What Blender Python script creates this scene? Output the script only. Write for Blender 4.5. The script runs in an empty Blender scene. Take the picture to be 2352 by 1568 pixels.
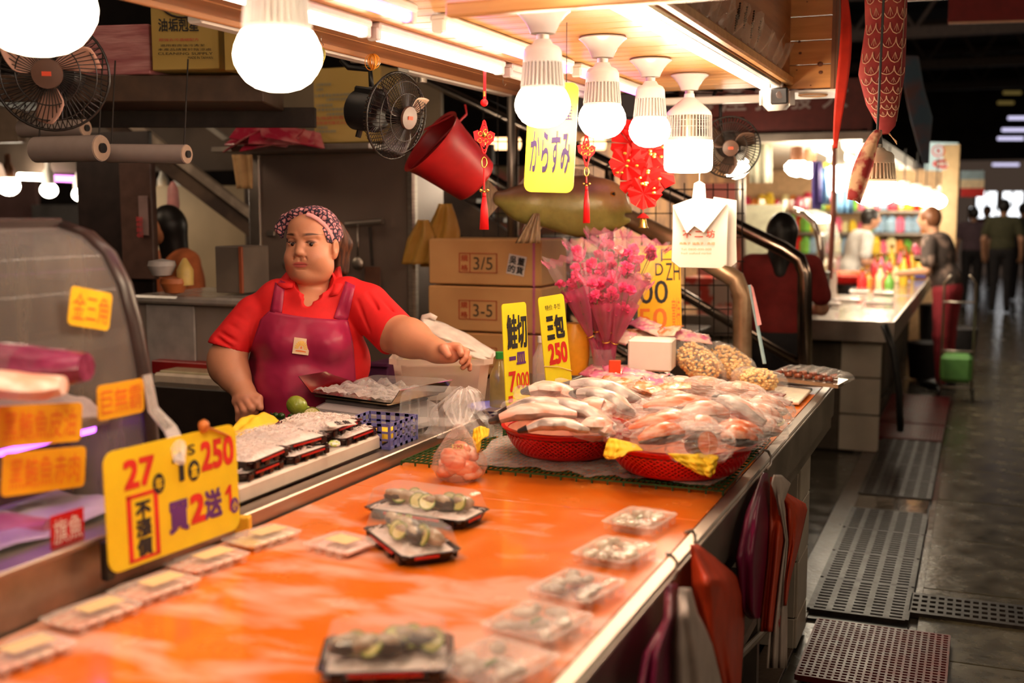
import bpy, bmesh, math, random
import numpy as np
from mathutils import Vector, Matrix, noise
random.seed(7)
S = bpy.context.scene
COL = S.collection
# ------------------------------------------------------------------ camera
FPX = 2625.0
TH = math.atan(304 / FPX)
AL = math.atan(1086 * math.cos(TH) / FPX)
CAM = Vector((0, 0, 1.55))
RIGHT = Vector((math.cos(AL), math.sin(AL), 0))
FWDH = Vector((-math.sin(AL), math.cos(AL), 0))
FWD = (FWDH * math.cos(TH) + Vector((0, 0, -math.sin(TH)))).normalized()
UP = RIGHT.cross(FWD)
cd = bpy.data.cameras.new('camera')
cam = bpy.data.objects.new('camera', cd)
COL.objects.link(cam)
cd.sensor_width = 36
cd.lens = FPX / 2352 * 36
cd.clip_end = 200
cam.matrix_world = Matrix(((RIGHT.x, UP.x, -FWD.x, CAM.x), (RIGHT.y, UP.y, -FWD.y, CAM.y), (RIGHT.z, UP.z, -FWD.z, CAM.z), (0, 0, 0, 1)))
cd.dof.use_dof = True
cd.dof.focus_distance = 3.55
cd.dof.aperture_fstop = 2.0
S.camera = cam
# ------------------------------------------------------------------ view, world
S.view_settings.view_transform = 'Standard'
S.view_settings.look = 'None'
S.view_settings.gamma = 1
S.view_settings.use_curve_mapping = False
S.view_settings.exposure = 0.12
S.cycles.max_bounces = 7
S.cycles.diffuse_bounces = 3
S.cycles.glossy_bounces = 3
S.cycles.transparent_max_bounces = 24
S.cycles.transmission_bounces = 4
S.cycles.caustics_reflective = False
S.cycles.caustics_refractive = False
S.cycles.sample_clamp_indirect = 4
w = bpy.data.worlds.new('market_gloom')
S.world = w
w.use_nodes = True
w.node_tree.nodes['Background'].inputs[0].default_value = (1.0, 0.66, 0.48, 1)
w.node_tree.nodes['Background'].inputs[1].default_value = 0.05
LAMP = 1.0            # overall strength of the bulbs
BULB_COL = (1.0, 0.78, 0.52)
BULB_E = 62 * LAMP
TUBE_COL = (1.0, 0.80, 0.62)
TUBE_E = 19 * LAMP
def area(name, loc, aim, size, sy, power, col=(1, .74, .5)):
 l = bpy.data.lights.new(name, 'AREA'); l.shape = 'RECTANGLE'; l.size = size; l.size_y = sy; l.energy = power; l.color = col
 o = bpy.data.objects.new(name, l); COL.objects.link(o); o.location = loc
 o.rotation_euler = (Vector(aim) - Vector(loc)).to_track_quat('-Z', 'Y').to_euler(); return o
area('aisle_fill_light', (3.0, 2.2, 2.5), (-.4, 3.2, .6), 3.5, .5, 22)  # unseen fill added across the aisle to lift hanging bags and fascia
area('aisle_fill_light', (3.0, 8.5, 2.6), (0, 7.5, .2), 4, .5, 18)  # second added fill, brightens the far aisle floor
area('overhead_fill_light', (-2.6, 2.8, 4.4), (-2.9, 4.4, 1.2), 2.5, 2.5, 28, (1, .72, .50))  # unseen fill added overhead to lift the dark back of the stall
area('overhead_fill_light', (.8, 15, 5.2), (.6, 15, 0), 5, 12, 95, (1, .86, .72))  # added fill above the far aisle, no fixture modelled
area('left_fill_light', (-4.6, 3.9, 2.5), (-4.3, 5.6, 1.3), .8, .4, 9)  # unseen fill added to light the woman in rust from the front
area('overhead_fill_light', (-.8, -1.2, 3.4), (-1.0, 2.5, .9), 2.5, 1.2, 30)  # added fill from behind the camera, no fixture modelled
def vray(px, py):
 return FWD + RIGHT * ((px - 1176) / FPX) - UP * ((py - 784) / FPX)
def at(px, py, z=None, X=None, Y=None, t=None):
 """point of the place seen at a pixel of the photograph, on a known plane"""
 d = vray(px, py)
 if z is not None: k = (z - CAM.z) / d.z
 elif X is not None: k = (X - CAM.x) / d.x
 elif Y is not None: k = (Y - CAM.y) / d.y
 else: k = t
 return CAM + d * k
# ------------------------------------------------------------------ materials
MATS = {}
def _n(nt, kind, **kw):
 n = nt.nodes.new(kind)
 for k, v in kw.items():
  if isinstance(k, str) and hasattr(n, k): setattr(n, k, v)
 return n
def mat(name, c, r=.5, m=0, var=.14, sc=18, c2=None, lo=.42, hi=.62, bump=0, bsc=60, coat=0, trans=0, stretch=(1, 1, 1),
  emit=None, es=0, spec=.5, sss=0, vcol=False, film=None, ff=.5, rvar=0, ior=1.45, tl=0, det=3):
 if name in MATS: return MATS[name]
 M = bpy.data.materials.new(name)
 MATS[name] = M
 M.use_nodes = True
 nt = M.node_tree; L = nt.links
 b = nt.nodes['Principled BSDF']; out = nt.nodes['Material Output']
 tc = _n(nt, 'ShaderNodeTexCoord'); mp = _n(nt, 'ShaderNodeMapping'); mp.inputs['Scale'].default_value = stretch
 L.new(tc.outputs['Object'], mp.inputs['Vector'])
 no = _n(nt, 'ShaderNodeTexNoise'); no.inputs['Scale'].default_value = sc; no.inputs['Detail'].default_value = det
 L.new(mp.outputs[0], no.inputs['Vector'])
 c = tuple(c[:3])
 if c2 is None:
  a = [max(0, x * (1 - var)) for x in c]; d = [min(1, x * (1 + var)) for x in c]; lo, hi = .3, .7
 else: a, d = c, c2[:3]
 rp = _n(nt, 'ShaderNodeValToRGB')
 rp.color_ramp.elements[0].position = lo; rp.color_ramp.elements[0].color = (*a, 1)
 rp.color_ramp.elements[1].position = hi; rp.color_ramp.elements[1].color = (*d, 1)
 L.new(no.outputs['Fac'], rp.inputs[0])
 cs = rp.outputs[0]
 if vcol:
  at_ = _n(nt, 'ShaderNodeAttribute'); at_.attribute_name = 'col'
  mx = _n(nt, 'ShaderNodeMix'); mx.data_type = 'RGBA'; mx.blend_type = 'MULTIPLY'; mx.inputs[0].default_value = 1
  L.new(cs, mx.inputs[6]); L.new(at_.outputs['Color'], mx.inputs[7]); cs = mx.outputs[2]
 L.new(cs, b.inputs['Base Color'])
 b.inputs['Roughness'].default_value = r
 b.inputs['Metallic'].default_value = m
 b.inputs['Specular IOR Level'].default_value = spec
 b.inputs['Coat Weight'].default_value = coat
 b.inputs['Coat Roughness'].default_value = .08
 b.inputs['Transmission Weight'].default_value = trans
 b.inputs['IOR'].default_value = ior
 if sss:
  b.inputs['Subsurface Weight'].default_value = sss
  b.inputs['Subsurface Radius'].default_value = (.012, .005, .003)
  b.inputs['Subsurface Scale'].default_value = 1
 if rvar:
  mr = _n(nt, 'ShaderNodeMapRange'); mr.inputs[3].default_value = max(.02, r - rvar); mr.inputs[4].default_value = min(1, r + rvar)
  L.new(no.outputs['Fac'], mr.inputs[0]); L.new(mr.outputs[0], b.inputs['Roughness'])
 if emit:
  b.inputs['Emission Color'].default_value = (*emit, 1); b.inputs['Emission Strength'].default_value = es
 if bump:
  nb = _n(nt, 'ShaderNodeTexNoise'); nb.inputs['Scale'].default_value = bsc; nb.inputs['Detail'].default_value = 4
  L.new(mp.outputs[0], nb.inputs['Vector'])
  bp = _n(nt, 'ShaderNodeBump'); bp.inputs['Strength'].default_value = min(1, bump); bp.inputs['Distance'].default_value = .01
  L.new(nb.outputs['Fac'], bp.inputs['Height']); L.new(bp.outputs[0], b.inputs['Normal'])
 sh = b.outputs[0]
 if tl:
  t_ = _n(nt, 'ShaderNodeBsdfTranslucent'); L.new(cs, t_.inputs[0])
  mt = _n(nt, 'ShaderNodeMixShader'); mt.inputs[0].default_value = tl
  L.new(sh, mt.inputs[1]); L.new(t_.outputs[0], mt.inputs[2]); sh = mt.outputs[0]
 if film is not None:      # thin clear plastic: film = opacity seen face on
  tr = _n(nt, 'ShaderNodeBsdfTransparent')
  lw = _n(nt, 'ShaderNodeLayerWeight'); lw.inputs[0].default_value = .25
  if bump: L.new(bp.outputs[0], lw.inputs['Normal'])
  ma = _n(nt, 'ShaderNodeMath'); ma.operation = 'MULTIPLY_ADD'; ma.use_clamp = True
  ma.inputs[1].default_value = ff; ma.inputs[2].default_value = film
  L.new(lw.outputs['Facing'], ma.inputs[0])
  mt = _n(nt, 'ShaderNodeMixShader')
  L.new(ma.outputs[0], mt.inputs[0]); L.new(tr.outputs[0], mt.inputs[1]); L.new(sh, mt.inputs[2]); sh = mt.outputs[0]
 L.new(sh, out.inputs[0])
 return M
def glow(name, c, e):
 if name in MATS: return MATS[name]
 M = bpy.data.materials.new(name); MATS[name] = M; M.use_nodes = True
 nt = M.node_tree; nt.nodes.remove(nt.nodes['Principled BSDF'])
 em = nt.nodes.new('ShaderNodeEmission'); em.inputs[0].default_value = (*c, 1); em.inputs[1].default_value = e
 nt.links.new(em.outputs[0], nt.nodes['Material Output'].inputs[0])
 return M
# ------------------------------------------------------------------ objects
def wloc(o):
 v = Vector((0, 0, 0))
 while o is not None:
  v += o.location; o = o.parent
 return v
def tag(o, label=None, cat=None, group=None, kind=None):
 if label: o['label'] = label
 if cat: o['category'] = cat
 if group: o['group'] = group
 if kind: o['kind'] = kind
 return o
def thing(name, label, cat, loc=(0, 0, 0), rz=0, group=None):
 o = bpy.data.objects.new(name, None); COL.objects.link(o)
 o.empty_display_size = .05
 o.location = loc; o.rotation_euler = (0, 0, rz)
 return tag(o, label, cat, group)
def copy_tree(o, parent=None):
 c = o.copy(); COL.objects.link(c); c.parent = parent
 for ch in list(o.children): copy_tree(ch, c)
 return c
class B:
 """collects shapes for ONE mesh object"""
 def __init__(s): s.v = []; s.f = []; s.c = None
 def add(s, vs, fs):
  n = len(s.v); s.v += [tuple(v) for v in vs]; s.f += [tuple(i + n for i in f) for f in fs]; return s
 def box(s, c, d, rz=0, ch=.0, rot=None):
  hx, hy, hz = d[0] / 2, d[1] / 2, d[2] / 2
  R = rot if rot is not None else Matrix.Rotation(rz, 3, 'Z')
  c = Vector(c); vs = []; idx = {}
  if ch <= 0:
   for sx in (-1, 1):
    for sy in (-1, 1):
     for sz in (-1, 1): vs.append(c + R @ Vector((sx * hx, sy * hy, sz * hz)))
   return s.add(vs, [(0, 1, 3, 2), (4, 6, 7, 5), (0, 4, 5, 1), (2, 3, 7, 6), (0, 2, 6, 4), (1, 5, 7, 3)])
  ch = min(ch, hx * .9, hy * .9, hz * .9)
  for sx in (-1, 1):
   for sy in (-1, 1):
    for sz in (-1, 1):
     for a in range(3):
      p = [sx * (hx - ch), sy * (hy - ch), sz * (hz - ch)]
      p[a] = (sx, sy, sz)[a] * (hx, hy, hz)[a]
      idx[(sx, sy, sz, a)] = len(vs); vs.append(c + R @ Vector(p))
  fs = []
  for a in range(3):
   b1, b2 = (a + 1) % 3, (a + 2) % 3
   for sg in (-1, 1):
    q = []
    for u, v in ((-1, -1), (1, -1), (1, 1), (-1, 1)):
     k = [0, 0, 0]; k[a] = sg; k[b1] = u; k[b2] = v; q.append(idx[(*k, a)])
    fs.append(q if sg > 0 else q[::-1])
   for u in (-1, 1):
    for v in (-1, 1):
     k0 = [0, 0, 0]; k1 = [0, 0, 0]
     k0[a] = -1; k1[a] = 1; k0[b1] = k1[b1] = u; k0[b2] = k1[b2] = v
     q = [idx[(*k0, b1)], idx[(*k1, b1)], idx[(*k1, b2)], idx[(*k0, b2)]]
     fs.append(q if u * v < 0 else q[::-1])
  for sx in (-1, 1):
   for sy in (-1, 1):
    for sz in (-1, 1):
     q = [idx[(sx, sy, sz, 0)], idx[(sx, sy, sz, 1)], idx[(sx, sy, sz, 2)]]
     fs.append(q if sx * sy * sz > 0 else q[::-1])
  return s.add(vs, fs)
 def ring(s, pts, rad, n=10, cap=True, flat=1.0, up=None):
  """tube through points; rad number or list; flat squeezes the second axis"""
  pts = [Vector(p) for p in pts]; k = len(pts)
  if not hasattr(rad, '__len__'): rad = [rad] * k
  vs = []; prev = None
  for i, p in enumerate(pts):
   d = (pts[min(i + 1, k - 1)] - pts[max(i - 1, 0)])
   d = d.normalized() if d.length > 1e-9 else Vector((0, 0, 1))
   if prev is None:
    a = up if up is not None else (Vector((0, 0, 1)) if abs(d.z) < .9 else Vector((1, 0, 0)))
    u = (Vector(a) - d * d.dot(Vector(a))).normalized()
   else: u = (prev - d * d.dot(prev)).normalized()
   prev = u; w_ = d.cross(u)
   for j in range(n):
    t = 2 * math.pi * j / n
    vs.append(p + u * (math.cos(t) * rad[i] * flat) + w_ * (math.sin(t) * rad[i]))
  fs = [(i * n + j, i * n + (j + 1) % n, (i + 1) * n + (j + 1) % n, (i + 1) * n + j) for i in range(k - 1) for j in range(n)]
  if cap: fs += [tuple(range(n))[::-1], tuple(range((k - 1) * n, k * n))]
  return s.add(vs, fs)
 def cyl(s, a, b, r, r2=None, n=14): return s.ring([a, b], [r, r if r2 is None else r2], n)
 def lathe(s, prof, n=24, c=(0, 0, 0), rot=None, wob=None, sx=1, sy=1):
  c = Vector(c); vs = []
  for i, (r, z) in enumerate(prof):
   for j in range(n):
    t = 2 * math.pi * j / n
    rr = r * (wob(t, i) if wob else 1)
    p = Vector((math.cos(t) * rr * sx, math.sin(t) * rr * sy, z))
    vs.append(c + (rot @ p if rot is not None else p))
  k = len(prof)
  fs = [(i * n + j, i * n + (j + 1) % n, (i + 1) * n + (j + 1) % n, (i + 1) * n + j) for i in range(k - 1) for j in range(n)]
  if prof[0][0] > 1e-6 and prof[0][0] < 1e-3 or prof[0][0] == 0: pass
  return s.add(vs, fs)
 def disc(s, c, r, n=20, rot=None, r2=None):
  c = Vector(c); vs = []
  for j in range(n):
   t = 2 * math.pi * j / n; p = Vector((math.cos(t) * r, math.sin(t) * (r2 or r), 0))
   vs.append(c + (rot @ p if rot is not None else p))
  return s.add(vs, [tuple(range(n))])
 def ball(s, c, r, n=12, m=8, rot=None, noise=0):
  if not hasattr(r, '__len__'): r = (r, r, r)
  c = Vector(c); vs = []
  for i in range(m + 1):
   ph = math.pi * i / m
   for j in range(n):
    t = 2 * math.pi * j / n; q = 1 + (random.uniform(-noise, noise) if noise and 0 < i < m else 0)
    p = Vector((math.sin(ph) * math.cos(t) * r[0] * q, math.sin(ph) * math.sin(t) * r[1] * q, math.cos(ph) * r[2] * q))
    vs.append(c + (rot @ p if rot is not None else p))
  return s.add(vs, [(i * n + j, (i + 1) * n + j, (i + 1) * n + (j + 1) % n, i * n + (j + 1) % n) for i in range(m) for j in range(n)])
 def grid(s, fn, nu, nv, closed=False):
  vs = [fn(i / nu, j / nv) for j in range(nv + 1) for i in range(nu + 1)]; w_ = nu + 1
  return s.add(vs, [(j * w_ + i, j * w_ + i + 1, (j + 1) * w_ + i + 1, (j + 1) * w_ + i) for j in range(nv) for i in range(nu)])
 def poly(s, pts): return s.add(pts, [tuple(range(len(pts)))])
 def prism(s, pts, d):
  """closed prism: polygon pts (world) pushed along vector d"""
  n = len(pts); d = Vector(d); a = [Vector(p) for p in pts]
  return s.add(a + [p + d for p in a], [tuple(range(n))[::-1], tuple(range(n, 2 * n))] + [(i, (i + 1) % n, n + (i + 1) % n, n + i) for i in range(n)])
 def make(s, name, m, parent=None, smooth=False, world=True, thick=0, kind=None, sub=0, label=None):
  me = bpy.data.meshes.new(name)
  if parent is not None and world:
   o_ = wloc(parent); vs = [(v[0] - o_.x, v[1] - o_.y, v[2] - o_.z) for v in s.v]; org = None
  else: vs = s.v; org = None
  if parent is None and world and vs:      # a thing of its own: origin at its base
   A = np.array(vs); mid = (A.min(0) + A.max(0)) / 2; org = Vector((mid[0], mid[1], A[:, 2].min()))
   vs = [(v[0] - org.x, v[1] - org.y, v[2] - org.z) for v in vs]
  me.from_pydata([tuple(v) for v in vs], [], s.f)
  me.materials.append(m)
  if smooth:
   me.shade_smooth()
   if smooth != 'all': me.set_sharp_from_angle(angle=math.radians(38))
  me.validate()
  o = bpy.data.objects.new(name, me); COL.objects.link(o)
  if org is not None: o.location = org
  if parent is not None: o.parent = parent
  if thick:
   md = o.modifiers.new('thick', 'SOLIDIFY'); md.thickness = thick; md.offset = 0
  if sub:
   md = o.modifiers.new('sub', 'SUBSURF'); md.levels = sub; md.render_levels = sub
  if kind: o['kind'] = kind
  if label: o['label'] = label
  return o
def struct(name, b, m, parent=None, **k):
 o = b.make(name, m, parent, **k)
 if parent is None: o['kind'] = 'structure'
 return o
# ------------------------------------------------------------------ lettering
_FONTS = {}
def text_geo(s, bold=0.0):
 cu = bpy.data.curves.new('lettering', 'FONT')
 cu.body = s; cu.size = 1; cu.offset = bold; cu.resolution_u = 3
 o = bpy.data.objects.new('lettering', cu); COL.objects.link(o)
 dg = bpy.context.evaluated_depsgraph_get(); dg.update()
 me = bpy.data.meshes.new_from_object(o.evaluated_get(dg))
 vs = [v.co.copy() for v in me.vertices]; fs = [tuple(p.vertices) for p in me.polygons]
 bpy.data.objects.remove(o); bpy.data.curves.remove(cu); bpy.data.meshes.remove(me)
 return vs, fs
def write(b, s, O, u, v, box, bold=0.0, lift=.0012, keep=False):
 """put string s in box (x0,y0,x1,y1) of the frame O + u*x + v*y"""
 vs, fs = text_geo(s, 0)
 if not vs: return b
 u = Vector(u); v = Vector(v); n = u.cross(v).normalized() * lift
 xs = [p.x for p in vs]; ys = [p.y for p in vs]
 ax, bx = min(xs), max(xs); ay, by = min(ys), max(ys)
 x0, y0, x1, y1 = box
 kx = (x1 - x0) / max(1e-6, bx - ax); ky = (y1 - y0) / max(1e-6, by - ay)
 if keep: kx = ky = min(kx, ky)
 sh = ((0, 0),) if bold < .005 else ((-1, -1), (1, -1), (-1, 1), (1, 1), (0, 0))
 for i, (dx, dy) in enumerate(sh):
  ex = x0 + dx * bold * kx * 1.1; ey = y0 + dy * bold * ky * 1.1
  b.add([Vector(O) + u * (ex + (p.x - ax) * kx) + v * (ey + (p.y - ay) * ky) + n * (1 + .03 * i) for p in vs], fs)
 return b
def rrect(O, u, v, w_, h, r, n=5):
 O = Vector(O); u = Vector(u); v = Vector(v); pts = []
 for cx, cy, a0 in ((w_ - r, r, -90), (w_ - r, h - r, 0), (r, h - r, 90), (r, r, 180)):
  for i in range(n + 1):
   a = math.radians(a0 + 90 * i / n)
   pts.append(O + u * (cx + r * math.cos(a)) + v * (cy + r * math.sin(a)))
 return pts
def frame_of(p00, p10, p01):
 """unit frame from three corners (bottom left, bottom right, top left)"""
 a = p10 - p00; c = p01 - p00
 return a.normalized(), (c - a.normalized() * c.dot(a.normalized())).normalized(), a.length, c.length
# ------------------------------------------------------------------ blended solids on a grid (bodies)
class Field:
 def __init__(s, xs, ys, zs):
  s.ax = [np.asarray(a, dtype=np.float32) for a in (xs, ys, zs)]
  s.f = np.full([len(a) for a in s.ax], .08, dtype=np.float32)
 def _sl(s, lo, hi):
  sl = []
  for a, l, h in zip(s.ax, lo, hi):
   i0 = max(0, int(np.searchsorted(a, l)) - 1); i1 = min(len(a), int(np.searchsorted(a, h)) + 1)
   if i1 <= i0: return None
   sl.append(slice(i0, i1))
  return tuple(sl)
 def _mix(s, sl, d, k, op):
  a = s.f[sl]
  if op == 'add':
   h = np.clip(.5 + .5 * (a - d) / k, 0, 1); s.f[sl] = a + (d - a) * h - k * h * (1 - h)
  elif op == 'cut':
   h = np.clip(.5 - .5 * (a + d) / k, 0, 1); s.f[sl] = a + (-d - a) * h + k * h * (1 - h)
 def ell(s, c, r, k=.01, op='add', R=None):
  c = np.array(c, dtype=np.float32); r = np.array(r if hasattr(r, '__len__') else (r, r, r), dtype=np.float32)
  m = (max(r) if R is not None else r) + k + .012
  sl = s._sl(c - m, c + m)
  if sl is None: return s
  X = s.ax[0][sl[0]][:, None, None] - c[0]; Y = s.ax[1][sl[1]][None, :, None] - c[1]; Z = s.ax[2][sl[2]][None, None, :] - c[2]
  if R is not None:
   R = np.array(R).T; X, Y, Z = (R[i][0] * X + R[i][1] * Y + R[i][2] * Z for i in range(3))
  k0 = np.sqrt((X / r[0]) ** 2 + (Y / r[1]) ** 2 + (Z / r[2]) ** 2)
  k1 = np.sqrt((X / r[0] ** 2) ** 2 + (Y / r[1] ** 2) ** 2 + (Z / r[2] ** 2) ** 2)
  d = k0 * (k0 - 1) / np.maximum(k1, 1e-6)
  s._mix(sl, d.astype(np.float32), k, op); return s
 def cap(s, a, b, ra, rb=None, k=.01, op='add'):
  rb = ra if rb is None else rb
  a = np.array(a, dtype=np.float32); b = np.array(b, dtype=np.float32); m = max(ra, rb) + k + .012
  sl = s._sl(np.minimum(a, b) - m, np.maximum(a, b) + m)
  if sl is None: return s
  X = s.ax[0][sl[0]][:, None, None] - a[0]; Y = s.ax[1][sl[1]][None, :, None] - a[1]; Z = s.ax[2][sl[2]][None, None, :] - a[2]
  e = b - a; h = np.clip((X * e[0] + Y * e[1] + Z * e[2]) / max(1e-9, float(e @ e)), 0, 1)
  d = np.sqrt((X - h * e[0]) ** 2 + (Y - h * e[1]) ** 2 + (Z - h * e[2]) ** 2) - (ra + (rb - ra) * h)
  s._mix(sl, d.astype(np.float32), k, op); return s
 def half(s, n, o, k=.004):
  """keep only the side where n.(p-o) < 0"""
  X = s.ax[0][:, None, None] - o[0]; Y = s.ax[1][None, :, None] - o[1]; Z = s.ax[2][None, None, :] - o[2]
  n = np.array(n, dtype=np.float32); n /= np.linalg.norm(n)
  s.f = np.maximum(s.f, (X * n[0] + Y * n[1] + Z * n[2]).astype(np.float32)); return s
 def mesh(s):
  f = s.f; neg = f < 0
  c = neg[:-1, :-1, :-1].astype(np.uint8)
  for i, j, k in ((1,0,0),(0,1,0),(0,0,1),(1,1,0),(1,0,1),(0,1,1),(1,1,1)):
   c = c + neg[i:f.shape[0]-1+i, j:f.shape[1]-1+j, k:f.shape[2]-1+k]
  act = (c > 0) & (c < 8); I = np.argwhere(act)
  idx = np.full(act.shape, -1, dtype=np.int32); idx[act] = np.arange(len(I))
  cor = np.array([(i, j, k) for i in (0, 1) for j in (0, 1) for k in (0, 1)])
  val = np.stack([f[I[:, 0] + q[0], I[:, 1] + q[1], I[:, 2] + q[2]] for q in cor], 1)
  acc = np.zeros((len(I), 3)); cnt = np.zeros(len(I))
  for a in range(8):
   for b_ in range(a + 1, 8):
    if np.abs(cor[a] - cor[b_]).sum() != 1: continue
    va, vb = val[:, a], val[:, b_]; m = (va < 0) != (vb < 0)
    t = np.where(m, va / np.where(m, va - vb, 1), 0)
    acc[m] += (cor[a] + (cor[b_] - cor[a]) * t[:, None])[m]; cnt[m] += 1
  P = I + acc / cnt[:, None]
  V = np.stack([np.interp(P[:, a], np.arange(len(s.ax[a])), s.ax[a]) for a in range(3)], 1)
  F = []
  for ax in range(3):
   b1, b2 = [(1, 2), (2, 0), (0, 1)][ax]
   n0 = np.take(neg, range(neg.shape[ax] - 1), ax); n1 = np.take(neg, range(1, neg.shape[ax]), ax)
   E = np.argwhere(n0 != n1)
   E = E[(E[:, b1] > 0) & (E[:, b2] > 0) & (E[:, b1] < f.shape[b1] - 1) & (E[:, b2] < f.shape[b2] - 1)]
   q = []
   for d1, d2 in ((-1, -1), (0, -1), (0, 0), (-1, 0)):
    T = E.copy(); T[:, b1] += d1; T[:, b2] += d2; q.append(idx[T[:, 0], T[:, 1], T[:, 2]])
   Q = np.stack(q, 1); inside = neg[E[:, 0], E[:, 1], E[:, 2]]
   Q[~inside] = Q[~inside][:, ::-1]; F.append(Q)
  F = np.concatenate(F); F = F[(F >= 0).all(1)]
  return V, F
def np_object(name, V, F, m, parent=None, colors=None, org=None, smooth=True):
 me = bpy.data.meshes.new(name)
 if org is not None: V = V - np.array(org)
 me.vertices.add(len(V)); me.vertices.foreach_set('co', V.astype(np.float32).ravel())
 me.loops.add(F.size); me.loops.foreach_set('vertex_index', F.astype(np.int32).ravel())
 me.polygons.add(len(F)); me.polygons.foreach_set('loop_start', np.arange(0, F.size, F.shape[1], dtype=np.int32))
 me.update(calc_edges=True); me.validate()
 if smooth: me.shade_smooth()
 if colors is not None:
  a = me.color_attributes.new('col', 'FLOAT_COLOR', 'POINT')
  a.data.foreach_set('color', np.concatenate([colors, np.ones((len(colors), 1))], 1).astype(np.float32).ravel())
 me.materials.append(m)
 o = bpy.data.objects.new(name, me); COL.objects.link(o)
 if parent is not None: o.parent = parent
 return o
# ================================================================== THE SETTING
m_floor = mat('wet_terrazzo', (.065, .055, .042), r=.22, rvar=.16, var=.35, sc=9, bump=.12, bsc=22, det=6)
m_tile = mat('wet_floor_tile', (.085, .073, .045), r=.24, rvar=.17, var=.45, sc=7, bump=.14, bsc=26, det=8)
m_wtile = mat('glazed_wall_tile', (.50, .44, .36), r=.28, var=.12, sc=6)
m_grout = mat('dirty_grout', (.10, .08, .06), r=.85)
m_steel = mat('brushed_stainless', (.44, .38, .32), r=.42, m=1, var=.14, sc=12, stretch=(2, .3, 8), rvar=.1, bump=.04)
m_steeld = mat('dull_stainless', (.33, .28, .24), r=.42, m=.85, var=.2, sc=6, rvar=.1)
m_iron = mat('wet_cast_iron', (.022, .016, .013), r=.45, m=0, spec=.35, var=.4, sc=30, rvar=.15, bump=.15, bsc=60)
m_black = mat('black_plastic', (.012, .011, .011), r=.4)
m_dark = mat('dark_paint', (.028, .020, .016), r=.7, var=.3)
m_pine = mat('varnished_pine', (.56, .27, .085), c2=(.72, .40, .15), lo=.35, hi=.65, r=.33, sc=2.2, stretch=(1.2, 16, 16), bump=.03, det=5)
m_pinev = mat('varnished_pine_dark', (.46, .175, .04), c2=(.62, .27, .07), lo=.35, hi=.65, r=.36, sc=2.0, stretch=(1.2, 16, 16), det=5)
m_ply = mat('brown_plywood', (.30, .125, .05), c2=(.42, .19, .08), lo=.35, hi=.65, r=.38, sc=1.6, stretch=(18, 1.0, 18), det=5)
m_knot = mat('pine_knot', (.13, .035, .01), r=.5)
m_white = mat('white_plastic', (.82, .80, .76), r=.35, var=.05)
m_whitem = mat('white_metal', (.78, .74, .68), r=.3, var=.06)
fl = struct('floor', B().box((-2, 12, -.06), (20, 36, .1)), m_floor)
# aisle tiles (joints recessed)
tmesh = None
for i in range(4):
 for j in range(12):
  x0 = -.17 + i * .62; y0 = 3.3 + j * .78
  if x0 > 1.5 and j < 3: continue
  if tmesh is None:
   o = B().box((0, 0, 0), (.612, .772, .012), ch=.002).make('tile', m_tile, fl, world=False); tmesh = o.data
  else:
   o = bpy.data.objects.new('tile', tmesh); COL.objects.link(o); o.parent = fl
  o.location = Vector((x0 + .31, y0 + .39, -.004)) - fl.location + Vector((0, 0, random.uniform(-.001, .001)))
# concrete apron between counter and grates
struct('trim_1', B().box((-.61, 6.4, -.002), (.10, 6.6, .012), ch=.002), mat('concrete_kerb', (.07, .046, .034), r=.35, rvar=.15, var=.3, bump=.2), )
# ---- drain grates
def grate_mesh(w_, l, nx, ny, bar=.5):
 b = B(); h = .02
 for i in range(nx + 1):
  b.box((-w_ / 2 + i * w_ / nx, 0, 0), (w_ / nx * .34, l, h))
 for j in range(ny + 1):
  b.box((0, -l / 2 + j * l / ny, 0), (w_, l / ny * bar, h * .96))
 return b
def grate(name, x, y, w_, l, nx, ny, m, label, cat, grp, bar=.5, src=None, z=.012):
 if src is None: o = grate_mesh(w_, l, nx, ny, bar).make(name, m, world=False)
 else: o = src.copy(); COL.objects.link(o)
 o.location = (x, y, z - .006)
 return tag(o, label, cat, grp)
struct('trim_10', B().box((-.385, 6.16, -.004), (.37, 3.66, .008)), m_black); struct('trim_11', B().box((.02, 4.62, -.004), (.45, .23, .009)), m_black)  # black plates stand in for the shade in the trench below the slots
g0 = None
for k, (ya, yb) in enumerate([(4.40, 4.80), (4.81, 5.21), (5.22, 5.62), (5.63, 6.03), (6.36, 6.76), (6.77, 7.17), (7.18, 7.58), (7.59, 7.95)]):
 lab = ['slotted iron drain grate nearest the brick-red mat, by the aisle tiles', 'slotted iron drain grate, second one up the aisle',
   'slotted iron drain grate, third one up the aisle', 'slotted iron drain grate just before the bright wet gap',
   'slotted iron drain grate just past the bright wet gap', 'slotted iron drain grate, second past the wet gap',
   'slotted iron drain grate, third past the wet gap', 'slotted iron drain grate touching the far red mat'][k]
 g = grate('drain_grate', -.385, (ya + yb) / 2, .35, .395, 5, 11, m_iron, lab, 'drain grate', 'drain grates along the aisle', src=g0)
 g0 = g0 or g
g = grate('drain_grate', .02, 4.62, .44, .22, 14, 4, m_iron, 'slotted iron drain grate lying crosswise in front of the aisle tiles', 'drain grate', 'drain grates along the aisle')
struct('trim_2', B().box((-.385, 6.2, .003), (.36, .30, .012), ch=.002), mat('wet_concrete', (.12, .10, .08), r=.08, rvar=.06, bump=.1, bsc=15))
m_redmat = mat('wet_red_rubber', (.13, .012, .012), r=.42, rvar=.15, var=.3, bump=.05)
grate('drain_mat', -.28, 3.98, .46, .56, 20, 24, m_redmat, 'brick-red perforated plastic mat beside the stall pillar', 'mat', None, bar=.42, z=.025)
grate('drain_mat', -.41, 8.26, .42, .56, 20, 18, m_redmat, 'red perforated mat beyond the last drain grate', 'mat', None, bar=.42, z=.02)
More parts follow.
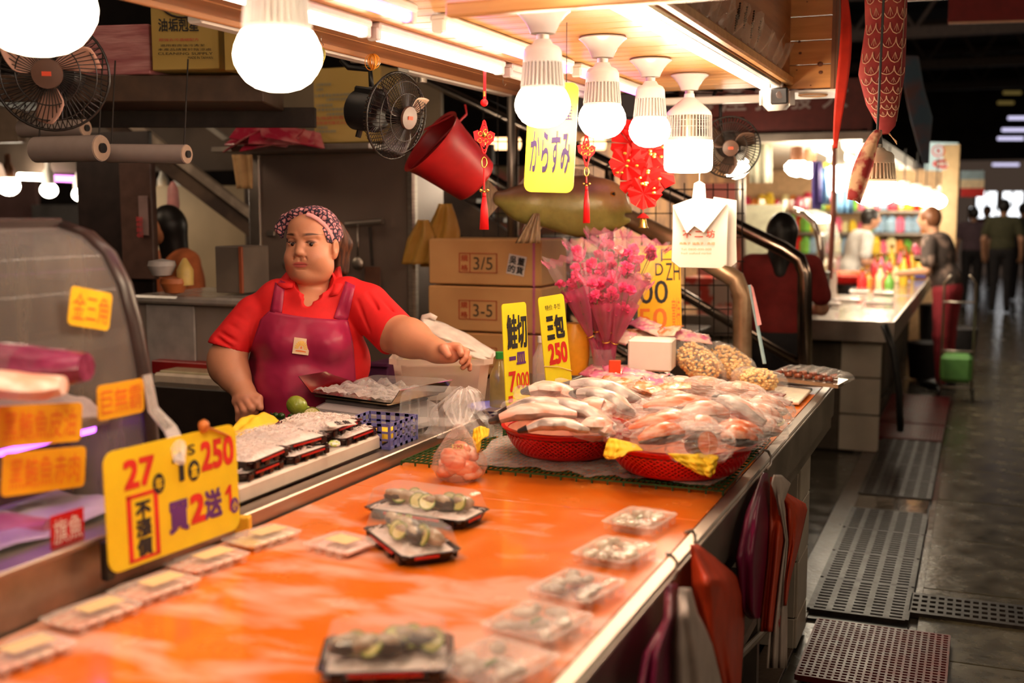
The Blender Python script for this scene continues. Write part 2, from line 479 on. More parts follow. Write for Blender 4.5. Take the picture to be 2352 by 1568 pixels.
grate('drain_mat', -.42, 9.25, .44, 1.3, 20, 30, m_redmat, 'farther dark red mat by the second stall', 'mat', None, bar=.42, z=.02)
for o in COL.objects:
 if o.name.startswith('drain_mat') and 'group' in o: del o['group']
# ---- market hall shell
m_hall = mat('sooty_wall', (.030, .022, .018), r=.8, var=.4, sc=2)
struct('ceiling', B().box((2, 14, 5.6), (20, 34, .1)), m_hall)
struct('wall_right', B().box((7.0, 14, 2.8), (.1, 34, 5.6)), m_hall)
struct('wall_left', B().box((-11.0, 14, 2.8), (.1, 34, 5.6)), m_hall)
wb = struct('wall_back', B().box((-.5, 31, 4.2), (15, .1, 2.9)).box((-5, 31, 1.3), (8, .1, 3.0)).box((5.5, 31, 1.3), (3.2, .1, 3.0)), m_hall)
m_day = glow('daylight_glass', (.95, .97, 1.0), 2.2)
for k, (px0, px1, py0, py1) in enumerate([(2240, 2292, 440, 474), (2300, 2352, 440, 474), (2356, 2400, 440, 474), (2225, 2352, 476, 505)]):
 a = at(px0, py1, Y=30.8); b_ = at(px1, py0, Y=30.8)
 wf = B().box(((a.x + b_.x) / 2, 30.85, (a.z + b_.z) / 2), (b_.x - a.x, .02, b_.z - a.z))
 wo = struct('window_%d' % (k + 1), wf, m_day)
 fr = B()
 for x in (a.x, (a.x + b_.x) / 2, b_.x): fr.box((x, 30.8, (a.z + b_.z) / 2), (.05, .05, b_.z - a.z))
 fr.make('window_frame', m_dark, wo)
# steel trusses and beams under the dark roof
m_truss = mat('rusty_beam', (.05, .03, .022), r=.7, var=.3)
for k, y in enumerate((11, 14.5, 18, 22, 26)):
 b = B()
 b.box((2, y, 4.1), (18, .12, .16)).box((2, y, 4.8), (18, .12, .12))
 for i in range(22):
  x = -7 + i * .85; b.ring([(x, y, 4.15), (x + .42, y, 4.8)], .03, 6); b.ring([(x + .42, y, 4.8), (x + .84, y, 4.15)], .03, 6)
 struct('trim_%d' % (k + 3), b, m_truss)
b = B()
for x in (.8, 2.4, 4.0): b.box((x, 16, 4.35), (.1, 26, .14))
struct('trim_8', b, m_truss)
# ================================================================== OUR STALL
XR = -.545      # customer edge of the counter
XI = -1.472     # inner rail
YE = 4.62       # far end
ZT = .85
stall = thing('fish_counter', 'stainless steel fish counter with orange board top running down the stall', 'counter', (-1.0, 2.4, 0))
m_orange = mat('orange_board', (.86, .185, .012), c2=(.84, .21, .02), r=.24, rvar=.12, sc=9, coat=.5)
def orange_mat():
 nt = m_orange.node_tree; L = nt.links; b = nt.nodes['Principled BSDF']
 tc = nt.nodes.new('ShaderNodeTexCoord'); mp = nt.nodes.new('ShaderNodeMapping'); mp.inputs['Scale'].default_value = (1.1, 2.2, 1)
 mp.inputs['Rotation'].default_value = (0, 0, .25)
 L.new(tc.outputs['Object'], mp.inputs[0])
 n = nt.nodes.new('ShaderNodeTexNoise'); n.inputs['Scale'].default_value = 4.2; n.inputs['Detail'].default_value = 3.5; n.inputs['Distortion'].default_value = .4
 L.new(mp.outputs[0], n.inputs['Vector'])
 # pale milky patches, denser on the near half
 sp = nt.nodes.new('ShaderNodeSeparateXYZ'); L.new(tc.outputs['Object'], sp.inputs[0])
 mr = nt.nodes.new('ShaderNodeMapRange'); mr.inputs[1].default_value = .30; mr.inputs[2].default_value = -.55; mr.inputs[3].default_value = -.11; mr.inputs[4].default_value = .055
 L.new(sp.outputs['Y'], mr.inputs[0])
 ad = nt.nodes.new('ShaderNodeMath'); L.new(n.outputs['Fac'], ad.inputs[0]); L.new(mr.outputs[0], ad.inputs[1])
 rp = nt.nodes.new('ShaderNodeValToRGB'); rp.color_ramp.elements[0].position = .53; rp.color_ramp.elements[1].position = .68
 rp.color_ramp.elements[0].color = (0, 0, 0, 1); rp.color_ramp.elements[1].color = (.62, .62, .62, 1)
 L.new(ad.outputs[0], rp.inputs[0])
 src = b.inputs['Base Color'].links[0].from_socket
 mx = nt.nodes.new('ShaderNodeMix'); mx.data_type = 'RGBA'; L.new(rp.outputs[0], mx.inputs[0]); L.new(src, mx.inputs[6])
 mx.inputs[7].default_value = (.95, .62, .50, 1); L.new(mx.outputs[2], b.inputs['Base Color'])
orange_mat()
# board in sheets, with a seam
def slab(y0, y1): return B().box(((XR - .02 + XI + .01) / 2, (y0 + y1) / 2, ZT - .02), (XR - XI - .03, y1 - y0, .04), ch=.001)
for i, (a, b_) in enumerate(((.35, 2.492), (2.496, YE - .01))):
 slab(a, b_).make('board', m_orange, stall)
# customer-side lip and fascia
b = B(); b.box((XR + .004, (YE + .3) / 2, ZT + .002), (.034, YE - .3, .014), ch=.004)
b.make('edge_rail', m_steel, stall)
b = B(); b.box((XR + .022, (YE + .3) / 2 + .0, ZT - .055), (.008, YE - .3, .115), ch=.002); b.box(((XR + XI) / 2, YE + .004, ZT - .05), (XR - XI + .05, .008, .11))
b.make('fascia', m_steeld, stall)
b = B(); b.box((XR - .008, (YE + .3) / 2, ZT - .135), (.05, YE - .3, .05)); b.make('under_beam', m_steeld, stall)
# inner rail step
b = B(); b.box((XI - .024, 3.02, ZT + .004), (.05, 2.62, .062), ch=.003)
b.make('inner_rail', m_steel, stall)
b = B(); b.box((XI - .06, (YE + 1.75) / 2, ZT - .02), (.12, YE - 1.75, .03)); b.make('rail_shelf', m_steel, stall)
b = B(); b.box((XI - .22, 3.15, ZT - .012), (.38, 2.75, .025), ch=.003); b.make('work_top', m_steel, stall)
# inside panels under the counter
b = B(); b.box((-1.42, 2.5, .42), (.02, 4.1, .78)); b.make('back_panel', mat('dark_under_panel', (.05, .035, .03), r=.6), stall)  # dark brown sheet under the counter
b = B()
for y in (.9, 1.75, 2.75, 3.5): b.box((-.62, y, .4), (.04, .04, .8))
for z in (.28,): b.box((-.62, 2.35, z), (.035, 3.6, .035))
b.make('leg_frame', m_steeld, stall)
b = B(); b.box((-1.0, 2.3, .27), (.75, 3.5, .012)); b.make('low_shelf', m_dark, stall)
b = B(); b.ring([at(1640, 1568, X=-.60), at(1762, 1442, X=-.585)], .011, 8); b.make('foot_rail', m_steel, stall)
# tiled pillars carrying the counter
def pillar(x0, x1, y0, y1, z1, label, th=.205):
 t = struct('trim_9', B().box(((x0 + x1) / 2, (y0 + y1) / 2, z1 / 2), (x1 - x0 - .01, y1 - y0 - .01, z1)), m_grout)
 t['label'] = label
 z = z1
 while z > .02:
  zb = max(.002, z - th)
  for (cx, cy, dx, dy) in (((x0 + x1) / 2, y0, x1 - x0 - .004, .01), (x1, (y0 + y1) / 2, .01, y1 - y0 - .004)):
   n = max(1, round((dx if dx > dy else dy) / .22))
   for i in range(n):
    ox = (i + .5) / n - .5
    c = (cx + (ox * dx if dx > dy else 0), cy + (ox * dy if dy > dx else 0), (z + zb) / 2)
    B().box(c, (dx / n - .004 if dx > dy else dx, dy / n - .004 if dy > dx else dy, z - zb - .005), ch=.002).make('tile', m_wtile, t)
  z -= th
 return t
pillar(-.80, -.555, 3.98, 4.22, .73, 'glazed white tile pillar carrying the far end of the counter')
pillar(-1.5, -1.28, 3.98, 4.22, .73, 'glazed white tile pillar at the inner side')
# ---- canopy over the stall
can = thing('canopy', 'varnished pine plank canopy over the fish stall', 'canopy', (-1.2, 3, 2.04))
ZC = 2.04
pm = None; y = .9; k = 0
while y < 4.74:
 wd = .0945
 if pm is None:
  o = B().box((0, 0, 0), (.735, wd - .003, .018), ch=.002).make('plank', m_pine, can, world=False); pm = o.data
 else:
  o = bpy.data.objects.new('plank', pm); COL.objects.link(o); o.parent = can
 o.location = Vector((-1.13, y + wd / 2, ZC + .01 + random.uniform(0, .0015))) - can.location
 y += wd
for i, x in enumerate((-1.555, -1.672, -1.789)):
 B().box((x, 2.8, ZC + .01), (.114, 3.9, .018), ch=.002).make('plank', m_ply, can)
B().box((-1.30, 2.85, ZC + .05), (1.14, 3.95, .05)).make('roof_board', m_dark, can)
B().box((-1.856, 2.8, ZC + .004), (.014, 3.9, .034), ch=.003).make('edge_strip', m_ply, can)
for y in (2.95, 4.1): B().box((-1.90, y, ZC + .0), (.05, .95, .03), ch=.006).make('edge_fitting', m_whitem, can)
# customer-side trims
b = B(); b.box((-.752, 2.75, ZC - .004), (.030, 3.9, .040), ch=.006); b.make('metal_channel', mat('brass_channel', (.62, .47, .30), r=.25, m=1), can)
b = B(); b.box((-.722, 2.75, ZC + .004), (.030, 3.9, .034), ch=.006); b.make('wood_trim', m_pine, can)
# upright outer wall of the canopy and its return with planks
b = B(); b.box((-.735, 2.75, ZC + .36), (.02, 3.7, .66)); b.make('side_board', mat('red_brown_ply', (.30, .11, .035), c2=(.42, .17, .06), r=.45, sc=1.5, stretch=(18, 1, 18)), can)  # brown ply, slightly redder than the inner boards
ret = B(); z = 2.012
while z < 2.66:
 B().box((-.667, 4.606, z + .0455), (.205, .016, .088), ch=.002).make('plank', m_pinev, can)
 z += .091
for (px, py, r_) in ((1836, 96, .006), (1838, 122, .006), (1884, 147, .011), (1885, 166, .0085), (1830, 161, .003), (1862, 196, .003), (1854, 4, .003)):
 p = at(px, py, Y=4.597); B().ball(p, (r_, .002, r_ * .8), 12, 6).make('knot', m_knot, can, smooth='all')
B().box((-.556, 4.75, 2.33), (.02, .30, .66)).box((-.562, 4.606, 2.33), (.014, .02, .66)).make('end_board', mat('end_board_brown', (.22, .08, .03), r=.4), can)
b = B(); b.box((-.66, 4.74, 2.003), (.235, .29, .008)); b.make('soffit', m_whitem, can)
b = B(); b.ring([Vector((-.65, 4.72, 1.998)) + Vector((math.cos(t) * .055, math.sin(t) * .055, 0)) for t in [i * math.pi / 10 for i in range(21)]], .003, 6, cap=False); b.make('soffit_ring', m_pine, can)
b = B(); b.box((-1.02, 4.80, 2.0), (.50, .05, .03), ch=.004); b.make('cross_strip', m_whitem, can)
# pale plank crossing close over the camera side (top edge of the picture)
a = at(1545, -6, t=2.3); c = at(1668, 0, t=2.3)
o = B().box(((a.x + c.x) / 2 - .25, (a.y + c.y) / 2, (a.z + c.z) / 2 + .012), (.62, .03, .03), ch=.004).make('plank', m_pine, can)
# ================================================================== LAMPS
m_bulb = glow('lit_bulb', BULB_COL, BULB_E)
m_bulbfar = glow('lit_bulb_far', (1.0, .84, .62), 42)
m_tube = glow('lit_tube', TUBE_COL, TUBE_E)
m_ptube = glow('lit_pink_tube', (1.0, .22, .85), 5.5)
m_porc = mat('white_porcelain', (.80, .76, .72), r=.18, var=.04)
def bulb_lamp(X, Y, zc, label, r=.0695, style='dome', scale=1, holder=True, house=m_white, bm=m_bulb, grp='bulbs under the canopy', name='light_bulb', cat='light bulb'):
 """zc = height of what it hangs from; total drop about .37"""
 t = thing(name, label, cat, (X, Y, zc), group=grp); q = scale
 z0 = 0
 if holder:
  B().lathe([(.001, 0), (.066 * q, -.001), (.070 * q, -.005), (.058 * q, -.014), (.044 * q, -.030), (.035 * q, -.046), (.031 * q, -.058), (.001, -.059)], 28).make('lamp_holder', m_porc, t, smooth=True, world=False)
  z0 = -.058 * q
 B().lathe([(.001, z0), (.016 * q, z0), (.016 * q, z0 - .014 * q), (.001, z0 - .014 * q)], 16).make('screw_cap', m_steel, t, smooth=True, world=False)
 z0 -= .012 * q
 if style == 'dome':
  B().lathe([(.001, z0), (.020 * q, z0 - .002), (.026 * q, z0 - .012 * q), (.041 * q, z0 - .019 * q), (.0475 * q, z0 - .030 * q), (.0495 * q, z0 - .058 * q), (.047 * q, z0 - .060 * q), (.044 * q, z0 - .060 * q)], 28).make('housing', house, t, smooth=True, world=False)
  b = B(); n = 30; za, zb = z0 - .058 * q, z0 - .116 * q
  for i in range(n):
   a = 2 * math.pi * i / n; R = Matrix.Rotation(a, 3, 'Z')
   ra, rb = .0470 * q, .0530 * q
   b.ring([R @ Vector((ra, 0, za)), R @ Vector((rb, 0, zb))], .0028 * q, 5)
  b.make('fins', house, t, smooth=True, world=False)
  B().lathe([(.040 * q, za), (.047 * q, zb), (.055 * q, zb - .001), (.056 * q, zb - .010 * q), (.001, zb - .010 * q)], 28).make('collar', house, t, smooth=True, world=False)
  zb -= .009 * q; h = r * 1.12 * q
  pr = [(.054 * q, zb)] + [(r * q * math.sin(a) if a > .9 else .054 * q + (r * q - .054 * q) * math.sin(a / .9 * 1.2), zb - h * (1 - math.cos(a)) * .72) for a in (.35, .7)]
  pr = [(.056 * q, zb), (.0615 * q, zb - .009 * q), (.067 * q, zb - .022 * q), (r * q, zb - .036 * q), (.0675 * q, zb - .050 * q), (.060 * q, zb - .064 * q), (.050 * q, zb - .077 * q), (.036 * q, zb - .086 * q), (.018 * q, zb - .091 * q), (.0005, zb - .092 * q)]
  B().lathe(pr, 32).make('diffuser', bm, t, smooth='all', world=False)
 else:   # bird-cage tube bulb
  B().lathe([(.001, z0), (.018, z0), (.020, z0 - .014), (.036, z0 - .026), (.064, z0 - .050), (.080, z0 - .066), (.084, z0 - .080), (.082, z0 - .081)], 28).make('housing', house, t, smooth=True, world=False)
  za, zb = z0 - .078, z0 - .162; b = B()
  for i in range(44):
   R = Matrix.Rotation(2 * math.pi * i / 44, 3, 'Z'); b.ring([R @ Vector((.082, 0, za)), R @ Vector((.085, 0, zb))], .0021, 5)
  for z in (za - .02, za - .043): b.ring([(math.cos(a) * .080, math.sin(a) * .080, z) for a in [k * math.pi / 14 for k in range(29)]], .0012, 5, cap=False)
  b.make('fins', house, t, smooth=True, world=False)
  B().lathe([(.001, za), (.03, za), (.03, zb), (.001, zb)], 14).make('inner_tube', mat('warm_reflector', (.9, .75, .55), r=.2, m=.6), t, smooth=True, world=False)
  B().lathe([(.0855, zb + .004), (.088, zb), (.088, zb - .008), (.001, zb - .008)], 28).make('collar', house, t, smooth=True, world=False)
  zb -= .007
  B().lathe([(.0870, zb), (.0885, zb - .01), (.0885, zb - .095), (.084, zb - .108), (.070, zb - .116), (.0005, zb - .119)], 32).make('diffuser', bm, t, smooth='all', world=False)
 return t
bulb_lamp(-1.035, 2.72, ZC, 'large white bulb in flared porcelain holder in front of the yellow fish-roe sign')
bulb_lamp(-1.037, 3.21, ZC, 'white bulb in flared holder, second of the row of four')
bulb_lamp(-1.039, 3.73, ZC, 'white bulb in scalloped holder in front of the red lattice ornament')
bulb_lamp(-1.022, 4.20, ZC, 'squat cage-necked bulb above the hanging white bag', style='cage')
# two close ones at the left
p = at(640, 203, t=1.87); bulb_lamp(p.x, p.y, ZC - .01, 'big lit bulb with pink-tinted neck at the upper left')
p = at(88, 128, t=1.42); bulb_lamp(p.x, p.y, ZC - .01, 'very large lit bulb cut off by the top left corner')
# bulb hanging out in the aisle
q = at(2014, 338, t=3.7)
cb = bulb_lamp(q.x, q.y, q.z + .01, 'hanging bulb with cream ribbed neck under the red fish streamer', holder=False, scale=1.15, bm=glow('lit_bulb_aisle', BULB_COL, 30), house=mat('cream_plastic', (.74, .58, .42), r=.4, var=.05), grp=None)
cb.scale = (1, 1, .76)
B().lathe([(.001, .06), (.014, .058), (.017, 0), (.017, -.03), (.001, -.031)], 16).make('socket', m_black, cb, smooth=True, world=False)
B().ring([(0, 0, .05), (.004, .002, .6), (0, 0, 1.6)], .004, 6).make('cord', m_black, cb, world=False)
def tube_light(name, X, y0, y1, z, label, m, w_=.028, house=m_whitem, tr=.013, dx=0, grp='tube lights under the canopy', cat='tube light'):
 t = thing(name, label, cat, (X, y0, z), group=grp)
 B().box((X + dx, (y0 + y1) / 2, z + .018), (w_ + .02, y1 - y0 + .04, .022), ch=.006).make('housing', house, t)
 B().ring([(X, y0, z - .004), (X, y1, z - .004)], tr, 12).make('tube', m, t, smooth=True)
 for y in (y0 - .012, y1 + .012): B().box((X, y, z), (.034, .024, .034), ch=.004).make('end_cap', m_whitem, t)
 return t
tube_light('tube_light', -.80, 1.1, 4.5, ZC - .022, 'bright tube light along the customer-side edge of the canopy', m_tube)
tube_light('tube_light', -1.515, 1.3, 2.66, ZC - .03, 'tube light at the inner edge, nearer one', m_tube)
tube_light('tube_light', -1.515, 2.74, 3.56, ZC - .03, 'tube light at the inner edge above the red hanging charm', m_tube)
tube_light('tube_light', -1.515, 3.66, 4.7, ZC - .03, 'unlit tube fitting at the far inner corner of the canopy', m_white)
tube_light('tube_light', -1.30, 1.2, 2.5, ZC - .03, 'pink tube light near the front of the canopy', m_ptube, tr=.012)
tube_light('tube_light', -1.295, 2.68, 3.62, ZC - .03, 'magenta tube light in the middle of the canopy', m_ptube, tr=.012)
tube_light('tube_light', -1.295, 3.74, 4.55, ZC - .03, 'violet tube light behind the row of bulbs', m_ptube, tr=.010)
# round porcelain rosettes without bulb along the outer edge of the ply
for (px, py, lab) in ((818, 108, 'white ceiling rosette behind the wooden canopy edge, nearer one'), (968, 158, 'white ceiling rosette behind the wooden canopy edge, above the black fan')):
 p = at(px, py, X=-1.93)
 t = thing('ceiling_rosette', lab, 'lamp holder', p, group='empty lamp holders')
 B().lathe([(.001, .03), (.075, .028), (.07, .01), (.045, -.02), (.03, -.03), (.001, -.031)], 24).make('lamp_holder', m_porc, t, smooth=True, world=False)
 B().lathe([(.001, -.03), (.02, -.03), (.02, -.05), (.001, -.05)], 14).make('screw_cap', m_steel, t, smooth=True, world=False)
# ================================================================== PEOPLE
m_skin = mat('skin', (1, 1, 1), r=.42, var=.03, sc=40, vcol=True, sss=.12, bump=.04, bsc=180)
T0 = 3.85; U = T0 / FPX              # one pixel of the photo at the vendor's distance, in metres
def LC(px, py, z=0.0):
 """camera-space metres of a pixel, z pixels nearer than the vendor's plane"""
 t = T0 - z * U
 return np.array(((px - 1176) * t / FPX, -(py - 784) * t / FPX, -t))
def c2w(V):
 R = np.array([list(RIGHT), list(UP), list(-FWD)])
 return V @ R + np.array(list(CAM))
def axis(lo, hi, step, fine=()):
 out = [lo]
 while out[-1] < hi:
  x = out[-1]; st = step
  for a, b, f in fine:
   if a <= x <= b: st = min(st, f)
  out.append(x + st)
 return np.array(out)
def build_vendor():
 root = thing('person', 'woman in a red polo shirt, magenta apron and patterned headscarf reaching over the scale', 'person', (-2.105, 3.315, 0))
 org = wloc(root)
 # ---------------- skin
 X0, X1 = LC(455, 0)[0], LC(1110, 0)[0]; Y0, Y1 = LC(0, 985)[1], LC(0, 455)[1]; Z0, Z1 = -T0 - 110 * U, -T0 + 240 * U
 hx0, hx1 = LC(648, 0)[0], LC(790, 0)[0]; hy0, hy1 = LC(0, 665)[1], LC(0, 470)[1]
 F = Field(axis(X0, X1, 2.2 * U, [(hx0, hx1, 1.0 * U), (LC(1003, 0, 190)[0], LC(1100, 0, 190)[0], 1.4 * U)]), axis(Y0, Y1, 2.2 * U, [(hy0, hy1, 1.0 * U), (LC(0, 855, 150)[1], LC(0, 780, 190)[1], 1.6 * U)]), axis(Z0, Z1, 2.4 * U, [(-T0 - 8 * U, -T0 + 80 * U, 1.15 * U)]))
 ya = math.radians(-19.5); pt = math.radians(4)
 HO = LC(717, 560, 0)
 Ry = np.array([[math.cos(ya), 0, math.sin(ya)], [0, 1, 0], [-math.sin(ya), 0, math.cos(ya)]])
 Rx = np.array([[1, 0, 0], [0, math.cos(pt), -math.sin(pt)], [0, math.sin(pt), math.cos(pt)]])
 ro = math.radians(-1.5); Rz = np.array([[math.cos(ro), -math.sin(ro), 0], [math.sin(ro), math.cos(ro), 0], [0, 0, 1]])
 R = Ry @ Rx @ Rz
 def H(x, y, z): return HO + R @ (np.array((x, y, z)) * U)
 def E(x, y, z, r, k=8, op='add', f=F): f.ell(H(x, y, z), [a * U for a in (r if hasattr(r, '__len__') else (r, r, r))], k * U, op, R)
 def C(a, b, ra, rb=None, k=8, op='add', f=F): f.cap(H(*a), H(*b), ra * U, (ra if rb is None else rb) * U, k * U, op)
 E(0, 16, -12, (55, 66, 66)); E(0, -20, 8, (53, 62, 50), 14); E(0, -50, 10, (52, 38, 43), 16)
 E(0, 34, 18, (46, 38, 38), 14)
 for s in (-1, 1):
  E(s * 29, -33, 31, 22, 16); E(s * 36, -56, 14, 20, 16)
  C((s * 12, 19, 50), (s * 36, 18, 40), 5, 4.5, 10)
  E(s * 23.5, 2, 59, (15, 7.5, 10), 8, 'cut')
  E(s * 23.5, 1.5, 40.5, (14.5, 11.5, 12.5), 4)
  E(s * 24, .9, 56, (11, 2.1, 12), .9, 'cut', )
  E(s * 9.8, -25, 54, (5.8, 5.0, 6), 4)
  E(s * 5, -29.5, 60.5, (2.2, 1.4, 4), 1.5, 'cut')
  E(s * 60, -10, 0, (6.5, 21, 12), 4); E(s * 66, -7, 5, (3.5, 13, 6.5), 3, 'cut'); E(s * 58, -27, 2, (5, 8, 7), 4)
  C((s * 15, -32, 55), (s * 25, -50, 46), 1.2, .8, 6, 'cut')
 C((0, 6, 48), (0, -13, 57), 5.5, 7, 9); E(0, -20.5, 60.5, (9.4, 7.2, 7.6), 6)
 C((0, -33, 58), (0, -37, 58), 2.0, 2.2, 5, 'cut')
 E(0, -44.2, 51.5, (18, 3.0, 6), 3); E(0, -50.8, 51.0, (15, 3.7, 6.2), 3)
 C((-15, -47.4, 56), (0, -47.0, 60), .5, .7, 1.6, 'cut'); C((0, -47.0, 60), (15, -47.4, 56), .7, .5, 1.6, 'cut')
 E(0, -58.5, 54, (12, 3, 4), 6, 'cut'); E(0, -69, 43, (17, 13, 12), 12); E(0, -74, 14, (44, 21, 36), 12)
 # neck, upper chest
 def c(a, b, ra, rb=None, k=10, op='add', f=F): f.cap(LC(*a), LC(*b), ra * U, (ra if rb is None else rb) * U, k * U, op)
 def e(p, r, k=10, op='add', f=F): f.ell(LC(*p), [a * U for a in r], k * U, op)
 c((726, 600, -28), (716, 692, -22), 38, 43, 10)
 e((706, 708, 4), (74, 40, 44), 16)
 e((700, 775, -14), (95, 70, 52), 20)
 # right arm of the vendor (left in the photo): sleeve, elbow, fist
 c((572, 722, -10), (524, 818, 4), 36, 39); c((524, 822, 4), (536, 862, 24), 42, 37, 14); c((530, 850, 20), (561, 903, 46), 36, 25, 16)
 e((514, 838, 2), (37, 46, 38), 14)
 c((560, 902, 46), (570, 915, 56), 25, 22)
 for a, b_, d, r in (((572, 908, 62), (588, 926, 74), (586, 944, 64), 10), ((561, 912, 66), (577, 936, 78), (570, 955, 66), 10), ((551, 917, 64), (562, 942, 76), (557, 963, 66), 9.6), ((544, 922, 58), (549, 944, 68), (547, 964, 60), 8.6)):
  c((564, 910, 50), a, 14, 12, 7); c(a, b_, r + 1, r, 3); c(b_, d, r, r - 1.5, 3)
 c((578, 905, 56), (594, 915, 68), 11, 9.5, 5); c((594, 915, 68), (598, 936, 76), 9.2, 7.6, 4)
 # left arm of the vendor: reaches out to the right and towards the camera
 c((846, 712, -6), (905, 764, 40), 42, 43); c((905, 764, 40), (946, 778, 90), 45, 41, 16); c((940, 776, 84), (1004, 806, 150), 42, 25, 18)
 c((1002, 806, 148), (1018, 812, 160), 25, 22, 10)
 e((1035, 812, 168), (22, 21, 13), 8)
 # fingers, from knuckle to tip
 for pts, r in ((((1042, 796, 172), (1055, 799, 186), (1059, 812, 192)), 8.2), (((1052, 797, 166), (1071, 808, 176), (1069, 822, 182), (1061, 831, 184)), 8.0),
     (((1054, 805, 158), (1076, 820, 166), (1074, 834, 170), (1063, 844, 172)), 7.4), (((1052, 815, 150), (1069, 828, 156), (1078, 838, 158), (1079, 848, 158)), 6.6)):
  c((1024, 808, 164), pts[0], 15, 10, 6)
  for i in range(len(pts) - 1): c(pts[i], pts[i + 1], r - i * .5, r - (i + 1) * .5, 2.2)
 c((1012, 803, 166), (1019, 800, 184), 12, 10.5, 6); c((1019, 800, 184), (1029, 815, 196), 10, 8, 3)
 V, Q = F.mesh()
 # colour of lips, brows, lids, cheeks
 L = (V - HO) @ R / U
 col = np.tile(np.array((.64, .285, .16)), (len(V), 1))
 def blend(mask, c_): col[:] = col * (1 - mask[:, None]) + np.array(c_) * mask[:, None]
 inhead = (V[:, 1] > LC(0, 655)[1])
 def soft(d, w_): return np.clip(.5 - d / w_, 0, 1) * inhead
 ch = np.sqrt(((np.abs(L[:, 0]) - 31) / 24) ** 2 + ((L[:, 1] + 26) / 18) ** 2); blend(np.clip(1 - ch, 0, 1) * (L[:, 2] > 20) * .45 * inhead, (.76, .30, .20))
 up_ = np.maximum(np.abs(L[:, 0]) / 17, 0); dl = np.sqrt((L[:, 0] / 19) ** 2 + ((L[:, 1] + 47.4) / 6.6) ** 2) - 1
 blend(soft(dl, .3) * (L[:, 2] > 40), (.60, .13, .11))
 dm = np.sqrt((L[:, 0] / 18) ** 2 + ((L[:, 1] + 47.2) / 1.0) ** 2) - 1; blend(soft(dm, 1.2) * (L[:, 2] > 40) * .8, (.25, .05, .04))
 for s in (-1, 1):
  x = L[:, 0] * s
  by = 18.6 + 2.6 * np.sin(np.clip((x - 6) / 38, 0, 1) * math.pi * .8)
  hw = 2.8 * np.clip((46 - x) / 22, .3, 1)
  d = np.maximum(np.abs(L[:, 1] - by) / hw, np.abs(x - 27.5) / 16) - 1
  blend(soft(d, .7) * (L[:, 2] > 20) * .95, (.06, .022, .014))
  de = np.sqrt(((x - 24) / 12.4) ** 2 + ((L[:, 1] - 2.6) / 5.0) ** 2) - 1
  blend(soft(de, .35) * (L[:, 2] > 30) * (L[:, 1] > 1.6) * .92, (.05, .02, .015))
  blend(soft(np.sqrt(((x - 24) / 15) ** 2 + ((L[:, 1] - 7) / 7) ** 2) - 1, .8) * (L[:, 2] > 25) * .25, (.5, .22, .14))
 hand = (V[:, 0] > LC(1012, 0, 160)[0]); blend(hand * .35, (.86, .30, .20))
 hand2 = (V[:, 0] < LC(610, 0, 60)[0]) & (V[:, 1] < LC(0, 905, 60)[1]); blend(hand2 * .3, (.80, .30, .20))
 np_object('body', c2w(V), Q, m_skin, root, col, org)
 # ---------------- eyes
 me_w = mat('eye_white', (.40, .31, .27), r=.12, var=.03); me_i = mat('eye_iris', (.018, .008, .006), r=.05)
 RW = Matrix([list(RIGHT), list(UP), list(-FWD)]).transposed()
 for s in (-1, 1):
  cc = c2w(H(s * 23.5, 1.0, 41.5)[None])[0]
  e_ = B().ball(cc, 10.6 * U, 20, 14).make('eyeball', me_w, root, smooth='all')
  gz = H(s * 23.5 + 2.5, -1.6, 50.0); gc = c2w(gz[None])[0]
  B().ball(gc, 4.8 * U, 14, 10).make('iris', me_i, e_, smooth='all')
 # ---------------- hair
 Hf = Field(axis(LC(640, 0)[0], LC(840, 0)[0], 2 * U), axis(LC(0, 670)[1], LC(0, 455)[1], 2 * U), axis(-T0 - 105 * U, -T0 + 80 * U, 2 * U))
 def Eh(*a, **k): E(*a, **k, f=Hf)
 Eh(0, 15, -16, (58.5, 69, 69)); Eh(0, -42, 66, (50, 106, 62), 4, 'cut'); Eh(0, -75, 30, (70, 62, 62), 6, 'cut')
 for s in (-1, 1): C((s * 55, 12, 8), (s * 58, -12, 3), 3.5, 2.5, 4, f=Hf)
 Hf.cap(LC(770, 525, -60), LC(786, 560, -80), 22 * U, 24 * U, 10 * U); Hf.cap(LC(786, 560, -80), LC(790, 622, -80), 22 * U, 12 * U, 10 * U)
 Hf.cap(LC(782, 545, -70), LC(778, 618, -70), 18 * U, 9 * U, 8 * U)
 V, Q = Hf.mesh()
 np_object('hair', c2w(V), Q, mat('auburn_hair', (.035, .014, .009), c2=(.13, .045, .018), r=.38, sc=5, stretch=(30, 30, 2), bump=.3, bsc=40), root, None, org)
 # ---------------- headscarf
 Sf = Field(axis(LC(620, 0)[0], LC(800, 0)[0], 1.5 * U), axis(LC(0, 600)[1], LC(0, 450)[1], 1.5 * U), axis(-T0 - 100 * U, -T0 + 90 * U, 1.8 * U))
 E(0, 16, -14, (62.5, 72.5, 72), f=Sf); 
 Sf.half(R @ np.array((0, -1, .10)), H(0, 1, 0))
 E(0, -14, 62, (60, 79, 84), 3, 'cut', f=Sf)
 E(0, -30, -40, (80, 62, 60), 4, 'cut', f=Sf)
 # gathered puffs and the tied wing over the temple
 for x, y, z, r in ((-8, 74, 34, (15, 9, 14)), (-22, 68, 36, (13, 10, 12)), (10, 76, 30, (14, 9, 14)), (27, 71, 26, (14, 10, 13)), (42, 60, 18, (12, 11, 13)), (52, 44, 10, (9, 14, 12))):
  E(x, y, z, r, 5, f=Sf)
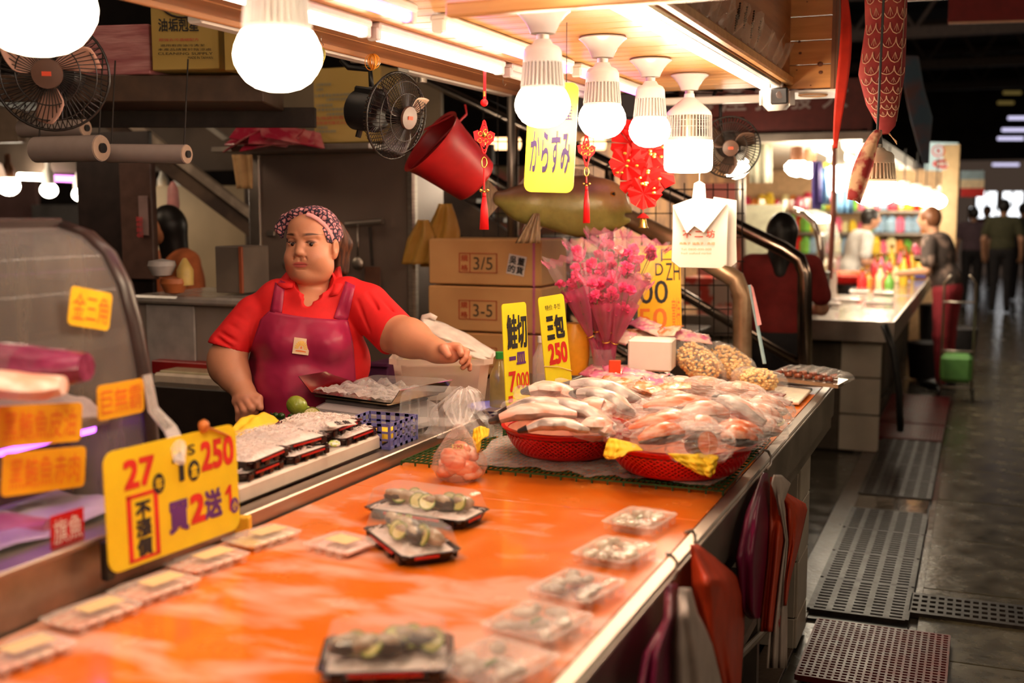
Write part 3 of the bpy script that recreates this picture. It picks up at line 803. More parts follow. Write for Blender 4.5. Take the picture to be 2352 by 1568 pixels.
 C((-30, 66, 34), (-52, 56, 26), 11, 12, 6, f=Sf); C((-52, 56, 26), (-70, 34, 26), 13, 11, 6, f=Sf); C((-68, 38, 26), (-62, 16, 28), 10, 4, 6, f=Sf); C((-70, 40, 26), (-83, 33, 24), 8, 1.5, 4, f=Sf)
 for a, b_ in (((-34, 76, 40), (-60, 40, 42)), ((2, 82, 44), (-4, 62, 56)), ((20, 84, 36), (34, 62, 44))): C(a, b_, 1.6, 1.2, 4, 'cut', f=Sf)
 V, Q = Sf.mesh()
 ms = bpy.data.materials.new('printed_headscarf'); ms.use_nodes = True; nt = ms.node_tree; bs = nt.nodes['Principled BSDF']; bs.inputs['Roughness'].default_value = .8
 tc = nt.nodes.new('ShaderNodeTexCoord'); vo = nt.nodes.new('ShaderNodeTexVoronoi'); vo.feature = 'DISTANCE_TO_EDGE'; vo.inputs['Scale'].default_value = 62
 nz = nt.nodes.new('ShaderNodeTexNoise'); nz.inputs['Scale'].default_value = 60
 ad = nt.nodes.new('ShaderNodeVectorMath'); ad.operation = 'MULTIPLY_ADD'; nt.links.new(nz.outputs['Color'], ad.inputs[0]); ad.inputs[1].default_value = (.009, .009, .009)
 nt.links.new(tc.outputs['Object'], ad.inputs[2]); nt.links.new(ad.outputs[0], vo.inputs['Vector'])
 rp = nt.nodes.new('ShaderNodeValToRGB'); el = rp.color_ramp.elements; el[0].position = .10; el[0].color = (.012, .010, .028, 1); el[1].position = .17; el[1].color = (.60, .24, .27, 1)
 e3 = el.new(.40); e3.color = (.72, .36, .38, 1)
 nt.links.new(vo.outputs['Distance'], rp.inputs[0]); nt.links.new(rp.outputs[0], bs.inputs['Base Color'])
 sc_ = np_object('headscarf', c2w(V), Q, ms, root, None, org)
 # plain pink band along the scarf's edge above the ear
 b = B(); pts = [(14, 62, 50), (26, 58, 45), (37, 50, 37), (47, 38, 27), (54, 22, 15), (57.5, 6, 7)]
 P3 = [Vector(c2w(H(*p)[None])[0]) for p in pts]; P4 = [Vector(c2w(H(p[0] * 1.02 + 2, p[1] + 8, p[2] - 4)[None])[0]) for p in pts]
 nrm = Vector(c2w((H(0, 0, 1))[None])[0]) - Vector(c2w(H(0, 0, 0)[None])[0])
 b.grid(lambda u, v: (lambda i, f_: (P3[i].lerp(P3[i + 1], f_)).lerp(P4[i].lerp(P4[i + 1], f_), v))(min(4, int(u * 5)), u * 5 - min(4, int(u * 5))) + nrm * (3.5 + 2.5 * math.sin(v * math.pi)), 20, 4)
 b.make('scarf_edge', mat('plain_pink_cloth', (.74, .36, .36), r=.8), sc_, smooth='all', thick=.002)
 # ---------------- shirt
 G = Field(axis(X0, LC(960, 0)[0], 2.4 * U), axis(LC(0, 1080)[1], LC(0, 600)[1], 2.4 * U), axis(-T0 - 130 * U, -T0 + 130 * U, 2.4 * U))
 def g(a, b_, ra, rb=None, k=16, op='add'): c(a, b_, ra, rb, k, op, G)
 def ge(p, r, k=18, op='add'): e(p, r, k, op, G)
 ge((700, 768, -8), (122, 96, 76)); ge((699, 880, -8), (112, 120, 82), 26); ge((762, 832, -18), (90, 92, 56), 26); ge((702, 1000, -12), (108, 110, 82), 26)
 ge((664, 786, 46), (50, 42, 36), 22); ge((752, 790, 46), (50, 42, 36), 22)
 g((640, 690, -12), (770, 690, -12), 48, 48, 20); g((598, 712, -14), (645, 684, -12), 38, 40, 16); g((800, 676, -12), (840, 700, -8), 42, 46, 16)
 g((722, 650, -16), (718, 690, -6), 50, 60, 14)
 g((580, 722, -12), (524, 798, 2), 42, 47, 14); g((846, 706, -8), (908, 768, 40), 53, 52, 16)
 # folds in the sleeves
 for a, b_ in (((488, 752, 34), (570, 800, 50)), ((494, 772, 40), (566, 820, 48)), ((500, 730, 30), (575, 770, 52)), ((508, 706, 24), (590, 748, 50)), ((820, 690, 44), (850, 760, 60)), ((845, 672, 40), (880, 730, 64)), ((868, 668, 36), (905, 722, 60)),
     ((835, 780, 50), (900, 800, 60)), ((610, 660, 34), (560, 720, 42)), ((700, 722, 72), (712, 742, 80))):
  c(a, b_, 2.2, 1.2, 9, 'cut', G)
 # sleeve ends cut square: drop everything beyond the hems
 n1 = LC(506, 862, 8) - LC(536, 760, 0); n1 /= np.linalg.norm(n1)
 h1 = LC(526, 800, 4)
 XX = G.ax[0][:, None, None]; YY = G.ax[1][None, :, None]; ZZ = G.ax[2][None, None, :]
 near = XX < LC(600, 0)[0]
 d = (XX - h1[0]) * n1[0] + (YY - h1[1]) * n1[1] + (ZZ - h1[2]) * n1[2]
 lim = (YY > LC(0, 880)[1])
 armx = XX < LC(578, 0)[0]
 G.f = np.where(armx & lim, np.maximum(G.f, d), G.f)
 n2 = LC(948, 792, 72) - LC(868, 732, 14); n2 /= np.linalg.norm(n2); h2 = LC(907, 772, 42)
 d = (XX - h2[0]) * n2[0] + (YY - h2[1]) * n2[1] + (ZZ - h2[2]) * n2[2]
 G.f = np.where(XX > LC(850, 0)[0], np.maximum(G.f, d), G.f)
 # open neck
 def cutp(p, r, k=2): e(p, r, k, 'cut', G)
 cutp((719, 640, 26), (44, 40, 74)); cutp((712, 672, 66), (28, 22, 44)); cutp((703, 690, 74), (15, 17, 40))
 V, Q = G.mesh()
 m_red = mat('red_polo_knit', (.74, .010, .012), r=.72, var=.06, sc=30, bump=.06, bsc=400)
 np_object('polo_shirt', c2w(V), Q, m_red, root, None, org)
 # height field of the shirt for things lying on it
 def zfront(px, py):
  z = 120.0
  Lx, Ly = px, py
  while z > -60:
   p = LC(Lx, Ly, z)
   i = [int(np.clip(np.searchsorted(a, v), 0, len(a) - 1)) for a, v in zip(G.ax, p)]
   if G.f[i[0], i[1], i[2]] < 0: return z
   z -= 1.5
  return -60.0
 def onbody(px, py, off): return Vector(c2w(LC(px, py, zfront(px, py) + off)[None])[0])
 m_ap = mat('magenta_oilcloth', (.42, .024, .085), c2=(.36, .02, .065), r=.34, sc=4, rvar=.06, spec=.4)
 rows = [(713, 619, 648), (719, 612, 690), (724, 606, 740), (730, 600, 790), (735, 597, 799), (748, 594, 802), (770, 586, 807), (800, 577, 812), (835, 570, 815), (880, 569, 818), (930, 572, 822), (990, 574, 826), (1050, 570, 832)]
 ys = [r[0] for r in rows]
 def edge(y, j): return float(np.interp(y, ys, [r[j] for r in rows]))
 ZF = {}
 nu, nv = 44, 56
 Zg = np.zeros((nv + 1, nu + 1)); PX = np.zeros_like(Zg); PY = np.zeros_like(Zg)
 for j in range(nv + 1):
  for i in range(nu + 1):
   u = i / nu; v = j / nv
   # top edge sags from left strap to right strap
   ytop = 713 + 22 * u + 4 * math.sin(u * math.pi)
   y = ytop + (1050 - ytop) * v
   xl = edge(max(y, 735), 1) if y > 735 else edge(735, 1) + (619 - edge(735, 1)) * (735 - y) / 22
   xr = edge(max(y, 735), 2)
   PX[j, i] = xl + (xr - xl) * u; PY[j, i] = y
   Zg[j, i] = zfront(PX[j, i], y)
 for _ in range(5):
  Zp = np.pad(Zg, 1, mode='edge'); Zg = np.maximum(Zg, (Zp[:-2, 1:-1] + Zp[2:, 1:-1] + Zp[1:-1, :-2] + Zp[1:-1, 2:]) / 4)
 for j in range(nv + 1):
  for i in range(nu + 1):
   u = i / nu; v = j / nv
   Zg[j, i] += 4.5 + 6 * v * abs(2 * u - 1) ** 3 + 2.2 * math.sin(u * 17 + v * 3) * v + 3.0 * math.sin(u * 9 - v * 5 + 1) * v + 2.0 * math.sin(u * 31 + v * 8) * v * v
 Vv = [Vector(p) for p in c2w(np.array([LC(PX[j, i], PY[j, i], Zg[j, i]) for j in range(nv + 1) for i in range(nu + 1)]))]
 ap = B(); ap.add(Vv, [(j * (nu + 1) + i, (j + 1) * (nu + 1) + i, (j + 1) * (nu + 1) + i + 1, j * (nu + 1) + i + 1) for j in range(nv) for i in range(nu)])
 apo = ap.make('apron', m_ap, root, smooth='all', thick=.0025)
 def strip(rowsP, off, name, m, parent, n=3):
  b = B(); P = []
  for (xa, ya_, xb, yb) in rowsP:
   for i in range(n + 1):
    f_ = i / n; P.append(onbody(xa + (xb - xa) * f_, ya_ + (yb - ya_) * f_, off))
  k = len(rowsP); b.add(P, [(j * (n + 1) + i, (j + 1) * (n + 1) + i, (j + 1) * (n + 1) + i + 1, j * (n + 1) + i + 1) for j in range(k - 1) for i in range(n)])
  return b.make(name, m, parent, smooth='all', thick=.003)
 def lerp_rows(a, z, n): return [tuple(a[i] + (z[i] - a[i]) * k / n for i in range(4)) for k in range(n + 1)]
 strip(lerp_rows((634, 640, 656, 648), (620, 716, 647, 719), 8), 5, 'apron_strap', m_ap, apo)
 strip(lerp_rows((794, 646, 816, 656), (767, 730, 798, 738), 8), 5, 'apron_strap', m_ap, apo)
 # collar wings
 def flap(pts, off, name):
  b = B(); n = len(pts[0]); P = []
  for row in pts:
   for q_ in row: P.append(onbody(q_[0], q_[1], off + (q_[2] if len(q_) > 2 else 0)))
  b.add(P, [(j * n + i, (j + 1) * n + i, (j + 1) * n + i + 1, j * n + i + 1) for j in range(len(pts) - 1) for i in range(n - 1)])
  b.make(name, m_red, root, smooth='all', thick=.004)
 flap([[(677, 612, 2), (668, 617, 2), (660, 622, 2)], [(672, 632, 6), (658, 638, 6), (645, 640, 4)], [(673, 652, 7), (654, 652, 7), (636, 652, 4)], [(672, 660, 7), (656, 663, 6), (646, 660, 4)]], 4, 'collar_wing')
 flap([[(772, 616, 0), (777, 613, 0), (781, 612, 0)], [(762, 640, 6), (774, 638, 5), (786, 636, 2)], [(752, 658, 8), (770, 662, 6), (788, 655, 2)], [(748, 668, 8), (758, 680, 6), (776, 676, 3)]], 4, 'collar_wing')
 # square paper patch with sun print
 Ap = lambda x, y: Vector(c2w(LC(x, y, float(Zg[int(np.clip((y - 724) / (1050 - 724) * nv, 0, nv)), int(np.clip((x - edge(y, 1)) / (edge(y, 2) - edge(y, 1)) * nu, 0, nu))]) + 3.4)[None])[0])
 cn = [Ap(671, 811), Ap(708, 816), Ap(676, 774)]
 uu = (cn[1] - cn[0]); vv = (cn[2] - cn[0]); nn = uu.cross(vv).normalized()
 pb = B().prism([cn[0], cn[0] + uu, cn[0] + uu + vv, cn[0] + vv], nn * .002)
 pt_ = pb.make('sewn_patch', mat('cream_label', (.78, .56, .36), r=.6), apo)
 b = B(); O = cn[0] + uu * .5 + vv * .34 + nn * .003
 for k in range(11):
  a = math.pi * (.02 + .96 * k / 10); d1 = uu * math.cos(a) * .17 + vv * math.sin(a) * .2; d2 = uu * math.cos(a) * .40 + vv * math.sin(a) * .5; w2 = (uu * -math.sin(a) + vv * math.cos(a)) * .022
  b.poly([O + d1 - w2, O + d2 - w2 * 1.6, O + d2 + w2 * 1.6, O + d1 + w2])
 b.make('sun_print', mat('yellow_print', (.85, .48, .05), r=.6), pt_)
 b = B(); b.poly([O + uu * x_ + vv * y_ for x_, y_ in ((-.04, .0), (.04, .0), (.05, .1), (0, .17), (-.05, .1))]); b.poly([cn[0] + nn * .003 + uu * x_ + vv * y_ for x_, y_ in ((.16, .15), (.84, .15), (.8, .22), (.5, .25), (.2, .22))])
 b.make('patch_emblem', mat('orange_print', (.75, .17, .03), r=.6), pt_)
 # trousers below the counter edge (hidden mostly)
 b = B()
 for s in (-1, 1):
  c0 = Vector((-2.105, 3.315, 0)) + RIGHT * (s * .10)
  b.ring([c0 + Vector((0, 0, .9)), c0 + Vector((0, 0, .5)), c0 + Vector((0, 0, .08))], [.115, .085, .06], 14)
 b.make('trousers', mat('black_trousers', (.02, .018, .02), r=.9), root, smooth='all')
 for s in (-1, 1):
  c0 = Vector((-2.105, 3.315, 0)) + RIGHT * (s * .10) - FWDH * .05
  B().ball(c0 + Vector((0, 0, .05)), (.05, .12, .05), 14, 8, rot=Matrix.Rotation(AL, 3, 'Z')).make('rubber_boot', m_white, root, smooth='all')
build_vendor()
# ================================================================== THINGS ON THE COUNTER
m_film = mat('clear_crinkled_film', (.95, .90, .86), r=.13, film=.07, ff=.38, bump=.5, bsc=55, spec=.8, var=.02)
m_filmw = mat('milky_film', (.95, .88, .84), r=.22, film=.22, bump=.5, bsc=45, spec=.8, var=.03)
m_lid = mat('clear_box_plastic', (.95, .93, .90), r=.06, film=.05, ff=.28, bump=.12, bsc=14, spec=.9, var=.02)
m_flesh = mat('salmon_flesh', (.82, .19, .07), c2=(.95, .50, .34), lo=.45, hi=.62, r=.3, sc=5, stretch=(1, 9, 9), bump=.05, sss=.05)
m_fleshp = mat('pale_salmon_flesh', (.88, .40, .28), c2=(.97, .74, .64), lo=.4, hi=.6, r=.3, sc=5, stretch=(1, 8, 8), bump=.05)
m_skinf = mat('silver_fish_skin', (.62, .54, .49), c2=(.26, .21, .19), lo=.46, hi=.72, r=.25, m=.35, sc=14, stretch=(1, 3, 3), bump=.25, bsc=260)
m_skind = mat('dark_fish_skin', (.035, .03, .032), c2=(.16, .13, .12), lo=.45, hi=.7, r=.22, m=.2, sc=20, bump=.25, bsc=260)
m_bred = mat('red_basket_plastic', (.66, .010, .010), r=.3, var=.05, coat=.2)
m_ycloth = mat('yellow_cloth', (.90, .60, .02), c2=(.80, .50, .02), r=.75, sc=8, bump=.2, bsc=30)
def loft(pts, wid, hei, n=12, up=(0, 0, 1)):
 """body through points with elliptical sections; returns verts per ring"""
 pts = [Vector(p) for p in pts]; k = len(pts); rings = []
 for i, p in enumerate(pts):
  d = (pts[min(i + 1, k - 1)] - pts[max(i - 1, 0)]).normalized()
  s_ = d.cross(Vector(up)).normalized(); u_ = s_.cross(d)
  rings.append([p + s_ * (math.cos(2 * math.pi * j / n) * wid[i]) + u_ * (math.sin(2 * math.pi * j / n) * hei[i]) for j in range(n)])
 return rings
def add_rings(b, rings, j0=0, j1=None, closed=True, caps=True):
 n = len(rings[0]); k = len(rings)
 base = len(b.v); b.v += [tuple(v) for r in rings for v in r]
 rng = range(n) if closed else range(j0, j1)
 b.f += [(base + i * n + j, base + i * n + (j + 1) % n, base + (i + 1) * n + (j + 1) % n, base + (i + 1) * n + j) for i in range(k - 1) for j in rng]
 if caps: b.f += [tuple(base + j for j in range(n))[::-1], tuple(base + (k - 1) * n + j for j in range(n))]
 return b
def crumpled(b, a, c, r, rz, seed=0, n=20, m=12, amt=.16, up=(0, 0, 1)):
 rnd = random.Random(seed); a = Vector(a); c = Vector(c); mid = (a + c) / 2; d = (c - a); L = d.length / 2; d.normalize()
 s_ = d.cross(Vector(up)).normalized(); u_ = s_.cross(d); vs = []
 for i in range(m + 1):
  ph = math.pi * i / m
  for j in range(n):
   t = 2 * math.pi * j / n; q = 1 + rnd.uniform(-amt, amt)
   x = -math.cos(ph) * (L + r * .5) * (1 + rnd.uniform(-amt, amt) * .3); rr = (math.sin(ph) ** .55) if 0 < i < m else .35
   vs.append(mid + d * x + s_ * (math.cos(t) * r * rr * q) + u_ * (math.sin(t) * rz * rr * q))
 return b.add(vs, [(i * n + j, i * n + (j + 1) % n, (i + 1) * n + (j + 1) % n, (i + 1) * n + j) for i in range(m) for j in range(n)])
def bagged_fillet(A, C_, w_, h, label, group, kind='silver', seed=0, bend=.02, dark=.2, film=m_film, bagr=1.35, cat='fish'):
 A = Vector(A); C_ = Vector(C_); k = 9
 t = thing('bagged_fish_fillet', label, cat, ((A + C_) / 2) - Vector((0, 0, h)), group=group)
 d = C_ - A; side = d.cross(Vector((0, 0, 1))).normalized()
 pts = [A + d * (i / (k - 1)) + Vector((0, 0, 1)) * bend * math.sin(math.pi * i / (k - 1)) + side * bend * .4 * math.sin(2 * i) for i in range(k)]
 f_ = [.30, .55, .80, .97, 1.0, .98, .9, .75, .42]
 ri = loft(pts, [w_ * q for q in f_], [h * q for q in f_])
 if kind == 'steak':
  b = B(); add_rings(b, ri); b.make('flesh', m_flesh, t, smooth=True)
  ri2 = loft([p + Vector((0, 0, -.002)) for p in pts], [w_ * q * 1.03 + .001 for q in f_], [h * q * 1.05 + .001 for q in f_])
  b = B(); add_rings(b, ri2, 6, 12, closed=False, caps=False); b.make('skin', m_skind, t, smooth=True)
 else:
  b = B(); add_rings(b, ri); b.make('flesh', m_fleshp if kind != 'orange' else m_flesh, t, smooth=True)
  ri2 = loft(pts, [w_ * q * 1.03 + .001 for q in f_], [h * q * 1.05 + .001 for q in f_])
  j0, j1 = (7, 12) if kind == 'silver' else (9, 12)
  b = B(); add_rings(b, ri2, j0, j1, closed=False, caps=False)
  if kind == 'silver': add_rings(b, ri2, 0, 2, closed=False, caps=False)
  b.make('skin', m_skinf, t, smooth=True)
  if dark: 
   b = B(); ri3 = [[(Vector(v) - p) * 1.03 + p for v in r] for r, p in zip(ri2[:2], pts[:2])]; add_rings(b, ri3, caps=True); b.make('dark_tail', m_skind, t, smooth=True)
 b = B(); crumpled(b, A, C_, w_ * bagr, h * bagr, 0, seed); b.v = b.v
 b.make('plastic_bag', film, t)
 return t
def basket(cx, cy, z, r0, r1, h, label, grp=None, rimc=None):
 t = thing('plastic_basket', label, 'basket', (cx, cy, z), group=grp)
 n = 64; rows_ = 7
 prof = [(r0 + (r1 - r0) * (1 - (1 - v) ** 1.7), h * v) for v in [i / rows_ for i in range(rows_ + 1)]]
 def pt(i, j, o=0):
  v = min(1, max(0, i / rows_)); rr = r0 + (r1 - r0) * (1 - (1 - v) ** 1.9); a = 2 * math.pi * (j + o) / n
  return Vector((math.cos(a) * rr, math.sin(a) * rr, .004 + h * v))
 b = B()       # diamond lattice
 for j in range(n):
  for s_ in (1, -1):
   pts = [pt(.6 + i * .52, j, s_ * i * .5) for i in range(10)]
   b.ring(pts, .0027, 4, cap=False)
 b.make('lattice', m_bred, t, smooth=True, world=False, kind='stuff')
 B().lathe([(r0 + (r1 - r0) * (1 - (1 - v) ** 1.9) - .006, .004 + h * v) for v in [i / 8 for i in range(8)]], 40).make('bowl_wall', mat('bowl_inner', (.62, .27, .17), r=.5), t, smooth=True, world=False)
 b = B(); b.lathe([(.0005, 0), (r0 * .96, 0), (r0 * 1.04, .006), (r0 + (r1 - r0) * .22, .013), (r0 + (r1 - r0) * .20, .017), (r0, .009), (.0005, .005)], 48)
 b.make('base', m_bred, t, smooth=True, world=False)
 b = B(); b.lathe([(r1 * .965, h * .84), (r1 * .985, h * .84), (r1 + .003, h - .004), (r1 + .012, h), (r1 + .013, h + .004), (r1 + .003, h + .006), (r1 - .006, h - .002), (r1 * .965, h * .84)], 56)
 b.make('rim', rimc or m_bred, t, smooth=True, world=False)
 return t
ZM = ZT + .016
# ---- green plastic mat under the baskets
def mat_grid():
 b = B(); x0, x1, y0, y1 = -1.455, -.565, 2.74, 3.42
 for i in range(61): b.box((x0 + (x1 - x0) * i / 60, (y0 + y1) / 2, ZT + .011), (.0026, y1 - y0, .004))
 for j in range(20): b.box(((x0 + x1) / 2, y0 + (y1 - y0) * j / 19, ZT + .011), (x1 - x0, .0026, .0045))
 for i in range(22): b.box((x0 + (x1 - x0) * i / 21, y0, ZT + .0055), (.004, .004, .011))
 for j in range(1, 12): b.box((x0, y0 + (y1 - y0) * j / 12, ZT + .0055), (.004, .004, .011))
 o = b.make('drainage_mat', mat('green_plastic', (.020, .075, .018), r=.4, var=.1)); tag(o, 'dark green plastic grid mat lying under the red baskets', 'mat', kind=None)
mat_grid()
b = B(); rnd = random.Random(3)
def sheet(u, v):
 x = -1.30 + .70 * u + .02 * math.sin(v * 9); y = 2.755 + .62 * v - .012 * math.sin(u * 14) - .012 * math.sin(u * 37)
 return Vector((x, y, ZT + .0155 + .004 * abs(math.sin(u * 23 + v * 9)) + .0025 * abs(math.sin(u * 51 - v * 30))))
b.grid(sheet, 70, 26); tag(b.make('plastic_sheet', mat('pinkish_sheet', (.95, .76, .70), r=.2, film=.26, ff=.3, bump=.4, bsc=25, spec=.8), smooth=True), 'thin clear plastic sheet spread under the red baskets over the green mat', 'plastic sheet')
basket(-1.060, 2.985, ZM + .004, .130, .172, .076, 'round red lattice basket heaped with bagged silvery fish, nearer the vendor')
basket(-.715, 2.895, ZM + .004, .142, .187, .076, 'round red lattice basket heaped with bagged orange salmon cuts, at the counter edge')
basket(-.665, 3.27, ZM + .006, .09, .150, .068, 'smaller red basket with a yellow-green rim, behind the salmon basket', rimc=mat('lime_plastic', (.62, .60, .03), r=.35))
# cloths hanging over the rims
def cloth(label, pts, name='cloth', hang=.0):
 """pts: rows of pixel points with distances -> wrinkled cloth"""
 rows_ = [[at(p[0], p[1], t=p[2]) for p in r] for r in pts]
 nv = len(rows_) - 1; nu = len(rows_[0]) - 1
 def f(u, v):
  a = min(nu - 1, int(u * nu)); c = min(nv - 1, int(v * nv)); fu = u * nu - a; fv = v * nv - c
  p = rows_[c][a].lerp(rows_[c][a + 1], fu).lerp(rows_[c + 1][a].lerp(rows_[c + 1][a + 1], fu), fv)
  return p - FWD * (.005 * math.sin(u * 15 + v * 5) + .004 * math.sin(u * 31 - v * 11) + .003 * math.sin(v * 23))
 o = B().grid(f, 28, 22).make('cloth', m_ycloth, smooth='all', thick=.002)
 return tag(o, label, 'cloth')
cloth('yellow cloth drooping over the left rim of the silvery-fish basket', [[(1088, 985, 3.02), (1104, 978, 3.02), (1124, 985, 3.0)], [(1085, 1005, 3.0), (1104, 1000, 2.97), (1122, 1000, 2.95)], [(1090, 1022, 2.98), (1098, 1018, 2.94), (1106, 1008, 2.92)], [(1095, 1040, 2.97), (1098, 1040, 2.93), (1101, 1036, 2.92)]])
cloth('yellow cloth bunched between the two big red baskets', [[(1398, 1005, 2.93), (1425, 1010, 2.88), (1462, 1020, 2.84)], [(1390, 1025, 2.9), (1424, 1028, 2.84), (1478, 1034, 2.77)], [(1386, 1046, 2.89), (1410, 1050, 2.83), (1446, 1036, 2.775)], [(1392, 1053, 2.88), (1408, 1054, 2.84), (1428, 1048, 2.78)]])
cloth('yellow cloth flap hanging down the front of the salmon basket', [[(1532, 1040, 2.72), (1580, 1044, 2.72), (1612, 1040, 2.74), (1648, 1046, 2.73)], [(1552, 1056, 2.705), (1590, 1062, 2.70), (1625, 1066, 2.70), (1650, 1050, 2.71)], [(1578, 1072, 2.70), (1602, 1080, 2.695), (1625, 1084, 2.69), (1646, 1070, 2.70)], [(1604, 1087, 2.70), (1618, 1092, 2.69), (1632, 1096, 2.69), (1638, 1088, 2.70)]])
# ---- bagged fish
L1 = ['bagged dark-tailed fillet resting on the front rim of the silvery-fish basket', 'bagged pale pink fillet across the middle front of the silvery-fish basket', 'slim bagged fish with a dark tail at the left of the silvery-fish heap', 'long bagged silver fish slanting down to the right in the silvery-fish heap',
 'bagged silver fish slanting at the upper right of the silvery-fish heap', 'bagged pale fish at the back left of the silvery-fish heap', 'bagged silver fish topmost at the back of the silvery-fish heap', 'short pale bagged piece at the right rim of the silvery-fish basket', 'pale bagged piece tucked left behind the slim fish', 'thick pale bagged piece between the two slanting silver fish']; G1 = 'bagged fish in the basket nearer the vendor'
for i, (ax, ay, at_, bx_, by_, bt, w_, h, kd) in enumerate([(1192, 990, 2.95, 1350, 988, 2.93, .030, .016, 'silver'), (1126, 968, 3.03, 1322, 952, 2.99, .038, .022, 'pale'), (1146, 948, 3.09, 1318, 936, 3.06, .030, .018, 'silver'),
  (1236, 925, 3.10, 1412, 982, 3.00, .034, .022, 'silver'), (1312, 903, 3.16, 1458, 950, 3.08, .034, .022, 'silver'), (1200, 900, 3.22, 1330, 915, 3.2, .036, .022, 'pale'), (1290, 885, 3.28, 1470, 920, 3.22, .036, .022, 'silver'),
  (1330, 985, 2.98, 1408, 996, 2.95, .036, .020, 'pale'), (1180, 935, 3.18, 1290, 960, 3.10, .040, .024, 'pale'), (1340, 945, 3.10, 1400, 960, 3.05, .05, .03, 'pale')]):
 bagged_fillet(at(ax, ay, t=at_), at(bx_, by_, t=bt), w_, h, L1[i], G1, kd, i, bagr=1.3)
L2 = ['bagged salmon steak with black skin at the left front of the salmon basket', 'bagged orange salmon cut above the black-skinned steak', 'broad bagged orange salmon piece at the back of the salmon heap', 'whitish bagged salmon piece in the middle of the salmon heap',
 'bagged salmon side with dark silver skin slanting at the right of the salmon heap', 'bagged salmon steak right of the round cut chunk', 'bagged orange salmon cut behind the round cut chunk', 'pale bagged piece at the left of the salmon heap', 'pale bagged piece just behind the round cut chunk']; G2 = 'bagged salmon in the basket at the counter edge'
for i, (ax, ay, at_, bx_, by_, bt, w_, h, kd) in enumerate([(1466, 1010, 2.82, 1568, 992, 2.83, .030, .026, 'steak'), (1446, 985, 2.92, 1580, 965, 2.90, .036, .024, 'orange'), (1478, 935, 3.02, 1640, 932, 3.0, .040, .026, 'orange'),
  (1560, 955, 2.94, 1668, 950, 2.96, .044, .030, 'pale'), (1640, 912, 3.06, 1756, 972, 2.96, .032, .024, 'silver'), (1655, 1004, 2.84, 1732, 1008, 2.86, .034, .026, 'steak'), (1640, 985, 2.90, 1745, 995, 2.92, .04, .024, 'orange'),
  (1500, 960, 2.98, 1600, 985, 2.88, .05, .03, 'pale'), (1570, 985, 2.88, 1650, 990, 2.88, .05, .032, 'pale')]):
 bagged_fillet(at(ax, ay, t=at_), at(bx_, by_, t=bt), w_, h, L2[i], G2, kd, 40 + i, bend=.008, dark=(kd == 'silver'), bagr=1.15)
# the round cut with its face to us
def round_cut():
 c = at(1626, 1018, t=2.74); t = thing('bagged_salmon_chunk', 'bagged round salmon chunk showing its orange cut face at the basket front', 'fish', c - Vector((0, 0, .03)))
 a = at(1588, 1022, t=2.82); d = (c - a).normalized()
 ri = loft([a, a.lerp(c, .4), a.lerp(c, .8), c], [.020, .027, .028, .027], [.022, .029, .030, .029], 18)
 b = B(); add_rings(b, ri, caps=False); b.make('skin', m_skind, t, smooth=True)
 b = B(); b.add(ri[-1], [tuple(range(18))]); b.add([c + (v - c) * .93 + (-FWD) * .002 for v in ri[-1]], [tuple(range(18))]); b.make('cut_face', m_flesh, t)
 b = B(); b.ring([c + UP * .024 - FWD * .006, c - FWD * .008 + RIGHT * .003, c - UP * .024 - FWD * .006], .0012, 5); b.make('bone_line', m_fleshp, t)
 crumpled(b := B(), a - RIGHT * .03, c + RIGHT * .03, .055, .048, 0, 77); b.make('plastic_bag', m_film, t)
round_cut()
L3 = 'bagged pale seafood in the small basket with the lime rim'; 
for i, (ax, ay, at_, bx_, by_, bt) in enumerate([(1720, 985, 3.12, 1785, 990, 3.10), (1700, 950, 3.22, 1790, 962, 3.22), (1722, 925, 3.34, 1800, 945, 3.34)]):
 bagged_fillet(at(ax, ay, t=at_), at(bx_, by_, t=bt), .045, .028, L3, 'bagged seafood in the lime-rimmed basket', 'pale', 90 + i, bend=.01, dark=0)
# loose bags behind the baskets
L4 = 'crumpled clear bag of pale fish behind the two big red baskets'
for i, (px, py, z, w_, h) in enumerate([(1420, 935, .90, .055, .035), (1470, 905, .90, .055, .04), (1535, 925, .90, .05, .035), (1605, 895, .90, .055, .04), (1400, 900, .90, .05, .035), (1545, 890, .90, .05, .03), (1680, 905, .90, .05, .035)]):
 p = at(px, py, z=z); q = p + Vector((.09, random.uniform(-.03, .03), 0))
 bagged_fillet(p - Vector((.03, 0, -.01)), q, w_ * .7, h * .7, L4, 'crumpled fish bags behind the baskets', 'pale', 120 + i, dark=0, film=m_filmw, bagr=1.45)
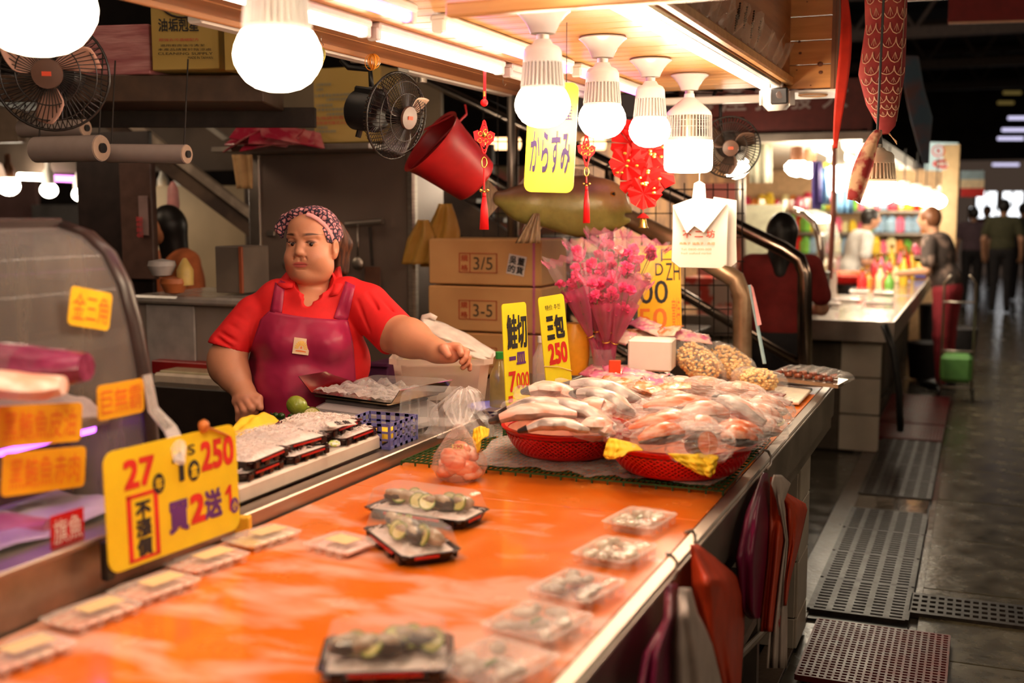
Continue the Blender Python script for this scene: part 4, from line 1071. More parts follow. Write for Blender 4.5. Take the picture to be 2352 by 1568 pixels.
# ---- tied bag of salmon with price label
def knotted_bag():
 c = at(1043, 1108, z=ZT); c = Vector((c.x, c.y + .03, ZT))
 t = thing('tied_salmon_bag', 'small tied plastic bag of salmon pieces with a yellow price sticker', 'bag', c)
 pr = [(.001, 0), (.040, .002), (.060, .014), (.070, .036), (.068, .060), (.056, .082), (.040, .104), (.026, .124), (.015, .140), (.010, .148)]
 rnd = random.Random(5); W = [[rnd.uniform(-.06, .06) for _ in range(24)] for _ in pr]
 b = B(); b.lathe(pr, 24, c, wob=lambda a, i: 1 + (W[i][int(a / (2 * math.pi) * 24 + .5) % 24]) + .03 * math.sin(a * 9)); b.make('plastic_bag', mat('pinkish_film', (.95, .72, .64), r=.12, film=.14, bump=.5, bsc=45, spec=.8), t, smooth=True)
 for k in range(13):
  a = k * 2.4; rr = .034 if k < 10 else .012; z = .024 + (k % 4) * .014 + (.012 if k > 9 else 0)
  p = c + Vector((math.cos(a) * rr, math.sin(a) * rr, z))
  b = B(); b.ball(p, (.034, .024, .019), 16, 10, rot=Matrix.Rotation(a + 1.3, 3, 'Z') @ Matrix.Rotation(a, 3, 'X'), noise=.09)
  b.make('salmon_piece', m_flesh if k % 3 else m_fleshp, t, smooth='all')
 # loose open top fanning up and back
 top = at(1070, 895, t=3.12)
 def fan(u, v):
  w_ = .010 + .058 * (v ** .6) * (1 - .75 * max(0, v - .5) / .5); a = (u - .5) * 2
  ctr = (c + Vector((0, 0, .146))).lerp(top, v)
  return ctr + RIGHT * (a * w_ + .006 * math.sin(u * 29 + v * 7)) - FWDH * (-.015 * math.cos(a * 2.5) - .008 * math.sin(u * 41 + v * 11) * v)
 B().grid(fan, 30, 16).make('bag_top', m_film, t)
 O = at(1038, 1031, t=2.93); sb = B().prism([O, O + RIGHT * .029, O + RIGHT * .029 + UP * .0125, O + UP * .0125], -FWD * .0006)
 st = sb.make('price_sticker', mat('yellow_sticker', (.90, .74, .16), r=.5), t)
 write(B(), '290', O - FWD * .001, RIGHT, UP, (.003, .002, .026, .011), .02, lift=.0006).make('lettering', mat('red_ink', (.60, .03, .02), r=.6), st)
knotted_bag()
b = B(); c = at(1052, 960, z=.86)
def bagback(u, v):
 a = (u - .5) * 2; top = at(1065, 885, t=3.42); base = at(1060, 1000, t=3.42)
 p = base.lerp(top, v); w_ = .11 * (1 - v) ** .6 + .012
 return p + RIGHT * (a * w_ + .01 * math.sin(v * 9)) - FWDH * (.045 * math.cos(a * 1.5) + .008 * math.sin(u * 33) + .006 * math.sin(v * 21 + u * 9))
b.grid(bagback, 30, 16); tag(b.make('plastic_bag', m_filmw, smooth=True), 'empty upright clear plastic bag between the scale and the silvery fish', 'plastic bag')
# ---- food trays
m_tray = mat('black_food_tray', (.016, .009, .009), r=.22, var=.2); m_trayr = mat('red_tray_band', (.50, .02, .015), r=.3)
m_rad = mat('shredded_radish', (.96, .80, .72), c2=(1, .90, .84), lo=.4, hi=.6, r=.45, sc=60, bump=.15, bsc=160, tl=.06)
m_oys = mat('oyster_brown', (.32, .22, .13), c2=(.52, .42, .30), lo=.4, hi=.6, r=.25, sc=30, bump=.3, bsc=60)
m_oysd = mat('oyster_frill', (.06, .045, .035), r=.3, bump=.3)
m_lime = mat('lime_slice', (.62, .56, .20), c2=(.75, .70, .38), r=.3, sc=30); m_rind = mat('lime_rind', (.16, .22, .02), r=.35)
def tray_at(A, Bp, Cp, name, label, grp=None, cat='food tray', z=None):
 """A corner, Bp along the long side, Cp along the short side (Vectors)"""
 u = (Bp - A); v = (Cp - A); w_ = u.length; d = v.length
 t = thing(name, label, cat, (A + u / 2 + v / 2).to_tuple(), math.atan2(u.y, u.x), grp)
 return t, w_, d
def tray_shell(t, w_, d, h=.026, m=m_tray, band=True, fl_=.008):
 def rr(wx, dy, z): return [(x, y, z) for x, y in ((-wx + .012, -dy), (wx - .012, -dy), (wx, -dy + .012), (wx, dy - .012), (wx - .012, dy), (-wx + .012, dy), (-wx, dy - .012), (-wx, -dy + .012))]
 R_ = [rr(w_ / 2 - .014, d / 2 - .014, 0), rr(w_ / 2 - .004, d / 2 - .004, h - .002), rr(w_ / 2 + .002, d / 2 + .002, h), rr(w_ / 2 - .003, d / 2 - .003, h + .001), rr(w_ / 2 - .008, d / 2 - .008, h - .002), rr(w_ / 2 - .016, d / 2 - .016, .003)]
 b = B(); add_rings(b, [[Vector(p) for p in r] for r in R_], caps=False); b.add(R_[0], [tuple(range(8))[::-1]]); b.add(R_[-1], [tuple(range(8))]); b.make('tray', m, t, world=False)
 # pressed ribs along the sides
 b = B()
 for s_ in (-1, 1):
  for k in range(4):
   x = (-.36 + .24 * k) * w_; b.box((x, s_ * (d / 2 - .004), h * .48), (w_ * .1, .008, h * .8), ch=.002)
 b.make('tray_ribs', m, t, world=False, kind='stuff')
 if band:
  b = B(); b.box((0, -d / 2 - .001, h * .80), (w_ * .55, .003, h * .22)); b.box((-w_ / 2 - .001, d * .05, h * .8), (.003, d * .5, h * .22)); b.box((w_ * .5 + .001, -.1 * d, h * .8), (.003, d * .4, h * .22))
  b.make('red_band', m_trayr, t, world=False, kind='stuff')
def lid(t, w_, d, z0, h, m=m_lid):
 def rr(wx, dy, z, c=.014): return [Vector((x, y, z)) for x, y in ((-wx + c, -dy), (wx - c, -dy), (wx, -dy + c), (wx, dy - c), (wx - c, dy), (-wx + c, dy), (-wx, dy - c), (-wx, -dy + c))]
 R_ = [rr(w_ / 2, d / 2, z0), rr(w_ / 2 - .004, d / 2 - .004, z0 + h * .25), rr(w_ / 2 - .012, d / 2 - .012, z0 + h * .9), rr(w_ / 2 - .020, d / 2 - .020, z0 + h)]
 b = B(); add_rings(b, R_, caps=False); b.add(R_[-1], [tuple(range(8))]); return b.make('lid', m, t, world=False)
def radish(t, w_, d, z0, h, n=190, seed=0, kindmesh=True):
 rnd = random.Random(seed)
 b = B(); b.grid(lambda u, v: Vector(((u - .5) * w_ * .93, (v - .5) * d * .93, z0 + h * (math.sin(math.pi * min(1, max(0, u))) * math.sin(math.pi * v)) ** .42 * (1 + .12 * math.sin(u * 19 + seed) * math.sin(v * 15)))), 22, 16)
 for _ in range(n):
  x = rnd.uniform(-.44, .44) * w_; y = rnd.uniform(-.42, .42) * d; a = rnd.uniform(0, 6.28); l = rnd.uniform(.012, .035); r_ = rnd.uniform(.3, 1)
  zz = z0 + h * (math.sin(math.pi * (x / w_ + .5)) * math.sin(math.pi * (y / d + .5))) ** .42
  pts = [(x + math.cos(a + k * .5 * r_) * l * (k / 4 - .5), y + math.sin(a + k * .5 * r_) * l * (k / 4 - .5), zz + .0025 + (.006 * math.sin(k / 4 * math.pi) * r_)) for k in range(5)]
  b.ring(pts, .0009, 4, cap=False)
 return b.make('shredded_radish', m_rad, t, smooth=True, world=False, kind='stuff')
def oysters(t, w_, d, z0, n=5, seed=0):
 rnd = random.Random(seed)
 for k in range(n):
  x = (-.30 + .60 * k / max(1, n - 1)) * w_; y = rnd.uniform(-.10, .16) * d
  R_ = Matrix.Rotation(rnd.uniform(-.4, .4), 3, 'Z') @ Matrix.Rotation(-.5, 3, 'X')
  o = B().ball((x, y, z0 + .020), (.031, .025, .017), 16, 9, rot=R_, noise=.10).make('oyster', m_oys if k % 2 else m_oysd, t, smooth='all', world=False)
  if k % 2 == 0 or n <= 4: B().ball((x, y - .008, z0 + .030), (.024, .014, .011), 12, 7, rot=R_, noise=.1).make('oyster_flesh', m_oys, o, smooth='all', world=False)
 for k in range(n):
  x = (-.33 + .58 * k / max(1, n - 1)) * w_ + rnd.uniform(-.008, .008); y = rnd.uniform(-.26, .06) * d
  Rr = Matrix.Rotation(rnd.uniform(-.6, .6), 3, 'Z') @ Matrix.Rotation(math.radians(rnd.uniform(35, 72)), 3, 'X')
  l_ = B().lathe([(.0005, .0015), (.0175, .0015), (.0175, -.0015), (.0005, -.0015)], 20, (x + .02, y, z0 + .026), rot=Rr).make('lime_slice', m_lime, t, smooth=True, world=False)
  B().lathe([(.0170, .0022), (.0196, .002), (.0196, -.002), (.0170, -.0022)], 20, (x + .02, y, z0 + .026), rot=Rr).make('rind', m_rind, l_, smooth=True, world=False)
for (A_, B_, C_, lab) in (((832, 1168, 2.66), (1062, 1202, 2.42), (868, 1128, 0), 'black tray of oysters with lime slices under a clear lid, farther one'), ((832, 1213, 2.46), (925, 1285, 2.2), (1071, 1275, 0), 'black tray of oysters with lime slices under a clear lid, nearer one')):
 A = at(A_[0], A_[1], z=ZT + .022); A.z = ZT + .001; Bq = at(B_[0], B_[1], z=ZT + .022); Bq.z = A.z
 if 'farther' in lab:
  u = Bq - A; v = Vector((-u.y, u.x, 0)).normalized() * .13
 else:
  C2 = at(1071, 1275, z=ZT + .022); C2.z = A.z; u = Bq - A; v = Vector((-u.y, u.x, 0)).normalized() * .127
 t, w_, d = tray_at(A, A + u, A + v, 'oyster_tray', lab, 'oyster trays on the orange board')
 tray_shell(t, w_, d, .024); radish(t, w_, d, .018, .006, 90, len(lab)); oysters(t, w_, d, .022, 6, 3); lid(t, w_, d, .024, .045)
# flat translucent packs along the inner rail
m_pack = mat('pink_fish_slices', (.86, .42, .30), c2=(.93, .68, .52), lo=.42, hi=.58, r=.35, sc=14, stretch=(1, 5, 1), bump=.1)
m_packy = mat('yellow_fish_slices', (.85, .62, .22), c2=(.92, .76, .50), lo=.42, hi=.58, r=.35, sc=12)
m_packl = mat('frosted_pack_plastic', (.90, .74, .66), r=.25, film=.16, ff=.3, bump=.15, bsc=30, spec=.7)
def flat_pack(px, py, w_, d, rz, label, m=m_pack, grp='flat fish packs along the inner rail', h=.016, seed=0):
 p = at(px, py, z=ZT + .01); t = thing('fish_pack', label, 'food pack', (p.x, p.y, ZT + .001), rz, grp)
 tray_shell(t, w_, d, h, m_packl, band=False)
 for k in range(5):
  B().box(((-.34 + .17 * k) * w_, 0, h * .55), (w_ * .15, d * .70, h * .55), ch=.003, rz=.12).make('fish_slice', m, t, world=False)
 lid(t, w_, d, h, .009, m_packl)
 b = B(); b.box((w_ * .08, -d * .05, h + .0098), (w_ * .5, d * .42, .0006)); b.make('paper_label', mat('yellowed_label', (.88, .66, .34), r=.5, var=.08), t, world=False)
 return t
for i, (px, py, rz, lab, m) in enumerate([(602, 1236, .30, 'flat clear pack with yellow label right of the large yellow price sign', m_packy), (475, 1290, .32, 'flat fish pack under the bottom edge of the large price sign', m_pack), (355, 1352, .36, 'flat fish pack just in front of the large price sign', m_pack),
  (212, 1412, .36, 'flat fish pack second from the near left corner of the board', m_pack), (45, 1505, .34, 'flat fish pack cut off by the left picture border', m_pack)]):
 flat_pack(px, py, .150, .098, rz + 1.05, lab, m)
flat_pack(785, 1252, .125, .112, -.25, 'square pale pink fish pack beside the nearer oyster tray', mat('pale_pink_slices', (.90, .52, .46), c2=(.95, .72, .66), lo=.4, hi=.6, r=.4, sc=14), None)
# silver packs along the customer edge
m_sil = mat('glossy_silver_pack', (.42, .32, .20), c2=(.90, .82, .64), lo=.42, hi=.58, r=.14, sc=11, bump=.35, bsc=26, coat=.6)
m_mush = mat('grey_shellfish', (.36, .28, .22), c2=(.66, .56, .46), lo=.4, hi=.6, r=.3, sc=26, bump=.4, bsc=50)
def wrapped(px, py, w_, d, rz, label, h=.030, m=m_mush, green=True, seed=0, film=m_lid):
 p = at(px, py, z=ZT + .02); t = thing('seafood_pack', label, 'food pack', (p.x, p.y, ZT + .001), rz, 'wrapped seafood packs along the customer edge')
 rnd = random.Random(seed)
 tray_shell(t, w_, d, h * .7, m_packl, band=False)
 for k in range(11):
  x = rnd.uniform(-.36, .36) * w_; y = rnd.uniform(-.34, .34) * d
  B().ball((x, y, h * .62), (rnd.uniform(.014, .024), rnd.uniform(.010, .016), .008), 10, 6, rot=Matrix.Rotation(rnd.uniform(0, 3), 3, 'Z'), noise=.12).make('shellfish', m, t, smooth='all', world=False)
 if green: B().ball((-.1 * w_, -.05 * d, h * .85), (.018, .006, .005), 10, 6).make('green_garnish', mat('garnish_green', (.06, .16, .02), r=.5), t, smooth='all', world=False)
 b = B(); b.grid(lambda u, v: Vector(((u - .5) * w_, (v - .5) * d, h * .72 + h * .32 * (math.sin(math.pi * u) * math.sin(math.pi * v)) ** .3 + .0016 * math.sin(u * 40 + v * 13) * math.sin(v * 33))), 26, 20)
 b.make('cling_film', film, t, smooth=True, world=False)
m_foilfilm = mat('shiny_wrap', (.96, .86, .70), r=.10, film=.10, ff=.4, bump=.4, bsc=24, spec=1, var=.03)
for i, (px, py, w_, d, rz, lab, m, fm) in enumerate([
 (1470, 1190, .150, .120, 1.42, 'shiny wrapped pack farthest up the customer edge of the board', m_sil, m_foilfilm), (1412, 1262, .150, .125, 1.40, 'shiny wrapped pack, second along the customer edge', m_sil, m_foilfilm),
 (1325, 1345, .150, .13, 1.35, 'wrapped shellfish pack with violet glints, third along the customer edge', m_mush, m_lid), (1235, 1425, .150, .135, 1.35, 'wrapped shellfish pack with green garnish, fourth along the customer edge', m_mush, m_packl),
 (1135, 1520, .16, .14, 1.30, 'wrapped shellfish pack at the bottom, right of the dark tray', m_mush, m_packl)]):
 wrapped(px, py, w_, d, rz, lab, seed=i, m=m, film=fm, green=(i not in (1, 2)))
p = at(890, 1505, z=ZT + .02); t = thing('oyster_tray', 'large dark tray of oysters cut off by the bottom picture border', 'food tray', (p.x, p.y, ZT + .001), .45)
tray_shell(t, .20, .15, .024); radish(t, .20, .15, .012, .006, 60, 9); oysters(t, .20, .15, .020, 5, 8); lid(t, .20, .15, .024, .040)
# ---- white cutting board and stacked radish trays
cbd = B().box((-1.66, 2.43, ZT + .0555), (.26, .66, .042), ch=.006).make('cutting_board', mat('white_board', (.80, .68, .56), r=.5, var=.06)); tag(cbd, 'thick white cutting board carrying the stacked radish trays', 'cutting board')
cbd.name = 'cutting_board'
zb = ZT + .077
TR = [(-1.635, 2.215, zb, .155, .20, .05, 'sashimi tray of shredded radish at the bottom of the stack, nearest the camera'), (-1.63, 2.415, zb, .155, .20, -.03, 'radish tray at the bottom of the stack, middle one'), (-1.63, 2.66, zb, .165, .20, .02, 'radish tray at the bottom of the stack, beside the blue crate'),
  (-1.635, 2.235, zb + .024, .165, .20, .10, 'radish tray on top of the stack, nearest the camera'), (-1.65, 2.43, zb + .023, .165, .20, -.12, 'radish tray on top of the stack with a white paper label'), (-1.655, 2.63, zb + .024, .16, .19, .06, 'radish tray on top of the stack in front of the limes')]
for i, (x, y, z, w_, d, rz, lab) in enumerate(TR):
 t = thing('radish_tray', lab, 'food tray', (x, y, z), rz + math.pi / 2, 'stacked radish trays on the cutting board')
 tray_shell(t, w_ + .03, d, .022, mat('brown_black_tray', (.035, .012, .010), r=.2)); radish(t, w_ + .03, d, .017, .021 if i > 2 else .010, 260 if i > 2 else 160, i)
 if i == 4: lid(t, w_ + .03, d, .022, .018)
O = at(758, 992, t=2.98); O.z = zb + .058; u = Vector((.045, .062, 0)); v = Vector((-.035, .028, .006))
pl = B().prism([O, O + u * 1.0, O + u + v, O + v], Vector((0, 0, .0008))).make('paper_label', mat('white_paper', (.88, .76, .68), r=.6)); tag(pl, 'small white paper label with scribbled characters on the radish trays', 'label')
write(B(), '生魚', O + Vector((0, 0, .001)), u.normalized(), v.normalized(), (u.length * .3, v.length * .15, u.length * .85, v.length * .85), .02).make('lettering', mat('black_ink', (.02, .018, .02), r=.6), pl)
b = B(); c = at(768, 1018, t=2.92)
tg = thing('seasoning_sachet', 'small green and white seasoning sachet lying on the radish trays', 'sachet', c)
B().ball(c, (.016, .012, .005), 12, 7, rot=Matrix.Rotation(.6, 3, 'Z') @ Matrix.Rotation(.5, 3, 'X'), noise=.1).make('sachet', mat('sachet_green', (.45, .60, .10), c2=(.85, .80, .70), lo=.45, hi=.55, r=.2, sc=90), tg)
# yellow cloth behind the trays
b = B()
def yc(u, v):
 a = at(545, 975, t=2.98).lerp(at(640, 968, t=3.1), u); top = a + Vector((0, 0, .006 + .020 * math.sin(u * 3.1)))
 return top.lerp(a + (-FWDH) * .12 + Vector((0, 0, -.012)), v) + Vector((0, 0, .0035 * math.sin(u * 11 + v * 6) + .0015 * math.sin(u * 23 - v * 9)))
b.grid(yc, 34, 14); tag(b.make('cloth', m_ycloth, smooth='all', thick=.003), 'bright yellow cloth crumpled behind the radish trays', 'cloth')
# small yellow paper box at the end of the board
O = at(548, 1150, t=2.45); O.z = ZT - .022
ybx = B().box(O + Vector((-.03, .02, .028)), (.075, .028, .062), ch=.002, rz=.35).make('small_box', mat('yellow_card', (.85, .48, .02), r=.55)); tag(ybx, 'small yellow card box beside the large yellow price sign', 'box')
for (dx, dz, cc) in ((.009, .04, (.7, .08, .12)), (.012, .02, (.1, .35, .25))):
 c = O + Vector((-.03, .02, .0)) + Matrix.Rotation(.35, 3, 'Z') @ Vector((dx - .02, -.0145, dz)); B().ball(c, (.005, .0012, .005), 10, 6).make('printed_dot', mat('dot_%d' % int(cc[0] * 10), cc, r=.5), ybx, smooth='all')
# ---- limes on a dark leaf
m_limes = mat('lime_peel', (.20, .26, .018), c2=(.33, .33, .05), lo=.4, hi=.7, r=.24, sc=9, bump=.15, bsc=160)
t = thing('lime', 'whole green lime lying behind the radish trays', 'lime', at(682, 955, t=3.28))
c = at(682, 931, t=3.28); b = B(); b.ball(c, (.0315, .029, .0275), 26, 18, rot=Matrix.Rotation(.5, 3, 'Y')); b.ball(c + RIGHT * .029 - UP * .006, (.008, .007, .006), 10, 8); b.make('peel', m_limes, t, smooth='all')
t = thing('lime_half', 'halved lime with its pale cut face toward the camera', 'lime', at(716, 956, t=3.20))
c = at(718, 947, t=3.20); Rl = Matrix([list(RIGHT), list(UP), list(-FWD)]).transposed()
b = B()
def hl(u, v):
 a = math.pi * v; ph = math.pi / 2 * u; return c + Rl @ Vector((-.026 * math.cos(a) * (1 - .3 * u * u), .0235 * math.sin(a) * math.cos(ph) - .008, .0118 - .032 * math.sin(a) * math.sin(ph)))
b.grid(hl, 12, 18); b.make('peel', m_limes, t, smooth='all', thick=.001)
b = B(); n = 24; b.add([c + Rl @ Vector((-.0235 * math.cos(math.pi * k / (n - 1)), .0215 * math.sin(math.pi * k / (n - 1)) - .008, .012)) for k in range(n)], [tuple(range(n))]); b.make('cut_face', mat('lime_pulp', (.62, .58, .22), c2=(.74, .70, .40), r=.25, sc=80), t)
b = B()
for k in range(6):
 a = math.pi * (k + .5) / 6; b.ring([c + Rl @ Vector((0, -.006, .0125)), c + Rl @ Vector((-.021 * math.cos(a), .019 * math.sin(a) - .008, .0125))], .0007, 4)
b.make('pulp_lines', mat('lime_pith', (.86, .82, .60), r=.5), t, kind='stuff')
for i, (px, py, r_) in enumerate([(633, 954, .011), (646, 955, .012), (668, 956, .010), (702, 961, .010), (742, 955, .013), (728, 960, .009)]):
 c = at(px, py, t=3.25); tag(B().ball(c, (r_, r_ * .85, r_ * .85), 16, 10).make('small_citrus', mat('dark_green_citrus', (.02, .05, .008), r=.12), smooth='all'), 'tiny glossy dark green citrus around the lime', 'citrus', 'tiny citrus around the lime')
b = B(); b.ring([at(622, 948, t=3.26), at(628, 962, t=3.24), at(660, 968, t=3.22), at(730, 968, t=3.2), at(762, 960, t=3.22), at(772, 948, t=3.24)], .003, 6); b.ring([at(628, 962, t=3.24), at(764, 962, t=3.22)], .008, 8, flat=.4)
tag(b.make('dark_dish', m_black, smooth='all'), 'shallow dark dish holding the tiny citrus', 'dish')
# ---- small blue openwork crate
def crate():
 p0 = at(900, 1034, z=ZT + .038); 
 x1 = -1.500; x0 = x1 - .155; y0 = 2.755; y1 = y0 + .165; z0 = ZT + .036; h = .072
 t = thing('small_crate', 'small translucent blue openwork crate beside the kitchen scale', 'crate', ((x0 + x1) / 2, (y0 + y1) / 2, z0)); m = mat('blue_crate_plastic', (.20, .20, .52), r=.3, var=.05, tl=.2)
 def wall(P, Q, name='side_panel'):
  b = B(); P = Vector(P); Q = Vector(Q); d = (Q - P); L = d.length; d.normalize(); n = 5
  th = .0035; ang = math.atan2(d.y, d.x)
  for zz, hh in ((0.004, .008), (.026, .006), (.047, .006), (.068, .009)): b.box(P + d * L / 2 + Vector((0, 0, zz)), (L, th, hh), rz=ang)
  for k in range(n + 1): b.box(P + d * (L * k / n) + Vector((0, 0, h / 2)), (.014 if 0 < k < n else .008, th, h), rz=ang)
  for k in range(n):
   pass
  b.make(name, m, t)
 wall((x0, y0, z0), (x1, y0, z0)); wall((x1, y0, z0), (x1, y1, z0)); wall((x0, y1, z0), (x1, y1, z0)); wall((x0, y0, z0), (x0, y1, z0))
 B().box(((x0 + x1) / 2, (y0 + y1) / 2, z0 + .002), (x1 - x0, y1 - y0, .004)).make('base', m, t)
 o = B().box(((x0 + x1) / 2 - .01, (y0 + y1) / 2 - .01, z0 + .026), (.10, .11, .040), ch=.008, rz=.1).make('folded_cloth', m_ycloth); tag(o, 'folded yellow cloth inside the small blue crate', 'cloth')
crate()
# ---- kitchen scale
def scale():
 a = -.0; yaw = math.radians(-12)
 c = Vector((-1.77, 3.17, ZT + .001)); t = thing('kitchen_scale', 'grey digital counter scale with a steel pan, in front of the vendor', 'scale', c, yaw)
 mg = mat('grey_scale_plastic', (.50, .44, .44), r=.35, var=.05); mgd = mat('dark_scale_plastic', (.10, .085, .085), r=.4)
 def rr(wx, dy, z, y_=0, c_=.02): return [Vector((x, y + y_, z)) for x, y in ((-wx + c_, -dy), (wx - c_, -dy), (wx, -dy + c_), (wx, dy - c_), (wx - c_, dy), (-wx + c_, dy), (-wx, dy - c_), (-wx, -dy + c_))]
 b = B(); add_rings(b, [rr(.15, .14, .012), rr(.155, .145, .03), rr(.15, .14, .075), rr(.125, .115, .092)]); b.make('body', mg, t, world=False)
 b = B(); add_rings(b, [rr(.128, .118, .092), rr(.130, .12, .098), rr(.120, .11, .104)]); b.make('plate_support', mgd, t, world=False)
 b = B()
 for sx in (-1, 1):
  for sy in (-1, 1): b.lathe([(.0005, 0), (.014, 0), (.014, .013), (.0005, .013)], 12, (sx * .12, sy * .11, 0))
 b.make('feet', m_black, t, world=False)
 # sloping display panel on the customer side
 b = B(); b.add([(.148, -.12, .026), (.148, .12, .026), (.128, .115, .082), (.128, -.115, .082), (.152, -.12, .030), (.152, .12, .030), (.133, .115, .084), (.133, -.115, .084)], [(0, 1, 2, 3), (4, 5, 6, 7), (0, 1, 5, 4), (1, 2, 6, 5), (2, 3, 7, 6), (3, 0, 4, 7)])
 dp = b.make('display_panel', mat('pale_display', (.62, .50, .48), r=.15, var=.05), t, world=False)
 for k in range(3):
  y0 = -.10 + k * .068; b = B(); b.poly([(.1525, y0, .040), (.1525, y0 + .06, .040), (.1425, y0 + .06, .066), (.1425, y0, .066)]); b.make('display_window', mat('display_glass', (.42, .35, .34), r=.1), dp, world=False)
 # steel pan: flat sheet with two raised wings
 mp_ = mat('polished_pan', (.60, .50, .36), r=.14, m=1, var=.1, sc=6)
 b = B(); add_rings(b, [rr(.155, .125, .108, 0, .006), rr(.157, .127, .113, 0, .006)]); b.make('plate', mp_, t, world=False)
 b = B(); sec = [(-.215, .168), (-.160, .120), (.150, .117), (.172, .118), (.205, .160)]
 V_ = []
 for y in (-.13, .13):
  for x, z in sec: V_.append((x, y, z))
 b.add(V_, [(k, k + 1, 5 + k + 1, 5 + k) for k in range(4)]); b.make('pan', mp_, t, world=False, thick=.002)
 # bags left in the pan
 rnd = random.Random(4); b = B()
 b.grid(lambda u, v: Vector(((u - .5) * .33, (v - .5) * .24, .121 + .030 * abs(noise.noise(Vector((u * 5, v * 4, 1)))) + .016 * abs(noise.noise(Vector((u * 14, v * 11, 4)))))), 40, 30)
 o = b.make('plastic_bag', m_filmw, None, world=False); o.location = c; o.rotation_euler = (0, 0, yaw); tag(o, 'crumpled empty plastic bags lying in the scale pan', 'plastic bag')
 O = Matrix.Rotation(yaw, 4, 'Z'); P = lambda x, y, z: c + (O @ Vector((x, y, z)))
 s_ = B().prism([P(-.02, -.1465, .050), P(.040, -.1465, .050), P(.040, -.1445, .072), P(-.02, -.1445, .072)], O @ Vector((0, -.001, 0))).make('sticker', mat('white_sticker', (.80, .72, .68), r=.5), t, world=False)
 s_.parent = None; s_.parent = t
 for v_ in s_.data.vertices: v_.co = Matrix.Rotation(-yaw, 4, 'Z') @ (v_.co - c)
 write(B(), '電子計價秤檢定合格', (-.017, -.1478, .062), (1, 0, 0), (0, .0, 1), (0, 0, .054, .006), .02, lift=.0002).make('lettering', mat('black_ink', (.02, .018, .02), r=.6), s_, world=False)
scale()
# ---- stacks of clear empty boxes behind the scale
for i, (px, py, tt, w_, d, h, rz, lab) in enumerate([(925, 905, 3.72, .30, .16, .05, .05, 'clear plastic box lid lying on top behind the scale pan'), (1000, 968, 3.42, .20, .15, .10, .15, 'tall clear plastic box right of the scale'), (1010, 990, 3.3, .22, .15, .03, .2, 'flat stack of clear lids right of the scale')]):
 p = at(px, py, t=tt); t = thing('clear_box', lab, 'plastic box', (p.x, p.y, p.z), rz, 'empty clear boxes by the scale'); lid(t, w_, d, 0, h)
 b = B()
 for k in range(7): b.box((-w_ * .42 + k * w_ * .14, -d / 2 + .004, h * .45), (.004, .003, h * .7))
 b.make('ribs', m_lid, t, world=False, kind='stuff')
# ================================================================== PRICE SIGNS
m_yel = mat('yellow_sign_board', (.90, .66, .02), r=.35, var=.04); m_yelb = mat('bright_yellow_board', (.95, .82, .03), r=.35, var=.03)
i_red = mat('red_ink_paint', (.70, .03, .02), r=.5); i_blk = mat('black_ink', (.02, .018, .02), r=.6); i_vio = mat('violet_ink', (.12, .03, .22), r=.5); i_or = mat('orange_ink', (.85, .18, .02), r=.5)
def board(name, label, P00, P10, P01, r, m, th=.003, group=None, cat='price sign'):
 u, v, w_, h = frame_of(P00, P10, P01); n = u.cross(v)
 t = thing(name, label, cat, P00, group=group)
 B().prism(rrect(P00, u, v, w_, h, r), -n * th).make('sign_board', m, t)
 def W(s, box, ink, bold=.02, lift=.0012):
  x0, y0, x1, y1 = box; write(B(), s, P00, u, v, (x0 * w_, y0 * h, x1 * w_, y1 * h), bold, lift).make('lettering', ink, t)
 return t, W, (P00, u, v, w_, h, n)
# large "27 / 250" sign standing on the rail
P00 = at(252, 1322, X=-1.418); P10 = at(552, 1212, X=-1.408); P01 = at(214, 1048, X=-1.428)
P01 = Vector((P01.x, P01.y, at(214, 1048, X=-1.428).z)); 
t, W, fr = board('price_sign', 'large yellow board reading 27 and 250 with a red box of characters at lower left', P00, P10, P01, .026, m_yel)
def one(x0, y0, x1, y1, ink):
 P, u, v, w_, h, n = fr; s_ = (x1 - x0); B().poly([P + u * w_ * x + v * h * y + n * .0012 for x, y in ((x0 + .55 * s_, y0), (x1, y0), (x1, y1), (x0 + .62 * s_, y1), (x0, y1 - .06), (x0 + .05 * s_, y1 - .09), (x0 + .55 * s_, y1 - .07))]).make('lettering', ink, t)
W('27', (.13, .66, .335, .89), i_red, .03); one(.47, .60, .56, .86, i_blk); W('250', (.70, .64, .965, .89), i_red, .03); W('S', (.595, .81, .65, .90), i_blk, .01)
W('買', (.43, .17, .575, .43), i_vio, .035); W('2', (.60, .20, .70, .44), i_red, .035); W('送', (.71, .19, .845, .44), i_vio, .035); one(.88, .20, .935, .44, i_red)
W('不', (.195, .38, .295, .52), i_blk, .04); W('漲', (.195, .23, .295, .37), i_blk, .04); W('價', (.195, .07, .295, .21), i_blk, .04)
P, u, v, w_, h, n = fr
b = B(); 
for (x0, y0, x1, y1) in ((.135, .035, .165, .60), (.325, .035, .355, .60), (.135, .035, .355, .06), (.135, .57, .355, .60)): b.prism([P + u * x0 * w_ + v * y0 * h, P + u * x1 * w_ + v * y0 * h, P + u * x1 * w_ + v * y1 * h, P + u * x0 * w_ + v * y1 * h], n * .0012)
b.make('red_frame', i_red, t)
for (cx, cy, r_, s_, ink) in ((.365, .635, .0165, '年', i_blk), (.635, .665, .0175, '盒', i_blk), (.955, .235, .0135, '小', i_vio)):
 c = P + u * cx * w_ + v * cy * h + n * .0013; q = [c + u * math.cos(a) * r_ + v * math.sin(a) * r_ * 1.2 for a in [k * math.pi / 10 for k in range(20)]]
 o = B().poly(q).make('dot', ink, t); write(B(), s_, c - u * r_ * .6 - v * r_ * .7, u, v, (0, 0, r_ * 1.2, r_ * 1.4), .02, .0008).make('lettering', m_yel, o)
b = B(); a_ = P + u * .72 * w_ + v * 1.04 * h + n * .004
